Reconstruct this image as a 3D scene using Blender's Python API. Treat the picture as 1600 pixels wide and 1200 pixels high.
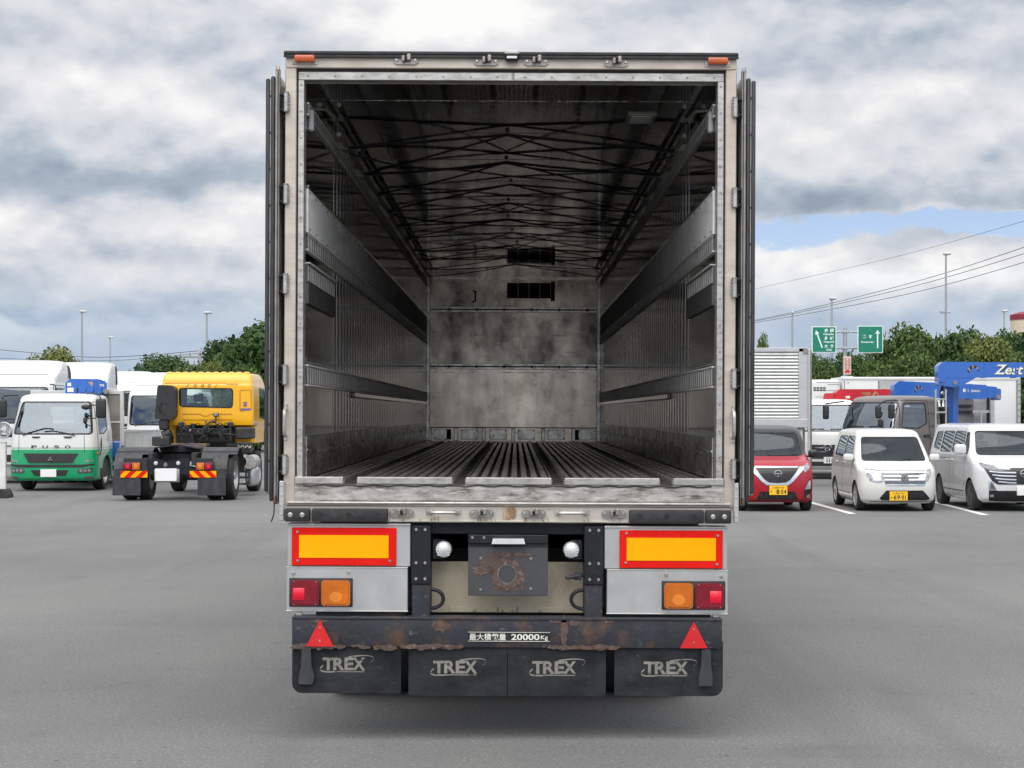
import bpy, bmesh, math, random
import numpy as np
from mathutils import Vector, Matrix
from mathutils.bvhtree import BVHTree
R = math.radians
PI = math.pi
for _o in list(bpy.data.objects): bpy.data.objects.remove(_o)
sc = bpy.context.scene
COL = sc.collection

# ------------------------------------------------------------------ camera
F = 2717.0           # focal length in pixels of the 1600 px wide photograph
D0 = 9.57            # camera to the rear frame of the trailer
H = 1.80             # eye height
CX = 0.044
cam = bpy.data.objects.new('camera', bpy.data.cameras.new('camera'))
COL.objects.link(cam)
cam.location = (CX, -D0, H)
cam.rotation_euler = (PI/2, 0, 0)
cam.data.sensor_width = 36.0
cam.data.lens = 36.0*F/1600.0
cam.data.shift_x = -6/1600.0
cam.data.shift_y = 45/1600.0
cam.data.clip_start = 0.1
cam.data.clip_end = 6000
sc.camera = cam
sc.render.engine = 'CYCLES'
sc.view_settings.view_transform = 'Standard'
sc.view_settings.look = 'None'
sc.view_settings.exposure = 0.55
sc.view_settings.gamma = 1.0
sc.cycles.max_bounces = 16
sc.cycles.glossy_bounces = 12
sc.cycles.diffuse_bounces = 5
sc.cycles.transparent_max_bounces = 16

# ------------------------------------------------------------------ sky and sun
SUN_EL, SUN_AZ = R(58), R(192)      # azimuth from +Y towards +X
sun = bpy.data.objects.new('sun', bpy.data.lights.new('sun', 'SUN'))
COL.objects.link(sun)
sun.data.energy = 1.5
sun.data.angle = R(64)
sun.data.color = (1.0, 0.95, 0.88)
_sd = Vector((math.sin(SUN_AZ)*math.cos(SUN_EL), math.cos(SUN_AZ)*math.cos(SUN_EL), math.sin(SUN_EL)))
sun.rotation_euler = (-_sd).to_track_quat('-Z', 'Y').to_euler()
sun.location = (0, 0, 60)

world = bpy.data.worlds.new('World')
sc.world = world
world.use_nodes = True
CLOUD, BRIGHT, BEHIND = .70, .75, .75      # cloud brightness, and how much brighter it is overhead and towards the sun
def build_sky():
    nt = world.node_tree; N = nt.nodes; L = nt.links
    N.clear()
    def new(t, **k):
        n = N.new(t)
        for a, b in k.items(): setattr(n, a, b)
        return n
    def val(sock, v):
        if isinstance(v, (int, float)): sock.default_value = v
        elif isinstance(v, (tuple, list)): sock.default_value = v
        else: L.new(v, sock)
    def mt(op, a, b=0.0, c=0.0, clamp=False):
        n = new('ShaderNodeMath', operation=op, use_clamp=clamp)
        val(n.inputs[0], a); val(n.inputs[1], b); val(n.inputs[2], c)
        return n.outputs[0]
    def vm(op, a, b=(0, 0, 0)):
        n = new('ShaderNodeVectorMath', operation=op)
        val(n.inputs[0], a); val(n.inputs[1], b)
        return n.outputs[0]
    def ss(x, a, b):
        n = new('ShaderNodeMapRange', interpolation_type='SMOOTHSTEP')
        val(n.inputs[0], x); n.inputs[1].default_value = a; n.inputs[2].default_value = b
        return n.outputs[0]
    def noise(v, scale, detail=6, rough=.55, dist=0.0):
        n = new('ShaderNodeTexNoise')
        val(n.inputs['Vector'], v); n.inputs['Scale'].default_value = scale
        n.inputs['Detail'].default_value = detail; n.inputs['Roughness'].default_value = rough
        n.inputs['Distortion'].default_value = dist
        return n.outputs[0]
    def mix(f, a, b):
        n = new('ShaderNodeMix', data_type='RGBA')
        val(n.inputs[0], f); val(n.inputs[6], a); val(n.inputs[7], b)
        return n.outputs[2]
    tc = new('ShaderNodeTexCoord').outputs['Generated']
    sp = new('ShaderNodeSeparateXYZ'); L.new(tc, sp.inputs[0])
    x, y, z = sp.outputs
    el = mt('ARCSINE', z); az = mt('ARCTAN2', x, y)
    # cloud field: directions squeezed so that banks lie flat
    p = vm('ADD', vm('MULTIPLY', tc, (1.0, 1.0, 2.4)), (3.1, 0.7, 1.3))
    up = vm('ADD', p, (0.0, 0.0, 0.07))
    a1 = noise(p, 5.4, 8, .52); a2 = noise(up, 5.4, 5, .48)
    pf = vm('ADD', vm('MULTIPLY', tc, (1.0, 1.0, 1.5)), (7.1, 2.7, 1.3))
    f1 = noise(pf, 19.0, 8, .54); f2 = noise(vm('ADD', pf, (0.0, 0.0, 0.016)), 19.0, 6, .5)
    def blob(c_az, c_el, r_az, r_el, amp):
        q = mt('ADD', mt('POWER', mt('ABSOLUTE', mt('DIVIDE', mt('SUBTRACT', azw, c_az), r_az)), 2.0),
               mt('POWER', mt('ABSOLUTE', mt('DIVIDE', mt('SUBTRACT', elw, c_el), r_el)), 2.0))
        return mt('MULTIPLY', mt('EXPONENT', mt('MULTIPLY', q, -1.0)), amp)
    def sumup(lst):
        t = lst[0]
        for k in lst[1:]: t = mt('ADD', t, k)
        return t
    # broad places are broken up by warping the direction they are measured in
    w1 = mt('SUBTRACT', noise(p, 10.0, 6, .6), .5); w2 = mt('SUBTRACT', noise(vm('ADD', p, (5.0, 9.0, 2.0)), 10.0, 6, .6), .5)
    azw = mt('MULTIPLY_ADD', w1, .10, az); elw = mt('MULTIPLY_ADD', w2, .055, el)
    # where the cloud cover opens and closes
    cov = sumup([a1, mt('MULTIPLY', mt('SUBTRACT', f1, .5), .35),
        blob(-.20, .16, .30, .07, .26), blob(.22, .185, .30, .075, .34), blob(.02, .22, .26, .07, .30),
        blob(.27, .106, .15, .0075, -.34), blob(.15, .097, .06, .008, -.30), blob(.235, .072, .20, .018, .30),
        blob(-.2, .100, .25, .024, .24), blob(-.26, .046, .3, .010, -.06), blob(.0, .012, 3.0, .030, .16), mt('MULTIPLY', ss(el, .20, .34), .30)])
    mask = mt('MAXIMUM', ss(cov, .42, .54), mt('SUBTRACT', 1.0, ss(el, .028, .060)))
    # light side and shade side of the banks
    shade = mt('ADD', mt('MULTIPLY', mt('SUBTRACT', a1, a2), 1.4), mt('MULTIPLY', mt('SUBTRACT', f1, f2), 1.1))
    edge = mt('MULTIPLY', mt('SUBTRACT', 1.0, ss(cov, .46, .74)), .12)
    calm = mt('SUBTRACT', 1.0, mt('MULTIPLY', ss(el, .22, .40), .55))
    lum = sumup([mt('MULTIPLY_ADD', shade, calm, .57), mt('MULTIPLY', ss(el, .24, .40), .14), edge,
        blob(-.26, .132, .12, .013, -.30), blob(-.17, .137, .08, .010, -.24), blob(-.28, .20, .10, .02, -.10), blob(-.30, .122, .05, .014, -.14),
        blob(-.18, .170, .12, .016, .14), blob(-.19, .101, .17, .015, .34), blob(-.27, .215, .12, .03, -.06),
        blob(.245, .124, .13, .013, -.31), blob(.16, .116, .06, .012, -.20), blob(.21, .160, .16, .020, .10),
        blob(.24, .078, .18, .012, .30), blob(-.03, .225, .10, .024, .42), blob(.26, .240, .12, .014, -.42),
        blob(-.22, .062, .22, .006, -.26), blob(-.16, .046, .18, .005, -.18), blob(-.26, .052, .2, .006, .10), blob(-.24, .085, .06, .006, -.12)])
    ramp = new('ShaderNodeValToRGB'); L.new(lum, ramp.inputs[0])
    e = ramp.color_ramp.elements
    e[0].position = .04; e[0].color = (.30, .36, .445, 1)
    e[1].position = 1.0; e[1].color = (.96, .955, .945, 1)
    for pos, c in ((.32, (.44, .50, .585, 1)), (.56, (.64, .67, .725, 1)), (.78, (.80, .80, .82, 1))):
        q = e.new(pos); q.color = c
    # thin air between the banks: blue, paler towards the horizon
    sky = new('ShaderNodeTexSky', sky_type='NISHITA')
    sky.sun_disc = False; sky.sun_elevation = SUN_EL; sky.sun_rotation = SUN_AZ
    sky.air_density = 1.0; sky.dust_density = .3; sky.ozone_density = 1.0
    low = mix(ss(el, .0, .075), (.62, .66, .72, 1), ramp.outputs[0])
    low = mix(ss(el, .04, .09), mix(.60, ramp.outputs[0], (.36, .49, .66, 1)), ramp.outputs[0])
    high = mt('ADD', 1.0, mt('MULTIPLY', ss(el, .26, .75), BRIGHT))
    back = mt('MULTIPLY', ss(mt('MULTIPLY', y, -1.0), -.1, .6), mt('MULTIPLY', ss(el, .02, .3), BEHIND))
    b1 = new('ShaderNodeBackground'); b1.inputs[1].default_value = .078
    L.new(vm('MULTIPLY', sky.outputs[0], (.92, .90, 1.08)), b1.inputs[0])
    b2 = new('ShaderNodeBackground'); L.new(mt('MULTIPLY', mt('ADD', high, back), CLOUD), b2.inputs[1])
    L.new(low, b2.inputs[0])
    ms = new('ShaderNodeMixShader')
    L.new(mask, ms.inputs[0]); L.new(b1.outputs[0], ms.inputs[1]); L.new(b2.outputs[0], ms.inputs[2])
    out = new('ShaderNodeOutputWorld'); L.new(ms.outputs[0], out.inputs[0])
build_sky()

# ------------------------------------------------------------------ tags
def tag(o, label=None, cat=None, group=None, kind=None):
    if label: o['label'] = label
    if cat: o['category'] = cat
    if group: o['group'] = group
    if kind: o['kind'] = kind
    return o
def thing(name, label, cat, loc=(0, 0, 0), rz=0.0, group=None):
    o = bpy.data.objects.new(name, None); COL.objects.link(o)
    o.empty_display_size = .3
    o.location = loc; o.rotation_euler = (0, 0, rz)
    return tag(o, label, cat, group)
def dup(o, parent=None):
    c = o.copy(); COL.objects.link(c)
    if parent is not None: c.parent = parent
    for ch in list(o.children): dup(ch, c)
    return c

# ------------------------------------------------------------------ materials
MATS = {}
def mat(name, col, rough=.5, metal=0.0, var=.12, vscale=3.0, col2=None, bump=0.0, bscale=60.0, coat=0.0,
        stain=None, stain_amt=.5, stain_scale=(4, 4, 4), stain_w=.12, stain2=None, stain2_amt=.4, stain2_scale=(20, 20, 20),
        rvar=.12, spec=None, grit=0.0, trans=0.0, cells=0):
    """procedural surface: base colour with soft variation, up to two stains with shapes of their own, roughness variation, bump"""
    if name in MATS: return MATS[name]
    m = bpy.data.materials.new(name); m.use_nodes = True
    nt = m.node_tree; N = nt.nodes; L = nt.links
    b = N['Principled BSDF']
    tc = N.new('ShaderNodeTexCoord').outputs['Object']
    def noise(scale, detail=5, rough_=.6, vec=None):
        n = N.new('ShaderNodeTexNoise'); n.inputs['Scale'].default_value = scale
        n.inputs['Detail'].default_value = detail; n.inputs['Roughness'].default_value = rough_
        L.new(vec or tc, n.inputs['Vector']); return n.outputs[0]
    def mp(scale):
        q = N.new('ShaderNodeMapping'); q.inputs['Scale'].default_value = scale
        L.new(tc, q.inputs['Vector']); return q.outputs[0]
    def rng(x, a, b_, c=0.0, d=1.0):
        q = N.new('ShaderNodeMapRange'); L.new(x, q.inputs[0])
        for i, v in enumerate((a, b_, c, d)): q.inputs[i+1].default_value = v
        return q.outputs[0]
    def mix(f, a, c):
        q = N.new('ShaderNodeMix'); q.data_type = 'RGBA'
        if isinstance(f, float): q.inputs[0].default_value = f
        else: L.new(f, q.inputs[0])
        for s, v in ((q.inputs[6], a), (q.inputs[7], c)):
            if isinstance(v, tuple): s.default_value = (*v[:3], 1)
            else: L.new(v, s)
        return q.outputs[2]
    col2 = col2 or tuple(max(0, c*(1-2.2*var)) for c in col)
    hi = tuple(min(1, c*(1+var)) for c in col)
    base = mix(rng(noise(vscale), .3, .7), hi, col2)
    if grit:
        base = mix(rng(noise(170.0, 3), .45, .75, 0, grit), base, tuple(c*.45 for c in col))
    if stain is not None:
        base = mix(rng(noise(1.0, 7, .66, mp(stain_scale)), 1-stain_amt-stain_w, 1-stain_amt+stain_w), base, stain)
    if stain2 is not None:
        base = mix(rng(noise(1.0, 6, .65, mp(stain2_scale)), 1-stain2_amt-.08, 1-stain2_amt+.08), base, stain2)
    if cells:      # honeycomb of the reflective sheeting
        vo = N.new('ShaderNodeTexVoronoi'); vo.feature = 'DISTANCE_TO_EDGE'; vo.inputs['Scale'].default_value = cells; vo.inputs['Randomness'].default_value = .25
        L.new(tc, vo.inputs['Vector']); base = mix(rng(vo.outputs['Distance'], .0, .16, .30, 0.0), base, tuple(c*.45 for c in col))
    L.new(base, b.inputs['Base Color'])
    rr = rng(noise(vscale*2.3, 4), .3, .7, max(.02, rough-rvar*rough*2), min(1, rough+rvar*rough*2))
    L.new(rr, b.inputs['Roughness'])
    b.inputs['Metallic'].default_value = metal
    b.inputs['Coat Weight'].default_value = coat
    b.inputs['Coat Roughness'].default_value = .04
    if spec is not None: b.inputs['Specular IOR Level'].default_value = spec
    if trans: b.inputs['Transmission Weight'].default_value = trans
    if bump:
        bp = N.new('ShaderNodeBump'); bp.inputs['Strength'].default_value = 1.0
        bp.inputs['Distance'].default_value = bump
        L.new(noise(bscale, 4), bp.inputs['Height']); L.new(bp.outputs[0], b.inputs['Normal'])
    MATS[name] = m
    return m
def glass(name, tint=(.72, .80, .78), refl=.10):
    if name in MATS: return MATS[name]
    m = bpy.data.materials.new(name); m.use_nodes = True
    nt = m.node_tree; N = nt.nodes; L = nt.links; N.clear()
    out = N.new('ShaderNodeOutputMaterial'); ms = N.new('ShaderNodeMixShader')
    tr = N.new('ShaderNodeBsdfTransparent'); tr.inputs[0].default_value = (*tint, 1)
    gl = N.new('ShaderNodeBsdfGlossy'); gl.inputs['Roughness'].default_value = .03; gl.inputs[0].default_value = (.80, .90, 1.0, 1)
    fr = N.new('ShaderNodeFresnel'); fr.inputs[0].default_value = 1.5
    ad = N.new('ShaderNodeMath'); ad.operation = 'ADD'; ad.use_clamp = True
    L.new(fr.outputs[0], ad.inputs[0]); ad.inputs[1].default_value = refl
    L.new(ad.outputs[0], ms.inputs[0]); L.new(tr.outputs[0], ms.inputs[1]); L.new(gl.outputs[0], ms.inputs[2])
    L.new(ms.outputs[0], out.inputs[0])
    MATS[name] = m
    return m
def paint(name, col, rough=.28, coat=.7, var=.03, dirt=.10):
    return mat(name, col, rough, 0, var, 1.2, coat=coat, rvar=.1)

# ------------------------------------------------------------------ mesh builder
def rp(poly, r, seg=4):
    """round the corners of a 2D polygon"""
    if r <= 0: return [tuple(p) for p in poly]
    out = []; n = len(poly)
    for i in range(n):
        p0, p, p1 = Vector(poly[i-1]), Vector(poly[i]), Vector(poly[(i+1) % n])
        a, b = p0-p, p1-p
        if a.length < 1e-6 or b.length < 1e-6: continue
        t = min(r, a.length*.45, b.length*.45)
        s, e = p+a.normalized()*t, p+b.normalized()*t
        for k in range(seg+1):
            f = k/seg
            q = s*(1-f)**2 + p*2*f*(1-f) + e*f*f
            out.append((q.x, q.y))
    return out
_tcache = {}
def text_polys(s, bold=0.0, shear=0.0, space=1.0):
    key = (s, bold, shear, space)
    if key in _tcache: return _tcache[key]
    cu = bpy.data.curves.new('t', 'FONT'); cu.body = s; cu.size = 1.0
    cu.align_x = 'LEFT'; cu.offset = bold; cu.shear = shear; cu.space_character = space
    cu.resolution_u = 3
    ob = bpy.data.objects.new('t', cu); COL.objects.link(ob)
    bpy.context.view_layer.update()
    me = bpy.data.meshes.new_from_object(ob.evaluated_get(bpy.context.evaluated_depsgraph_get()))
    vs = [(v.co.x, v.co.y) for v in me.vertices]; fs = [tuple(p.vertices) for p in me.polygons]
    bpy.data.objects.remove(ob); bpy.data.curves.remove(cu); bpy.data.meshes.remove(me)
    if vs:
        x0 = min(v[0] for v in vs); x1 = max(v[0] for v in vs); y0 = min(v[1] for v in vs); y1 = max(v[1] for v in vs)
    else: x0 = y0 = 0; x1 = y1 = 1
    _tcache[key] = (vs, fs, x0, x1, y0, y1)
    return _tcache[key]

class G:
    def __init__(self): self.bm = bmesh.new()
    def face(self, vs, m=0):
        try:
            f = self.bm.faces.new(vs); f.material_index = m; return f
        except ValueError: return None
    def box(self, x0, x1, y0, y1, z0, z1, m=0, bev=0.0, seg=1, mx=None):
        if x0 > x1: x0, x1 = x1, x0
        if y0 > y1: y0, y1 = y1, y0
        if z0 > z1: z0, z1 = z1, z0
        r = bmesh.ops.create_cube(self.bm, size=1.0)
        vs = r['verts']
        for v in vs:
            v.co = Vector(((x0+x1)/2+v.co.x*(x1-x0), (y0+y1)/2+v.co.y*(y1-y0), (z0+z1)/2+v.co.z*(z1-z0)))
        fs = set(f for v in vs for f in v.link_faces)
        for f in fs: f.material_index = m
        if bev:
            es = list(set(e for v in vs for e in v.link_edges))
            rr = bmesh.ops.bevel(self.bm, geom=es, offset=min(bev, .45*min(x1-x0, y1-y0, z1-z0)), segments=seg, affect='EDGES', profile=.5)
            for f in rr['faces']: f.material_index = m
            vs = list(set(v for f in rr['faces'] for v in f.verts) | set(v for v in vs if v.is_valid))
        if mx is not None:
            for v in vs:
                if v.is_valid: v.co = mx @ v.co
        return self
    def cyl(self, p0, p1, r0, r1=None, seg=14, m=0, caps=True):
        r1 = r0 if r1 is None else r1
        p0, p1 = Vector(p0), Vector(p1); d = (p1-p0).normalized()
        a = d.orthogonal().normalized(); b = d.cross(a)
        A = []; B_ = []
        for i in range(seg):
            t = 2*PI*i/seg; u = a*math.cos(t)+b*math.sin(t)
            A.append(self.bm.verts.new(p0+u*r0)); B_.append(self.bm.verts.new(p1+u*r1))
        for i in range(seg):
            j = (i+1) % seg; self.face((A[i], A[j], B_[j], B_[i]), m)
        if caps: self.face(A[::-1], m); self.face(B_, m)
        return self
    def tube(self, pts, r, seg=8, m=0, flat=None):
        pts = [Vector(p) for p in pts]; rings = []
        prev = None
        for i, p in enumerate(pts):
            d = (pts[min(i+1, len(pts)-1)]-pts[max(i-1, 0)]).normalized()
            if prev is None: a = d.orthogonal().normalized()
            else:
                a = prev-d*prev.dot(d)
                a = a.normalized() if a.length > 1e-5 else d.orthogonal().normalized()
            prev = a; b = d.cross(a)
            rr = r[i] if isinstance(r, (list, tuple)) else r
            rings.append([self.bm.verts.new(p+a*(math.cos(2*PI*k/seg)*rr)+b*(math.sin(2*PI*k/seg)*rr)) for k in range(seg)])
        for A, B_ in zip(rings, rings[1:]):
            for k in range(seg): self.face((A[k], A[(k+1) % seg], B_[(k+1) % seg], B_[k]), m)
        self.face(rings[0][::-1], m); self.face(rings[-1], m)
        return self
    def strip(self, p0, p1, w, t, m=0, sag=0.0, n=6, wdir=(0, 1, 0)):
        """a flat band from p0 to p1"""
        p0, p1, wd = Vector(p0), Vector(p1), Vector(wdir)
        rings = []
        for i in range(n+1):
            f = i/n; c = p0.lerp(p1, f)+Vector((0, 0, -4*sag*f*(1-f)))
            rings.append([self.bm.verts.new(c+wd*(sx*w/2)+Vector((0, 0, sz*t/2))) for sx, sz in ((-1, -1), (1, -1), (1, 1), (-1, 1))])
        for A, B_ in zip(rings, rings[1:]):
            for k in range(4): self.face((A[k], A[(k+1) % 4], B_[(k+1) % 4], B_[k]), m)
        self.face(rings[0][::-1], m); self.face(rings[-1], m)
        return self
    def prism(self, poly, c0, c1, axis='y', m=0, m_front=None):
        """polygon extruded along an axis; poly is (x,z) for y, (y,z) for x, (x,y) for z"""
        def P(u, v, c): return (u, c, v) if axis == 'y' else ((c, u, v) if axis == 'x' else (u, v, c))
        A = [self.bm.verts.new(P(u, v, c0)) for u, v in poly]; B_ = [self.bm.verts.new(P(u, v, c1)) for u, v in poly]
        n = len(poly)
        for i in range(n): self.face((A[i], A[(i+1) % n], B_[(i+1) % n], B_[i]), m)
        self.face(A[::-1], m if m_front is None else m_front); self.face(B_, m)
        return self
    def lathe(self, prof, c, axis='x', seg=28, m=0, caps=True):
        """profile of (radius, height along axis)"""
        c = Vector(c); rings = []
        for r, h in prof:
            ring = []
            for i in range(seg):
                t = 2*PI*i/seg; a, b = math.cos(t)*r, math.sin(t)*r
                v = (h, a, b) if axis == 'x' else ((a, h, b) if axis == 'y' else (a, b, h))
                ring.append(self.bm.verts.new(c+Vector(v)))
            rings.append(ring)
        for A, B_ in zip(rings, rings[1:]):
            for i in range(seg): self.face((A[i], A[(i+1) % seg], B_[(i+1) % seg], B_[i]), m)
        if caps and prof[0][0] > 1e-4: self.face(rings[0][::-1], m)
        if caps and prof[-1][0] > 1e-4: self.face(rings[-1], m)
        return self
    def ball(self, c, r, m=0, sc_=(1, 1, 1), seg=10):
        rr = bmesh.ops.create_uvsphere(self.bm, u_segments=seg, v_segments=max(5, seg//2+1), radius=r)
        for v in rr['verts']: v.co = Vector(c)+Vector((v.co.x*sc_[0], v.co.y*sc_[1], v.co.z*sc_[2]))
        for f in set(f for v in rr['verts'] for f in v.link_faces): f.material_index = m
        return self
    def bolts(self, pts, r=.006, h=.004, m=0, axis=(0, -1, 0), seg=8):
        ax = Vector(axis)
        for p in pts:
            p = Vector(p); self.cyl(p, p+ax*h, r, r*.7, seg, m)
        return self
    def text(self, s, x0, x1, z0, z1, y, t=.002, m=0, bold=0.0, shear=0.0, space=1.0, fit=True, axis='y'):
        """flat lettering fitted in a rectangle, facing the camera"""
        vs, fs, a0, a1, b0, b1 = text_polys(s, bold, shear, space)
        kx = (x1-x0)/max(a1-a0, 1e-6); kz = (z1-z0)/max(b1-b0, 1e-6)
        if not fit: kx = kz = min(abs(kx), kz)
        ox = x0 if fit else (x0+x1)/2-(a1-a0)*kx/2
        oz = z0 if fit else (z0+z1)/2-(b1-b0)*kz/2
        P = lambda u, v: (ox+(u-a0)*kx, y, oz+(v-b0)*kz)
        V = [self.bm.verts.new(P(*v)) for v in vs]
        for f in fs: self.face([V[i] for i in f], m)
        return self
    def obj(self, name, mats, parent=None, smooth=35, mx=None, loc=None):
        me = bpy.data.meshes.new(name)
        if mx is not None: self.bm.transform(mx)
        bmesh.ops.recalc_face_normals(self.bm, faces=self.bm.faces[:])
        self.bm.to_mesh(me); self.bm.free()
        if smooth is not None:
            me.polygons.foreach_set('use_smooth', [True]*len(me.polygons))
            me.set_sharp_from_angle(angle=R(smooth))
        for m in (mats if isinstance(mats, (list, tuple)) else [mats]): me.materials.append(m)
        o = bpy.data.objects.new(name, me); COL.objects.link(o)
        if parent is not None: o.parent = parent
        if loc is not None: o.location = loc
        return o
def curve_pts(pts, n=8):
    """Catmull-Rom through points"""
    P = [Vector(p) for p in pts]; out = []
    for i in range(len(P)-1):
        p0, p1, p2, p3 = P[max(i-1, 0)], P[i], P[i+1], P[min(i+2, len(P)-1)]
        for k in range(n):
            t = k/n
            out.append(.5*((2*p1)+(p2-p0)*t+(2*p0-5*p1+4*p2-p3)*t*t+(3*p1-p0-3*p2+p3)*t**3))
    out.append(P[-1]); return out
# ------------------------------------------------------------------ shared materials
RUST = (.16, .07, .03)
m_frame = mat('weathered frame alloy', (.585, .52, .45), .42, .5, .06, 2.2, stain=(.38, .325, .27), stain_amt=.36, stain_scale=(5, 5, 14), stain_w=.2, bump=.0008, bscale=30)
m_bright = mat('bright worn alloy', (.56, .55, .525), .38, .7, .08, 6, stain=(.24, .22, .19), stain_amt=.39, stain_scale=(14, 14, 40), stain_w=.16)
m_dirtyalu = mat('stained sill alloy', (.44, .425, .40), .5, .4, .12, 5, stain=(.10, .085, .07), stain_amt=.45, stain_scale=(6, 6, 22), stain_w=.10, stain2=(.62, .60, .565), stain2_amt=.40, stain2_scale=(9, 9, 50), bump=.002, bscale=40)
m_rail = mat('rear rail alloy', (.58, .54, .48), .42, .45, .06, 3, stain=(.34, .19, .09), stain_amt=.33, stain_scale=(3, 3, 16), stain_w=.10)
m_steelpanel = mat('brushed lamp panel steel', (.58, .585, .575), .36, .6, .05, 2.5, stain=(.44, .445, .44), stain_amt=.42, stain_scale=(2.5, 2.5, 3), stain_w=.2)
m_darkgap = mat('dark seal recess', (.035, .03, .028), .6)
m_rubber = mat('black rubber', (.020, .020, .022), .62, 0, .2, 8, stain=(.05, .05, .05), stain_amt=.36, stain_scale=(6, 6, 10))
m_rubber2 = mat('grey worn rubber', (.026, .027, .031), .55, 0, .2, 6, stain=(.055, .055, .06), stain_amt=.40, stain_scale=(9, 9, 3), stain_w=.2)
m_flap = mat('mud flap rubber', (.008, .009, .0125), .55, 0, .12, 3, stain=(.040, .042, .047), stain_amt=.40, stain_scale=(4, 4, 7), stain_w=.2, stain2=(.075, .072, .066), stain2_amt=.30, stain2_scale=(26, 26, 40), spec=.3)
m_logo = mat('faded grey flap print', (.235, .225, .195), .7, 0, .1, 10, stain=(.05, .05, .05), stain_amt=.40, stain_scale=(26, 26, 60), stain_w=.05)
m_blackmetal = mat('black painted steel', (.013, .0145, .019), .45, 0, .15, 6, stain=(.035, .033, .03), stain_amt=.34, stain_scale=(9, 9, 14), spec=.3)
m_ruststeel = mat('rusting beam steel', (.034, .037, .047), .5, 0, .14, 4, stain=(.10, .058, .040), stain_amt=.40, stain_scale=(5.5, 5.5, 4.5), stain_w=.07, stain2=(.13, .13, .14), stain2_amt=.31, stain2_scale=(16, 16, 26), bump=.003, bscale=35, spec=.3)
m_rust = mat('flaking rust', (.13, .075, .055), .85, 0, .3, 25, stain=(.085, .06, .052), stain_amt=.5, stain_scale=(22, 22, 22), stain2=(.20, .19, .19), stain2_amt=.36, stain2_scale=(40, 40, 40), bump=.004, bscale=90)
m_orust = mat('orange rust bloom', (.26, .15, .08), .8, 0, .3, 25, stain=(.44, .34, .22), stain_amt=.5, stain_scale=(50, 50, 6), stain2=(.14, .07, .035), stain2_amt=.36, stain2_scale=(30, 30, 5), bump=.003, bscale=90)
m_plate = mat('rusted coupler plate steel', (.060, .063, .070), .45, .1, .1, 4, stain=(.11, .065, .05), stain_amt=.32, stain_scale=(6, 6, 6), stain_w=.10)
m_beige = mat('beige painted steel', (.44, .39, .29), .5, 0, .08, 3, stain=(.16, .13, .09), stain_amt=.36, stain_scale=(3.2, 3.2, 3.2), stain_w=.14)
m_voidpaint = mat('black underbody paint', (.012, .012, .014), .7)
m_red = mat('red reflector plastic', (.62, .012, .016), .25, 0, .06, 6, coat=.6)
m_redsheet = mat('red reflective sheet', (.74, .012, .008), .5, 0, .05, 6, stain=(.50, .05, .035), stain_amt=.30, stain_scale=(20, 20, 20), spec=.12, cells=95)
m_yelsheet = mat('yellow reflective sheet', (.96, .43, .0), .5, 0, .03, 5, stain=(.74, .30, .01), stain_amt=.28, stain_scale=(25, 25, 25), stain_w=.04, spec=.12, cells=95)
m_redlens = mat('dark red lens', (.20, .002, .014), .2, 0, .1, 9, coat=.3, bump=.0012, bscale=150)
m_redlens2 = mat('bright red lens', (.80, .004, .035), .2, 0, .05, 9, coat=.3, bump=.0012, bscale=150)
m_amber = mat('amber lens', (.56, .135, .003), .2, 0, .1, 9, coat=.3, bump=.0012, bscale=150)
m_amber2 = mat('bright amber lens', (.75, .22, .01), .15, 0, .1, 9, coat=1.0, bump=.0012, bscale=150)
m_orangelens = mat('orange marker lens', (.50, .085, .012), .25, 0, .1, 9, coat=.6)
m_whitelens = mat('frosted white lens', (.62, .64, .66), .2, 0, .08, 14, coat=1.0)
m_chrome = mat('chrome', (.72, .73, .75), .12, 1.0, .03)
m_steelbolt = mat('bolt steel', (.55, .54, .52), .35, .9, .1)
m_dull = mat('dull zinc steel', (.36, .34, .31), .42, .8, .15, 8)
m_white = mat('white lettering', (.78, .77, .70), .5)
m_platewhite = mat('blank white plate', (.78, .78, .78), .45, 0, .01)
m_plateyel = mat('yellow number plate', (.85, .50, .012), .4, 0, .02)
m_black = mat('gloss black plastic', (.014, .014, .016), .25, 0, .1, 4)
m_matt = mat('matt black plastic', (.022, .022, .024), .55, 0, .1, 4)
m_interior = mat('dark cab lining', (.10, .10, .10), .8)
m_carlining = mat('dark car lining', (.035, .036, .04), .8)
m_carseat = mat('dark car seat cloth', (.055, .056, .06), .9)
m_cloth = mat('grey seat cloth', (.12, .12, .125), .9)
m_tyre = mat('tyre rubber', (.020, .020, .021), .75, 0, .2, 12)
m_rim = mat('alloy rim', (.55, .56, .57), .3, .85, .08)
m_rimdark = mat('dark machined rim', (.11, .11, .12), .35, .6, .1)
m_steelrim = mat('grey steel rim', (.42, .42, .42), .45, .6, .1)
m_chassis = mat('dark truck chassis paint', (.028, .028, .030), .6, 0, .2, 5, stain=(.06, .05, .04), stain_amt=.36)
m_lamp = mat('clear headlamp', (.40, .42, .44), .14, .5, .35, 30, coat=.6)
m_lampdark = mat('smoked headlamp', (.10, .11, .12), .10, .3, .2, 22, coat=1.0)
m_seam = mat('panel gap', (.02, .02, .02), .8)
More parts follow.
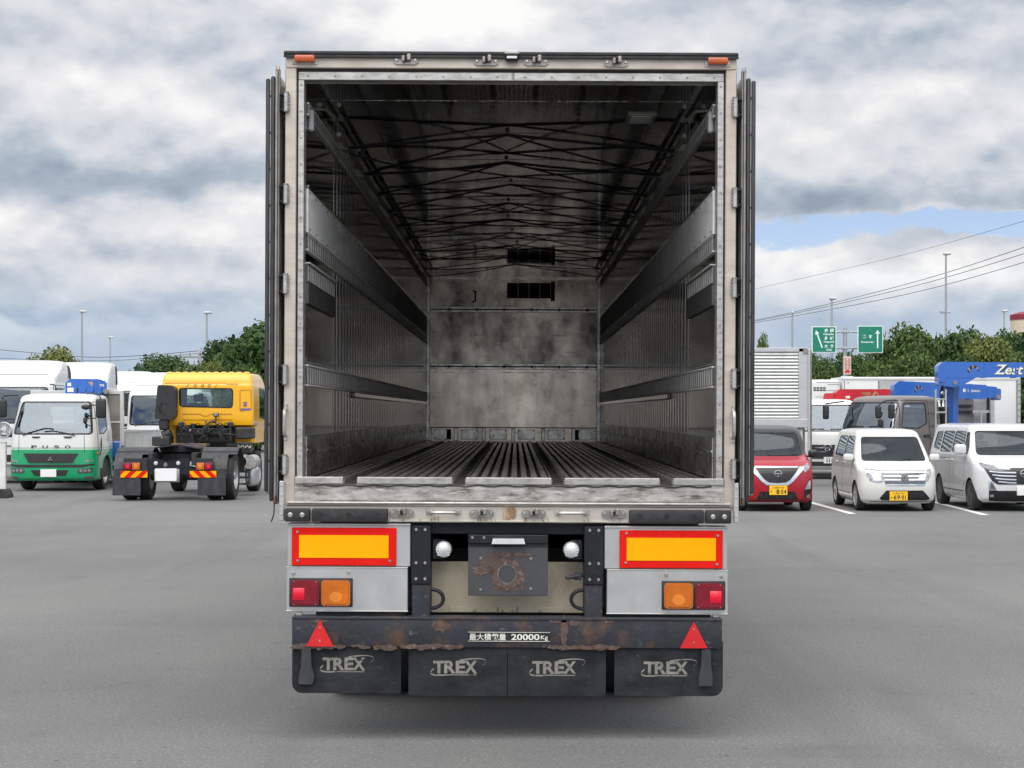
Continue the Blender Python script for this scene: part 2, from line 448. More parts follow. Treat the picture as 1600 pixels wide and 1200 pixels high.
# interior of the trailer
m_inwall = mat('dull interior sheet', (.265, .262, .26), .10, 1.0, .10, 2.5, stain=(.30, .29, .28), stain_amt=.36, stain_scale=(2.5, .8, 5), stain_w=.16)
m_invalley = mat('shaded rib valley', (.13, .125, .12), .22, 1.0, .15, 2.5)  # valleys coloured darker to draw the light and dark stripes of the ribs
m_insmooth = mat('polished interior sheet', (.26, .258, .258), .07, 1.0, .10, 2, stain=(.28, .275, .26), stain_amt=.36, stain_scale=(4, 2, 3), stain_w=.2, bump=.0008, bscale=4)
m_inceil = mat('polished ceiling sheet', (.37, .37, .372), .05, 1.0, .10, 2, stain=(.32, .31, .30), stain_amt=.36, stain_scale=(3, 1, 3), stain_w=.2, bump=.0010, bscale=3.5)
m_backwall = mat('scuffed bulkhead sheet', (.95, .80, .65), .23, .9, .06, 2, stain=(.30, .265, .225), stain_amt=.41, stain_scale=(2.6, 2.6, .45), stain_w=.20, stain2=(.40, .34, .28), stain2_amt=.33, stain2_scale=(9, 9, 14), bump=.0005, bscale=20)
m_backwall_upper = mat('smudged bulkhead sheet', (.80, .70, .58), .25, .9, .06, 2, stain=(.09, .085, .08), stain_amt=.50, stain_scale=(2.2, 2.2, 1.4), stain_w=.14, stain2=(.28, .25, .22), stain2_amt=.36, stain2_scale=(3, 3, 26), bump=.0005, bscale=20)  # upper sheet, darker and more smudged than the lower one
m_band = mat('grey buffer band', (.80, .80, .785), .5, .0, .06, 3, stain=(.45, .45, .44), stain_amt=.34, stain_scale=(5, 1.5, 8), stain_w=.14)
m_slotbase = mat('dark slotted rail base', (.11, .108, .105), .4, .5, .1, 6)
m_foot = mat('bulkhead foot plate alloy', (.74, .70, .63), .27, .9, .08, 5, stain=(.36, .33, .29), stain_amt=.38, stain_scale=(8, 8, 8))
m_slot = mat('pale slotted rail', (.68, .675, .66), .45, .25, .08, 6, stain=(.36, .35, .33), stain_amt=.36, stain_scale=(10, 3, 10))
m_kick = mat('scuffed kick plate', (.62, .60, .57), .28, .9, .1, 4, stain=(.16, .15, .14), stain_amt=.44, stain_scale=(8, 1.6, 12), stain_w=.09, stain2=(.66, .64, .62), stain2_amt=.32, stain2_scale=(30, 5, 40), bump=.002, bscale=16)
m_floorrib = mat('worn floor rib alloy', (.54, .515, .48), .30, .7, .10, 5, stain=(.22, .20, .18), stain_amt=.40, stain_scale=(12, .8, 12), stain_w=.18)
m_floorgap = mat('dark floor groove', (.030, .027, .025), .8)  # dark colour of the floor between the ribs
m_channel = mat('dark floor channel', (.05, .048, .046), .6, .2, .2, 5)
m_strap = mat('black elastic strap', (.010, .010, .012), .75)

# ------------------------------------------------------------------ ground
def ground():
    m = bpy.data.materials.new('asphalt'); m.use_nodes = True
    nt = m.node_tree; N = nt.nodes; L = nt.links; b = N['Principled BSDF']
    tc = N.new('ShaderNodeTexCoord').outputs['Object']
    def mp(s, rot=0):
        q = N.new('ShaderNodeMapping'); q.inputs['Scale'].default_value = s; q.inputs['Rotation'].default_value = (0, 0, rot)
        L.new(tc, q.inputs[0]); return q.outputs[0]
    def noise(v, sc_, d=5, r=.6):
        n = N.new('ShaderNodeTexNoise'); n.inputs['Scale'].default_value = sc_; n.inputs['Detail'].default_value = d
        n.inputs['Roughness'].default_value = r; L.new(v, n.inputs['Vector']); return n.outputs[0]
    def rng(x, a, b_, c=0.0, d=1.0):
        q = N.new('ShaderNodeMapRange'); L.new(x, q.inputs[0])
        for i, v in enumerate((a, b_, c, d)): q.inputs[i+1].default_value = v
        return q.outputs[0]
    def mix(f, a, c):
        q = N.new('ShaderNodeMix'); q.data_type = 'RGBA'; L.new(f, q.inputs[0])
        for s, v in ((q.inputs[6], a), (q.inputs[7], c)):
            if isinstance(v, tuple): s.default_value = (*v, 1)
            else: L.new(v, s)
        return q.outputs[2]
    base = mix(rng(noise(tc, .22, 6, .65), .36, .64), (.198, .199, .196), (.146, .149, .150))
    base = mix(rng(noise(mp((.5, .12, 1), .3), 1.0, 6, .65), .45, .75, 0, .6), base, (.222, .217, .204))
    base = mix(rng(noise(mp((.10, 1.1, 1), -.16), 1.0, 5, .6), .56, .72, 0, .45), base, (.116, .118, .120))
    base = mix(rng(noise(tc, 38.0, 6, .75), .40, .66, 0, .62), base, (.080, .080, .078))      # aggregate
    base = mix(rng(noise(tc, 60.0, 3, .5), .62, .70, 0, .8), base, (.38, .375, .36))       # pale stones
    base = mix(rng(noise(tc, 17.0, 3, .5), .68, .74, 0, .85), base, (.05, .05, .05))
    base = mix(rng(noise(mp((.55, .05, 1), .55), 1.0, 4, .6), .57, .66, 0, .30), base, (.105, .106, .108))      # old tyre tracks
    base = mix(rng(noise(mp((.75, .045, 1), -.42), 1.0, 4, .6), .59, .66, 0, .26), base, (.105, .106, .108))
    base = mix(rng(noise(tc, .9, 3, .5), .66, .74, 0, .35), base, (.10, .10, .10))                              # oil and damp
    wv = N.new('ShaderNodeVectorMath'); wv.operation = 'MULTIPLY_ADD'
    nz = N.new('ShaderNodeTexNoise'); nz.inputs['Scale'].default_value = 1.3; nz.inputs['Detail'].default_value = 4; L.new(tc, nz.inputs['Vector'])
    L.new(nz.outputs['Color'], wv.inputs[0]); wv.inputs[1].default_value = (.9, .9, 0); L.new(mp((1, 1, 0)), wv.inputs[2])
    vo = N.new('ShaderNodeTexVoronoi'); vo.feature = 'DISTANCE_TO_EDGE'; vo.inputs['Scale'].default_value = .16; L.new(wv.outputs[0], vo.inputs['Vector'])
    cr = N.new('ShaderNodeMath'); cr.operation = 'MULTIPLY'; L.new(rng(vo.outputs['Distance'], .0, .0022, 1.0, 0.0), cr.inputs[0]); L.new(rng(noise(tc, .35, 2), .52, .62, 0, .30), cr.inputs[1])
    base = mix(cr.outputs[0], base, (.045, .045, .045))                                                          # hairline cracks
    L.new(base, b.inputs['Base Color'])
    b.inputs['Roughness'].default_value = .88
    b.inputs['Specular IOR Level'].default_value = .3
    bp = N.new('ShaderNodeBump'); bp.inputs['Distance'].default_value = .004; bp.inputs['Strength'].default_value = .9
    L.new(noise(tc, 80.0, 3, .7), bp.inputs['Height']); L.new(bp.outputs[0], b.inputs['Normal'])
    g = G(); 
    vs = [g.bm.verts.new(p) for p in ((-2500, -400, 0), (2500, -400, 0), (2500, 4000, 0), (-2500, 4000, 0))]
    g.face(vs)
    o = g.obj('ground', m, smooth=None); tag(o, 'grey worn asphalt of the truck lot', kind='structure')
ground()
def P(px, py, d):
    """world point of a photo pixel at distance d from the camera"""
    return Vector((CX+(px-806)*d/F, d-D0, H-(py-645)*d/F))
def GP(px, py):
    d = H*F/(py-645)
    return Vector((CX+(px-806)*d/F, d-D0, 0))
m_line = mat('worn white road paint', (.72, .72, .70), .7, 0, .05, 4, stain=(.30, .30, .29), stain_amt=.36, stain_scale=(9, 9, 9), stain_w=.06)
def parking_lines():
    for k, (a, b_) in enumerate((((1332, 803), (1262, 784)), ((1540, 805), (1462, 785)))):
        p, q = GP(*a), GP(*b_)
        q = p+(q-p).normalized()*6.0
        d = (q-p).normalized(); n = Vector((-d.y, d.x, 0))*.07
        g = G(); vs = [g.bm.verts.new(v+Vector((0, 0, .004))) for v in (p-n, q-n, q+n, p+n)]
        g.face(vs)
        tag(g.obj('parking_line', m_line, smooth=None), ('white parking line between the red car and the white wagon', 'white parking line between the white wagon and the white van')[k], 'road marking', 'painted parking lines', 'structure')
parking_lines()
# ------------------------------------------------------------------ the box trailer
S0 = F/D0
def X(px, y=0.0): return CX+(px-806)*(D0+y)/F
def Z(py, y=0.0): return H-(py-645)*(D0+y)/F
def build_trailer():
    T = thing('box_trailer', 'silver refrigerated box trailer with both rear doors folded open, empty ribbed floor inside', 'trailer', (0, 0, 0))
    LEN = 13.2
    ZF, ZC = Z(750), Z(126)
    XL, XR = X(470), X(1117.5)
    XO, XP = X(441), X(1146.5)
    ZT, ZB = Z(88.5), Z(791)
    def add(g, name, m, parent=T, **k): return g.obj(name, m, parent, **k)
    # --- outer shell
    g = G()
    g.box(XO, XO+.03, .121, LEN+.1, ZB+.05, ZT, 0); g.box(XP-.03, XP, .121, LEN+.1, ZB+.05, ZT, 0)
    g.box(XO+.03, XP-.03, .121, LEN+.1, ZC+.05, ZT-.005, 0); g.box(XO+.03, XP-.03, LEN+.04, LEN+.1, ZB+.05, ZC+.05)
    for i in range(26):
        y = .4+i*.5
        g.box(XO-.008, XO, y, y+.05, ZB+.15, ZT-.1); g.box(XP, XP+.008, y, y+.05, ZB+.15, ZT-.1)
    add(g, 'outer_shell', mat('white outer sheet', (.62, .62, .61), .4, .3, .04))
    # --- rear frame
    g = G()
    g.box(XO, XP, 0, .12, Z(107.5), ZT, 0, .004)
    g.box(XO, X(458.5), 0, .12, ZB, Z(107.7), 0, .004); g.box(X(1129.5), XP, 0, .12, ZB, Z(107.7), 0, .004)
    # inner flange with rivets
    g.box(X(461), X(1127), .018, .12, Z(125), Z(112.5), 1, .002)
    g.box(X(461), XL, .016, .12, ZF-.03, Z(125.3), 1, .002); g.box(XR, X(1127), .016, .12, ZF-.03, Z(125.3), 1, .002)
    g.box(X(458.6), X(1129.4), .03, .119, Z(112.4), Z(107.6), 2)
    g.box(X(458.6), X(460.9), .03, .119, ZB, Z(112.5), 2); g.box(X(1127.1), X(1129.4), .03, .119, ZB, Z(112.5), 2)
    for k in range(16): g.bolts([(X(476+k*42.4), .018, Z(119))], .0065, .004, 3)
    for k in range(16): g.bolts([(X(465.5), .016, Z(133+k*41.5)), (X(1122.3), .016, Z(133+k*41.5))], .0065, .004, 3)
    # damaged weld seam in the middle of the head flange
    g.box(X(795), X(799), .012, .02, Z(126), Z(113), 3, .003)
    add(g, 'rear_frame', [m_frame, m_bright, m_darkgap, m_dull])
    g = G(); g.box(XO-.006, XP+.006, -.03, .35, ZT+.0005, ZT+.022, 0, .006)
    g.box(XO-.006, XP+.006, -.03, -.012, ZT-.012, ZT+.0005, 0)
    add(g, 'roof_seal', m_rubber)
    # --- inside: ceiling
    g = G()
    g.box(XL-.02, XR+.02, .12, LEN, ZC, ZC+.02, 0)
    for k in range(11):
        y = .62+k*1.18
        g.box(XL, XR, y, y+.02, ZC-.0025, ZC-.0005, 0, .001)
        g.bolts([(XL+.15+i*.33, y+.01, ZC-.0025) for i in range(7)], .007, .003, 0, (0, 0, -1), 6)
    add(g, 'ceiling', [m_inceil, m_inwall])
    # --- inside: walls, a smooth sheet by the door, ribs beyond
    ys = 1.56
    for s, xw in ((1, XL), (-1, XR)):
        g = G()
        g.box(xw-s*.02, xw, .12, ys, ZF, ZC, 0)
        pitch = .20; prof = [(ys, 0)]
        y = ys+.02
        while y < LEN-.05:
            prof += [(y, 0), (y+.0010, .0019), (y+.085, .0019), (y+.0862, 0)]; y += pitch
        prof.append((LEN, 0))
        z0, z1 = ZF+.23, ZC
        A = [g.bm.verts.new((xw+s*d, yy, z0)) for yy, d in prof]; B_ = [g.bm.verts.new((xw+s*d, yy, z1)) for yy, d in prof]
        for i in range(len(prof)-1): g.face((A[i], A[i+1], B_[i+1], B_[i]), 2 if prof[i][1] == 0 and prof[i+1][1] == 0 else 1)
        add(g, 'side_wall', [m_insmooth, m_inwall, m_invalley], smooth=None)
        g = G()
        g.box(xw, xw+s*.010, .13, LEN, ZF, ZF+.235, 0, .003)
        pts = [(xw+s*.011, q, ZF+.145+.012*math.sin(q*5.1)+.01*math.sin(q*17)) for q in np.arange(.14, LEN, .12)]
        g.tube(pts, .006, 5, 0)
        add(g, 'kick_plate', [m_kick])
        g = G(); g.box(xw, xw+s*.012, .125, LEN, Z(361), Z(291), 0, .003)
        g.box(xw, xw+s*.016, .125, LEN, Z(291)+.001, Z(291)+.022, 1, .003); g.box(xw, xw+s*.015, .125, LEN, Z(361)-.018, Z(361)-.001, 1, .003)
        for k in range(44):
            g.bolts([(xw+s*.012, .2+k*.3, Z(297)), (xw+s*.012, .2+k*.3, Z(355))], .008, .004, 1, (s, 0, 0), 6)
        add(g, 'buffer_band', [m_band, m_inwall])
        for (za, zb) in ((Z(386), Z(366)), (Z(601), Z(573)), (Z(172), Z(158))):
            g = G(); g.box(xw, xw+s*.012, .125, LEN, za, zb, 1)
            g.box(xw, xw+s*.016, .125, LEN, zb, zb+.012, 0, .003); g.box(xw, xw+s*.016, .125, LEN, za-.012, za, 0, .003)
            y = .13
            while y < LEN-.05:
                g.box(xw+s*.012, xw+s*.0135, y, y+.058, za+.004, zb-.004, 0); y += .115
            add(g, 'lashing_and_mirror_rail', [m_slot, m_slotbase])
        # short slotted strip and dark band: reflections in the smooth sheet, built as shapes; and the thin seam rail above the lower lashing rail
        g = G(); g.box(xw, xw+s*.012, .125, ys, Z(440), Z(410), 1)
        y = .13
        while y < ys-.05:
            g.box(xw+s*.012, xw+s*.0135, y, y+.055, Z(437), Z(413), 0); y += .105
        g.box(xw, xw+s*.026, .125, ys, Z(410), Z(408), 0)
        g.box(xw, xw+s*.016, .125, ys, Z(473), Z(441), 1)
        add(g, 'lashing_and_mirror_rail', [m_slot, m_slotbase])
        g = G(); g.box(xw, xw+s*.022, ys+1.3, LEN, Z(616), Z(604), 0, .008)
        g.box(xw, xw+s*.006, .125, ys, Z(566), Z(558), 0, .002)
        add(g, 'wall_rail', m_inwall)
        # strap pipe under the ceiling
        g = G(); g.cyl((xw+s*.06, 1.3, Z(152)), (xw+s*.06, LEN, Z(152)), .016, None, 8)
        for k in range(10): g.box(xw, xw+s*.07, 1.78+k*1.3, 1.81+k*1.3, Z(158), Z(146))
        add(g, 'strap_pipe', m_dull)
        g = G(); g.box(xw, xw+s*.03, .2, .26, Z(196), Z(162), 0, .008); g.tube([(xw+s*.03, .23, Z(160)), (xw+s*.09, .3, Z(158)), (xw+s*.13, .42, Z(166))], .008, 6, 1)
        add(g, 'wall_lamp', [mat('pale lamp plastic', (.5, .51, .52), .4), m_dull])
        # corner post at the bulkhead
        g = G(); g.box(xw, xw+s*.05, LEN-.05, LEN-.001, ZF, ZC, 0, .006); g.bolts([(xw+s*.025, LEN-.05, ZF+.1+i*.16) for i in range(13)], .01, .004, 0, seg=6)
        add(g, 'corner_post', m_foot)
    # --- bulkhead
    def XB(px): return X(px, LEN)
    def ZBk(py): return Z(py, LEN)
    g = G()
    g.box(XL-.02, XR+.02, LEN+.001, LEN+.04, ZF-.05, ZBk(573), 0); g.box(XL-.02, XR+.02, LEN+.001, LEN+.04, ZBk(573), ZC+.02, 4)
    for py, h in ((484, 9), (573, 9)):
        g.box(XL+.05, XR-.05, LEN-.02, LEN, ZBk(py+h/2), ZBk(py-h/2), 1, .004)
        g.box(XL+.05, XR-.05, LEN-.024, LEN-.02, ZBk(py+1), ZBk(py-1), 2)
        g.bolts([(XL+.3+i*.36, LEN-.024, ZBk(py)) for i in range(6)], .02, .006, 2, seg=6)
    g.box(XL+.05, XR-.05, LEN-.012, LEN, ZBk(437), ZBk(433), 1); g.box(XL+.05, XR-.05, LEN-.01, LEN, ZBk(669), ZBk(667.6), 2)
    g.box(XL+.05, XR-.05, LEN-.008, LEN, ZBk(583), ZBk(581), 1)
    for px in (668, 709, 752, 798, 845, 892, 930):
        g.box(XB(px), XB(px+6), LEN-.045, LEN, ZF, ZBk(669), 3, .006)
    for px in (677, 719, 764, 808, 855, 902):
        g.box(XB(px), XB(px+27), LEN-.03, LEN, ZF+.02, ZBk(671), 3, .004)
        g.bolts([(XB(px+a), LEN-.03, z) for a in (2, 25) for z in (ZF+.04, ZBk(673))], .009, .004, 2, seg=6)
    for px in (697, 896): g.box(XB(px), XB(px+7), LEN-.034, LEN-.03, ZF+.02, ZBk(671), 2)
    add(g, 'bulkhead', [m_backwall, m_foot, m_darkgap, m_foot, m_backwall_upper])
    g = G()
    g.box(XB(790.5), XB(862), LEN-.02, LEN, ZBk(466), ZBk(442), 0)
    for i in range(5): g.box(XB(790+i*17), XB(791.2+i*17), LEN-.03, LEN-.02, ZBk(466), ZBk(442), 1)
    for i in range(5): g.box(XB(790.5), XB(860), LEN-.025, LEN-.02, ZBk(445+i*4.6), ZBk(445.6+i*4.6), 0)
    g.box(XB(859), XB(865), LEN-.05, LEN, ZBk(470), ZBk(440), 0)
    add(g, 'air_vent', [m_voidpaint, m_dull])
    g = G(); g.tube([(XB(738), LEN-.03, ZBk(455)), (XB(741), LEN-.05, ZBk(456)), (XB(741), LEN-.05, ZBk(470)), (XB(737), LEN-.03, ZBk(472))], .012, 6)
    add(g, 'bulkhead_hook', m_blackmetal)
    # --- ceiling lamp
    g = G(); y0, y1 = 1.02, 1.36
    xc0, xc1 = X(974, 1.2), X(1019, 1.2)
    g.box(xc0, xc1, y0, y1, ZC-.010, ZC, 0, .003); g.box(xc0+.025, xc1-.025, y0+.04, y1-.04, ZC-.014, ZC-.010, 1, .002)
    add(g, 'ceiling_lamp', [m_dull, m_whitelens])
    # --- elastic straps under the ceiling, hooked from the middle to the pipes
    rnd = random.Random(4)
    hooks = [(X(795, 1.67)+rnd.uniform(-.05, .05), 1.67+1.22*i, ZC-.022) for i in range(9)]
    g = G()
    for h in hooks:
        g.box(h[0]-.012, h[0]+.012, h[1]-.02, h[1]+.02, h[2]+.01, ZC-.0005, 0); g.tube([(h[0]-.02, h[1], h[2]-.004), (h[0], h[1]-.02, h[2]-.02), (h[0]+.02, h[1], h[2]-.004)], .005, 6, 0)
    add(g, 'ceiling_hook', m_blackmetal)
    for s, xw in ((1, XL), (-1, XR)):
        rail = [(xw+s*.07, 1.85+1.18*i+rnd.uniform(-.08, .08), Z(152)-.01) for i in range(10)]
        for i in range(9):
            for j, w in ((i, .075 if i < 2 else .05), (i+1, .04)):
                g = G(); g.strip((hooks[i][0], hooks[i][1], hooks[i][2]-.01), rail[j], w, .008, 0, rnd.uniform(-.01, .03), 8)
                add(g, 'strap', m_strap)
            if i % 3 == 1:
                g = G(); g.strip((hooks[i][0], hooks[i][1]-.02, hooks[i][2]-.02), (rail[i-1][0], rail[i-1][1]+.1, rail[i-1][2]-.02), .028, .010, 0, rnd.uniform(.02, .08), 8)
                add(g, 'strap', m_strap)
    # --- floor
    chan = [(X(534.6), X(556)), (X(705), X(725.6)), (X(860), X(880)), (X(1029), X(1050))]
    g = G(); g.box(XL-.01, XR+.01, .02, LEN, ZF-.06, ZF-.028, 0)
    edges = [XL+.012]+[v for c in chan for v in c]+[XR-.012]
    for a, b_ in zip(edges[0::2], edges[1::2]):
        n = max(2, round((b_-a)/.058)); p = (b_-a)/n
        for i in range(n):
            g.box(a+i*p+.012, a+(i+1)*p-.012, .075, LEN-.001, ZF-.028, ZF, 1, .004)
    for a, b_ in chan:
        g.box(a+.004, b_-.004, .0, LEN-.001, ZF-.0279, ZF-.019, 2)
        g.box(a, a+.004, .03, LEN-.001, ZF-.027, ZF+.002, 1); g.box(b_-.004, b_, .03, LEN-.001, ZF-.027, ZF+.002, 1)
    add(g, 'floor', [m_floorgap, m_floorrib, m_channel])
    # --- sill
    g = G()
    sx = [X(458.6)]+[v for c in chan for v in c]+[X(1129.4)]
    for a, b_ in zip(sx[0::2], sx[1::2]):
        g.box(a+.001, b_-.001, -.006, .075, Z(757), Z(746.5), 0, .003)
    g.box(X(458.6), X(1129.4), .004, .03, Z(784), Z(757)-.0005, 1)
    g.bolts([(X(480+i*43), .004, Z(778)) for i in range(16)], .007, .004, 1)
    pts = [(X(472+i*11), .002, Z(759.5+1.2*math.sin(i*1.7))) for i in range(59)]
    g.tube(pts, .0045, 5, 2)
    g.box(X(497), X(1117), .001, .0045, Z(783), Z(763), 1, .001)
    add(g, 'door_sill', [m_bright, m_dirtyalu, m_darkgap])
    g = G()
    g.box(X(447), X(1140), -.022, .03, Z(788.5), Z(784.5), 0, .006, 2)
    g.box(X(446), X(1141), -.012, .03, Z(791), Z(788.6), 1, .003)
    add(g, 'sill_lip', [m_bright, m_frame])
    # --- rear rail below the sill
    g = G()
    g.box(X(445), X(1140), .002, .10, Z(817), Z(791)-.0005, 0, .003)
    g.box(X(606), X(981), -.008, .002, Z(816), Z(813), 0, .002)
    g.prism([(X(785.5), Z(815)), (X(784.5), Z(803)), (X(786.5), Z(796)), (X(787.5), Z(787)), (X(790.5), Z(787)), (X(789.5), Z(797)), (X(790), Z(806)), (X(788.5), Z(815.5))], -.0062, .0018, 'y', 1)
    g.prism([(X(790.6), Z(812)), (X(791), Z(790)), (X(793.5), Z(786)), (X(798), Z(792)), (X(803), Z(793)), (X(805), Z(799)), (X(804), Z(807)), (X(800), Z(811)), (X(797), Z(808)), (X(794), Z(813))], -.0050, .0018, 'y', 1)
    rq = random.Random(21)
    for k in range(26):
        px = rq.choice([rq.uniform(735, 775), rq.uniform(812, 860), rq.uniform(900, 975), rq.uniform(612, 700)]); L_ = rq.uniform(2, 8)
        g.prism([(X(px), Z(814.5)), (X(px+rq.uniform(-.4, .4)), Z(814.5-L_)), (X(px+.8), Z(814.5-L_*.8)), (X(px+rq.uniform(.9, 2.6)), Z(814.5))], -.0085-k*.0001, .0018, 'y', 1)
    add(g, 'rear_rail', [m_rail, m_orust])
    def bumper(x0, x1, holes):
        g = G(); g.box(x0, x1, -.05, .0015, Z(815.5), Z(795.5), 0, .006, 2)
        for hx, bright in holes:
            if bright: g.bolts([(X(hx), -.05, Z(805.5))], .014, .004, 1, seg=12)
            else: g.cyl((X(hx), -.0512, Z(805.5)), (X(hx), -.05, Z(805.5)), .016, None, 14, 2)
        add(g, 'rubber_buffer', [m_rubber, m_steelbolt, m_voidpaint])
    bumper(X(444.5), X(483.5), ((453.5, 1), (472, 1))); bumper(X(487), X(605), ((501, 0), (545, 0), (589, 0)))
    bumper(X(981), X(1097), ((996.5, 0), (1039, 0), (1081.5, 0))); bumper(X(1100), X(1139.5), ((1111, 1), (1129, 1)))
    # --- lock keepers
    def keeper(px, py, w=38, flip=1):
        g = G(); w2 = w/2
        poly = [(X(px-w2), Z(py+4)), (X(px-w2), Z(py-2)), (X(px-w2+4), Z(py-5)), (X(px+w2-4), Z(py-5)), (X(px+w2), Z(py-2)), (X(px+w2), Z(py+4)), (X(px+w2-5), Z(py+7)), (X(px-w2+5), Z(py+7))]
        g.prism(rp(poly, .006), -.012, -.0005, 'y', 0)
        g.box(X(px-6), X(px-1.5), -.05, -.012, Z(py+4), Z(py-5), 0, .004)
        g.box(X(px+2), X(px+8), -.045, -.012, Z(py+2), Z(py-8), 0, .004)
        g.box(X(px-1.5), X(px+2), -.026, -.012, Z(py+3), Z(py-3), 1)
        g.bolts([(X(px-w2+4.5), -.012, Z(py)), (X(px+w2-4.5), -.012, Z(py))], .011, .006, 2, seg=10)
        add(g, 'lock_keeper', [m_dull, m_voidpaint, m_steelbolt])
    for px, py in ((629.5, 95), (755, 96), (833, 96), (958, 97)): keeper(px, py)
    for px, py in ((626, 801.5), (751, 801.5), (832, 801.5), (957.5, 801.5)): keeper(px, py)
    for px in (691.5, 892):
        g = G()
        for e in (-22, 22): g.box(X(px+e-5), X(px+e+5), -.008, -.0005, Z(804.5), Z(796), 0, .003); g.bolts([(X(px+e), -.008, Z(800))], .008, .004, 1)
        g.tube(curve_pts([(X(px-21), -.01, Z(801)), (X(px-16), -.045, Z(800.5)), (X(px+16), -.045, Z(800.5)), (X(px+21), -.01, Z(801))], 5), .010, 8, 0)
        add(g, 'grab_handle', [m_bright, m_steelbolt])
    # --- marker lamps and camera
    for px, py in ((472, 94.5), (1116, 95.5)):
        g = G(); g.box(X(px-20), X(px+20), -.005, -.0005, Z(py+8), Z(py-7), 1, .002)
        g.bolts([(X(px+a), -.005, Z(py+b_)) for a in (-18, 18) for b_ in (-4, 4)], .005, .003, 1)
        lens = g.obj('marker_base', [m_frame, m_bright], T)
        g = G(); g.box(X(px-16), X(px+16), -.045, -.005, Z(py+5.5), Z(py-5.5), 0, .010, 2)
        for i in range(5): g.box(X(px-11+i*5), X(px-9+i*5), -.047, -.044, Z(py+3), Z(py-3), 0, .001)
        lens.name = 'marker_lamp'; g.obj('lens', m_orangelens, lens)
    g = G(); g.box(X(783), X(806.5), -.07, .01, Z(88.5), Z(82.5), 0, .006); g.box(X(785), X(805), -.06, -.0006, Z(97), Z(88.6), 1, .008)
    g.box(X(787), X(803), -.064, -.06, Z(95), Z(90.5), 2, .002)
    add(g, 'rear_camera', [m_bright, m_blackmetal, m_chrome])
    # --- doors folded back along the sides
    for s, xa in ((-1, 1), (1, -1)):
        def dx(l, r): return (X(l), X(r)) if s < 0 else (X(1587-l), X(1587-r))
        zt, zb = Z(118), Z(788)
        a, b_ = dx(419, 432.5)
        g = G(); g.box(a, b_, .03, 1.16, zb+.03, zt, 1, .006)
        a, b_ = dx(410.5, 419); g.box(a, b_, .05, 1.14, zb+.05, zt-.02, 0, .006)
        door = add(g, 'rear_door', [mat('door inner sheet', (.42, .42, .42), .4, .6), mat('white outer sheet', (.6, .6, .6))], smooth=30)
        g = G(); a, b_ = dx(426, 433); g.box(a, b_, -.012, .03, Z(786), Z(109), 0, .004); 
        a2, b2 = dx(429.5, 431); g.box(a2, b2, -.016, -.012, Z(786), Z(112), 1)
        a2, b2 = dx(426.5, 428.5); g.box(a2, b2, -.02, -.01, Z(111), Z(105), 0)
        a2, b2 = dx(431, 432.6); g.box(a2, b2, -.02, -.01, Z(111), Z(106), 0)
        g.obj('edge_strip', [m_dull, m_darkgap], door)
        g = G()
        a, b_ = dx(418.6, 425.4); g.box(a, b_, -.006, .05, Z(785), Z(120), 0, .012, 3)
        a, b_ = dx(410.5, 417.2); g.box(a, b_, -.004, .05, Z(770), Z(124), 0, .010, 3)
        a, b_ = dx(417.2, 418.6); g.box(a, b_, .004, .05, Z(770), Z(124), 1)
        for k in range(11):
            q = dx(417.4, 418.4); g.box(q[0], q[1], .0, .004, Z(150+k*57)-.012, Z(150+k*57), 2)
        g.obj('door_seal', [m_rubber2, m_dull, m_darkgap], door)
        # rust at the foot of the edge strip and a hanging cable
        g = G(); q = dx(425.5, 433.4); g.box(q[0], q[1], -.016, .028, Z(789), Z(775), 0, .006)
        g.obj('rust_patch', m_rust, door)
        q0, q1 = dx(427, 425)
        g = G(); g.tube(curve_pts([(q0, .0, Z(782)), (q0, -.01, Z(795)), (q1+.004, -.01, Z(806)), (q1-.01*(-s), 0, Z(817))]), .004, 6)
        if s < 0: g.obj('loose_cable', m_matt, door)
        else: g.bm.free()
        # hinges on the post
        for py in ((162, 305, 445, 587, 727) if s < 0 else (167, 308, 448, 590, 731)):
            g = G(); q = dx(441.5, 449)
            g.prism(rp([(q[0], Z(py+17)), (q[1], Z(py+13)), (q[1], Z(py-13)), (q[0], Z(py-17))], .01), -.010, -.0005, 'y', 0)
            xc, _ = dx(443.5, 0)
            g.cyl((xc, -.026, Z(py+15)), (xc, -.026, Z(py-15)), .0125, None, 12, 1)
            for dz in (-15.5, 14): g.cyl((xc, -.026, Z(py+dz+1.5)), (xc, -.026, Z(py+dz)), .016, None, 12, 0)
            q = dx(433.5, 441); 
            for dz in (-13, 11): g.box(q[0], q[1], -.018, .02, Z(py+dz+3), Z(py+dz-1), 2, .004)
            q = dx(435, 440); g.box(q[0], q[1], .0, .05, Z(py+17), Z(py-15), 2, .006)
            g.bolts([(dx(447, 0)[0], -.010, Z(py+b2)) for b2 in (-8, -2.5, 2.5, 8)], .006, .004, 1)
            add(g, 'door_hinge', [m_dull, m_bright, m_blackmetal])
        g = G(); q = dx(441, 447)
        for py in (637, 685): g.box(q[0], q[1], -.008, -.0005, Z(py+5), Z(py-5), 0, .003)
        xc = dx(444, 0)[0]
        g.tube(curve_pts([(xc, -.008, Z(640)), (xc, -.05, Z(646)), (xc, -.05, Z(677)), (xc, -.008, Z(682))], 5), .010, 8, 0)
        add(g, 'grab_handle', m_bright)
        g = G(); q = dx(435.5, 443); g.box(q[0], q[1], -.03, -.001, Z(815), Z(753), 0, .004); g.bolts([((q[0]+q[1])/2, -.03, Z(v)) for v in (760, 775, 790, 805)], .007, .004, 0)
        add(g, 'corner_guard', m_steelpanel)
    # dark strip standing in for the shade in the gap between frame and door
        g = G(); q = dx(434.2, 439.5); g.box(q[0], q[1], .16, .19, Z(785), Z(128), 0)
        add(g, 'shade_strip', m_blackmetal)
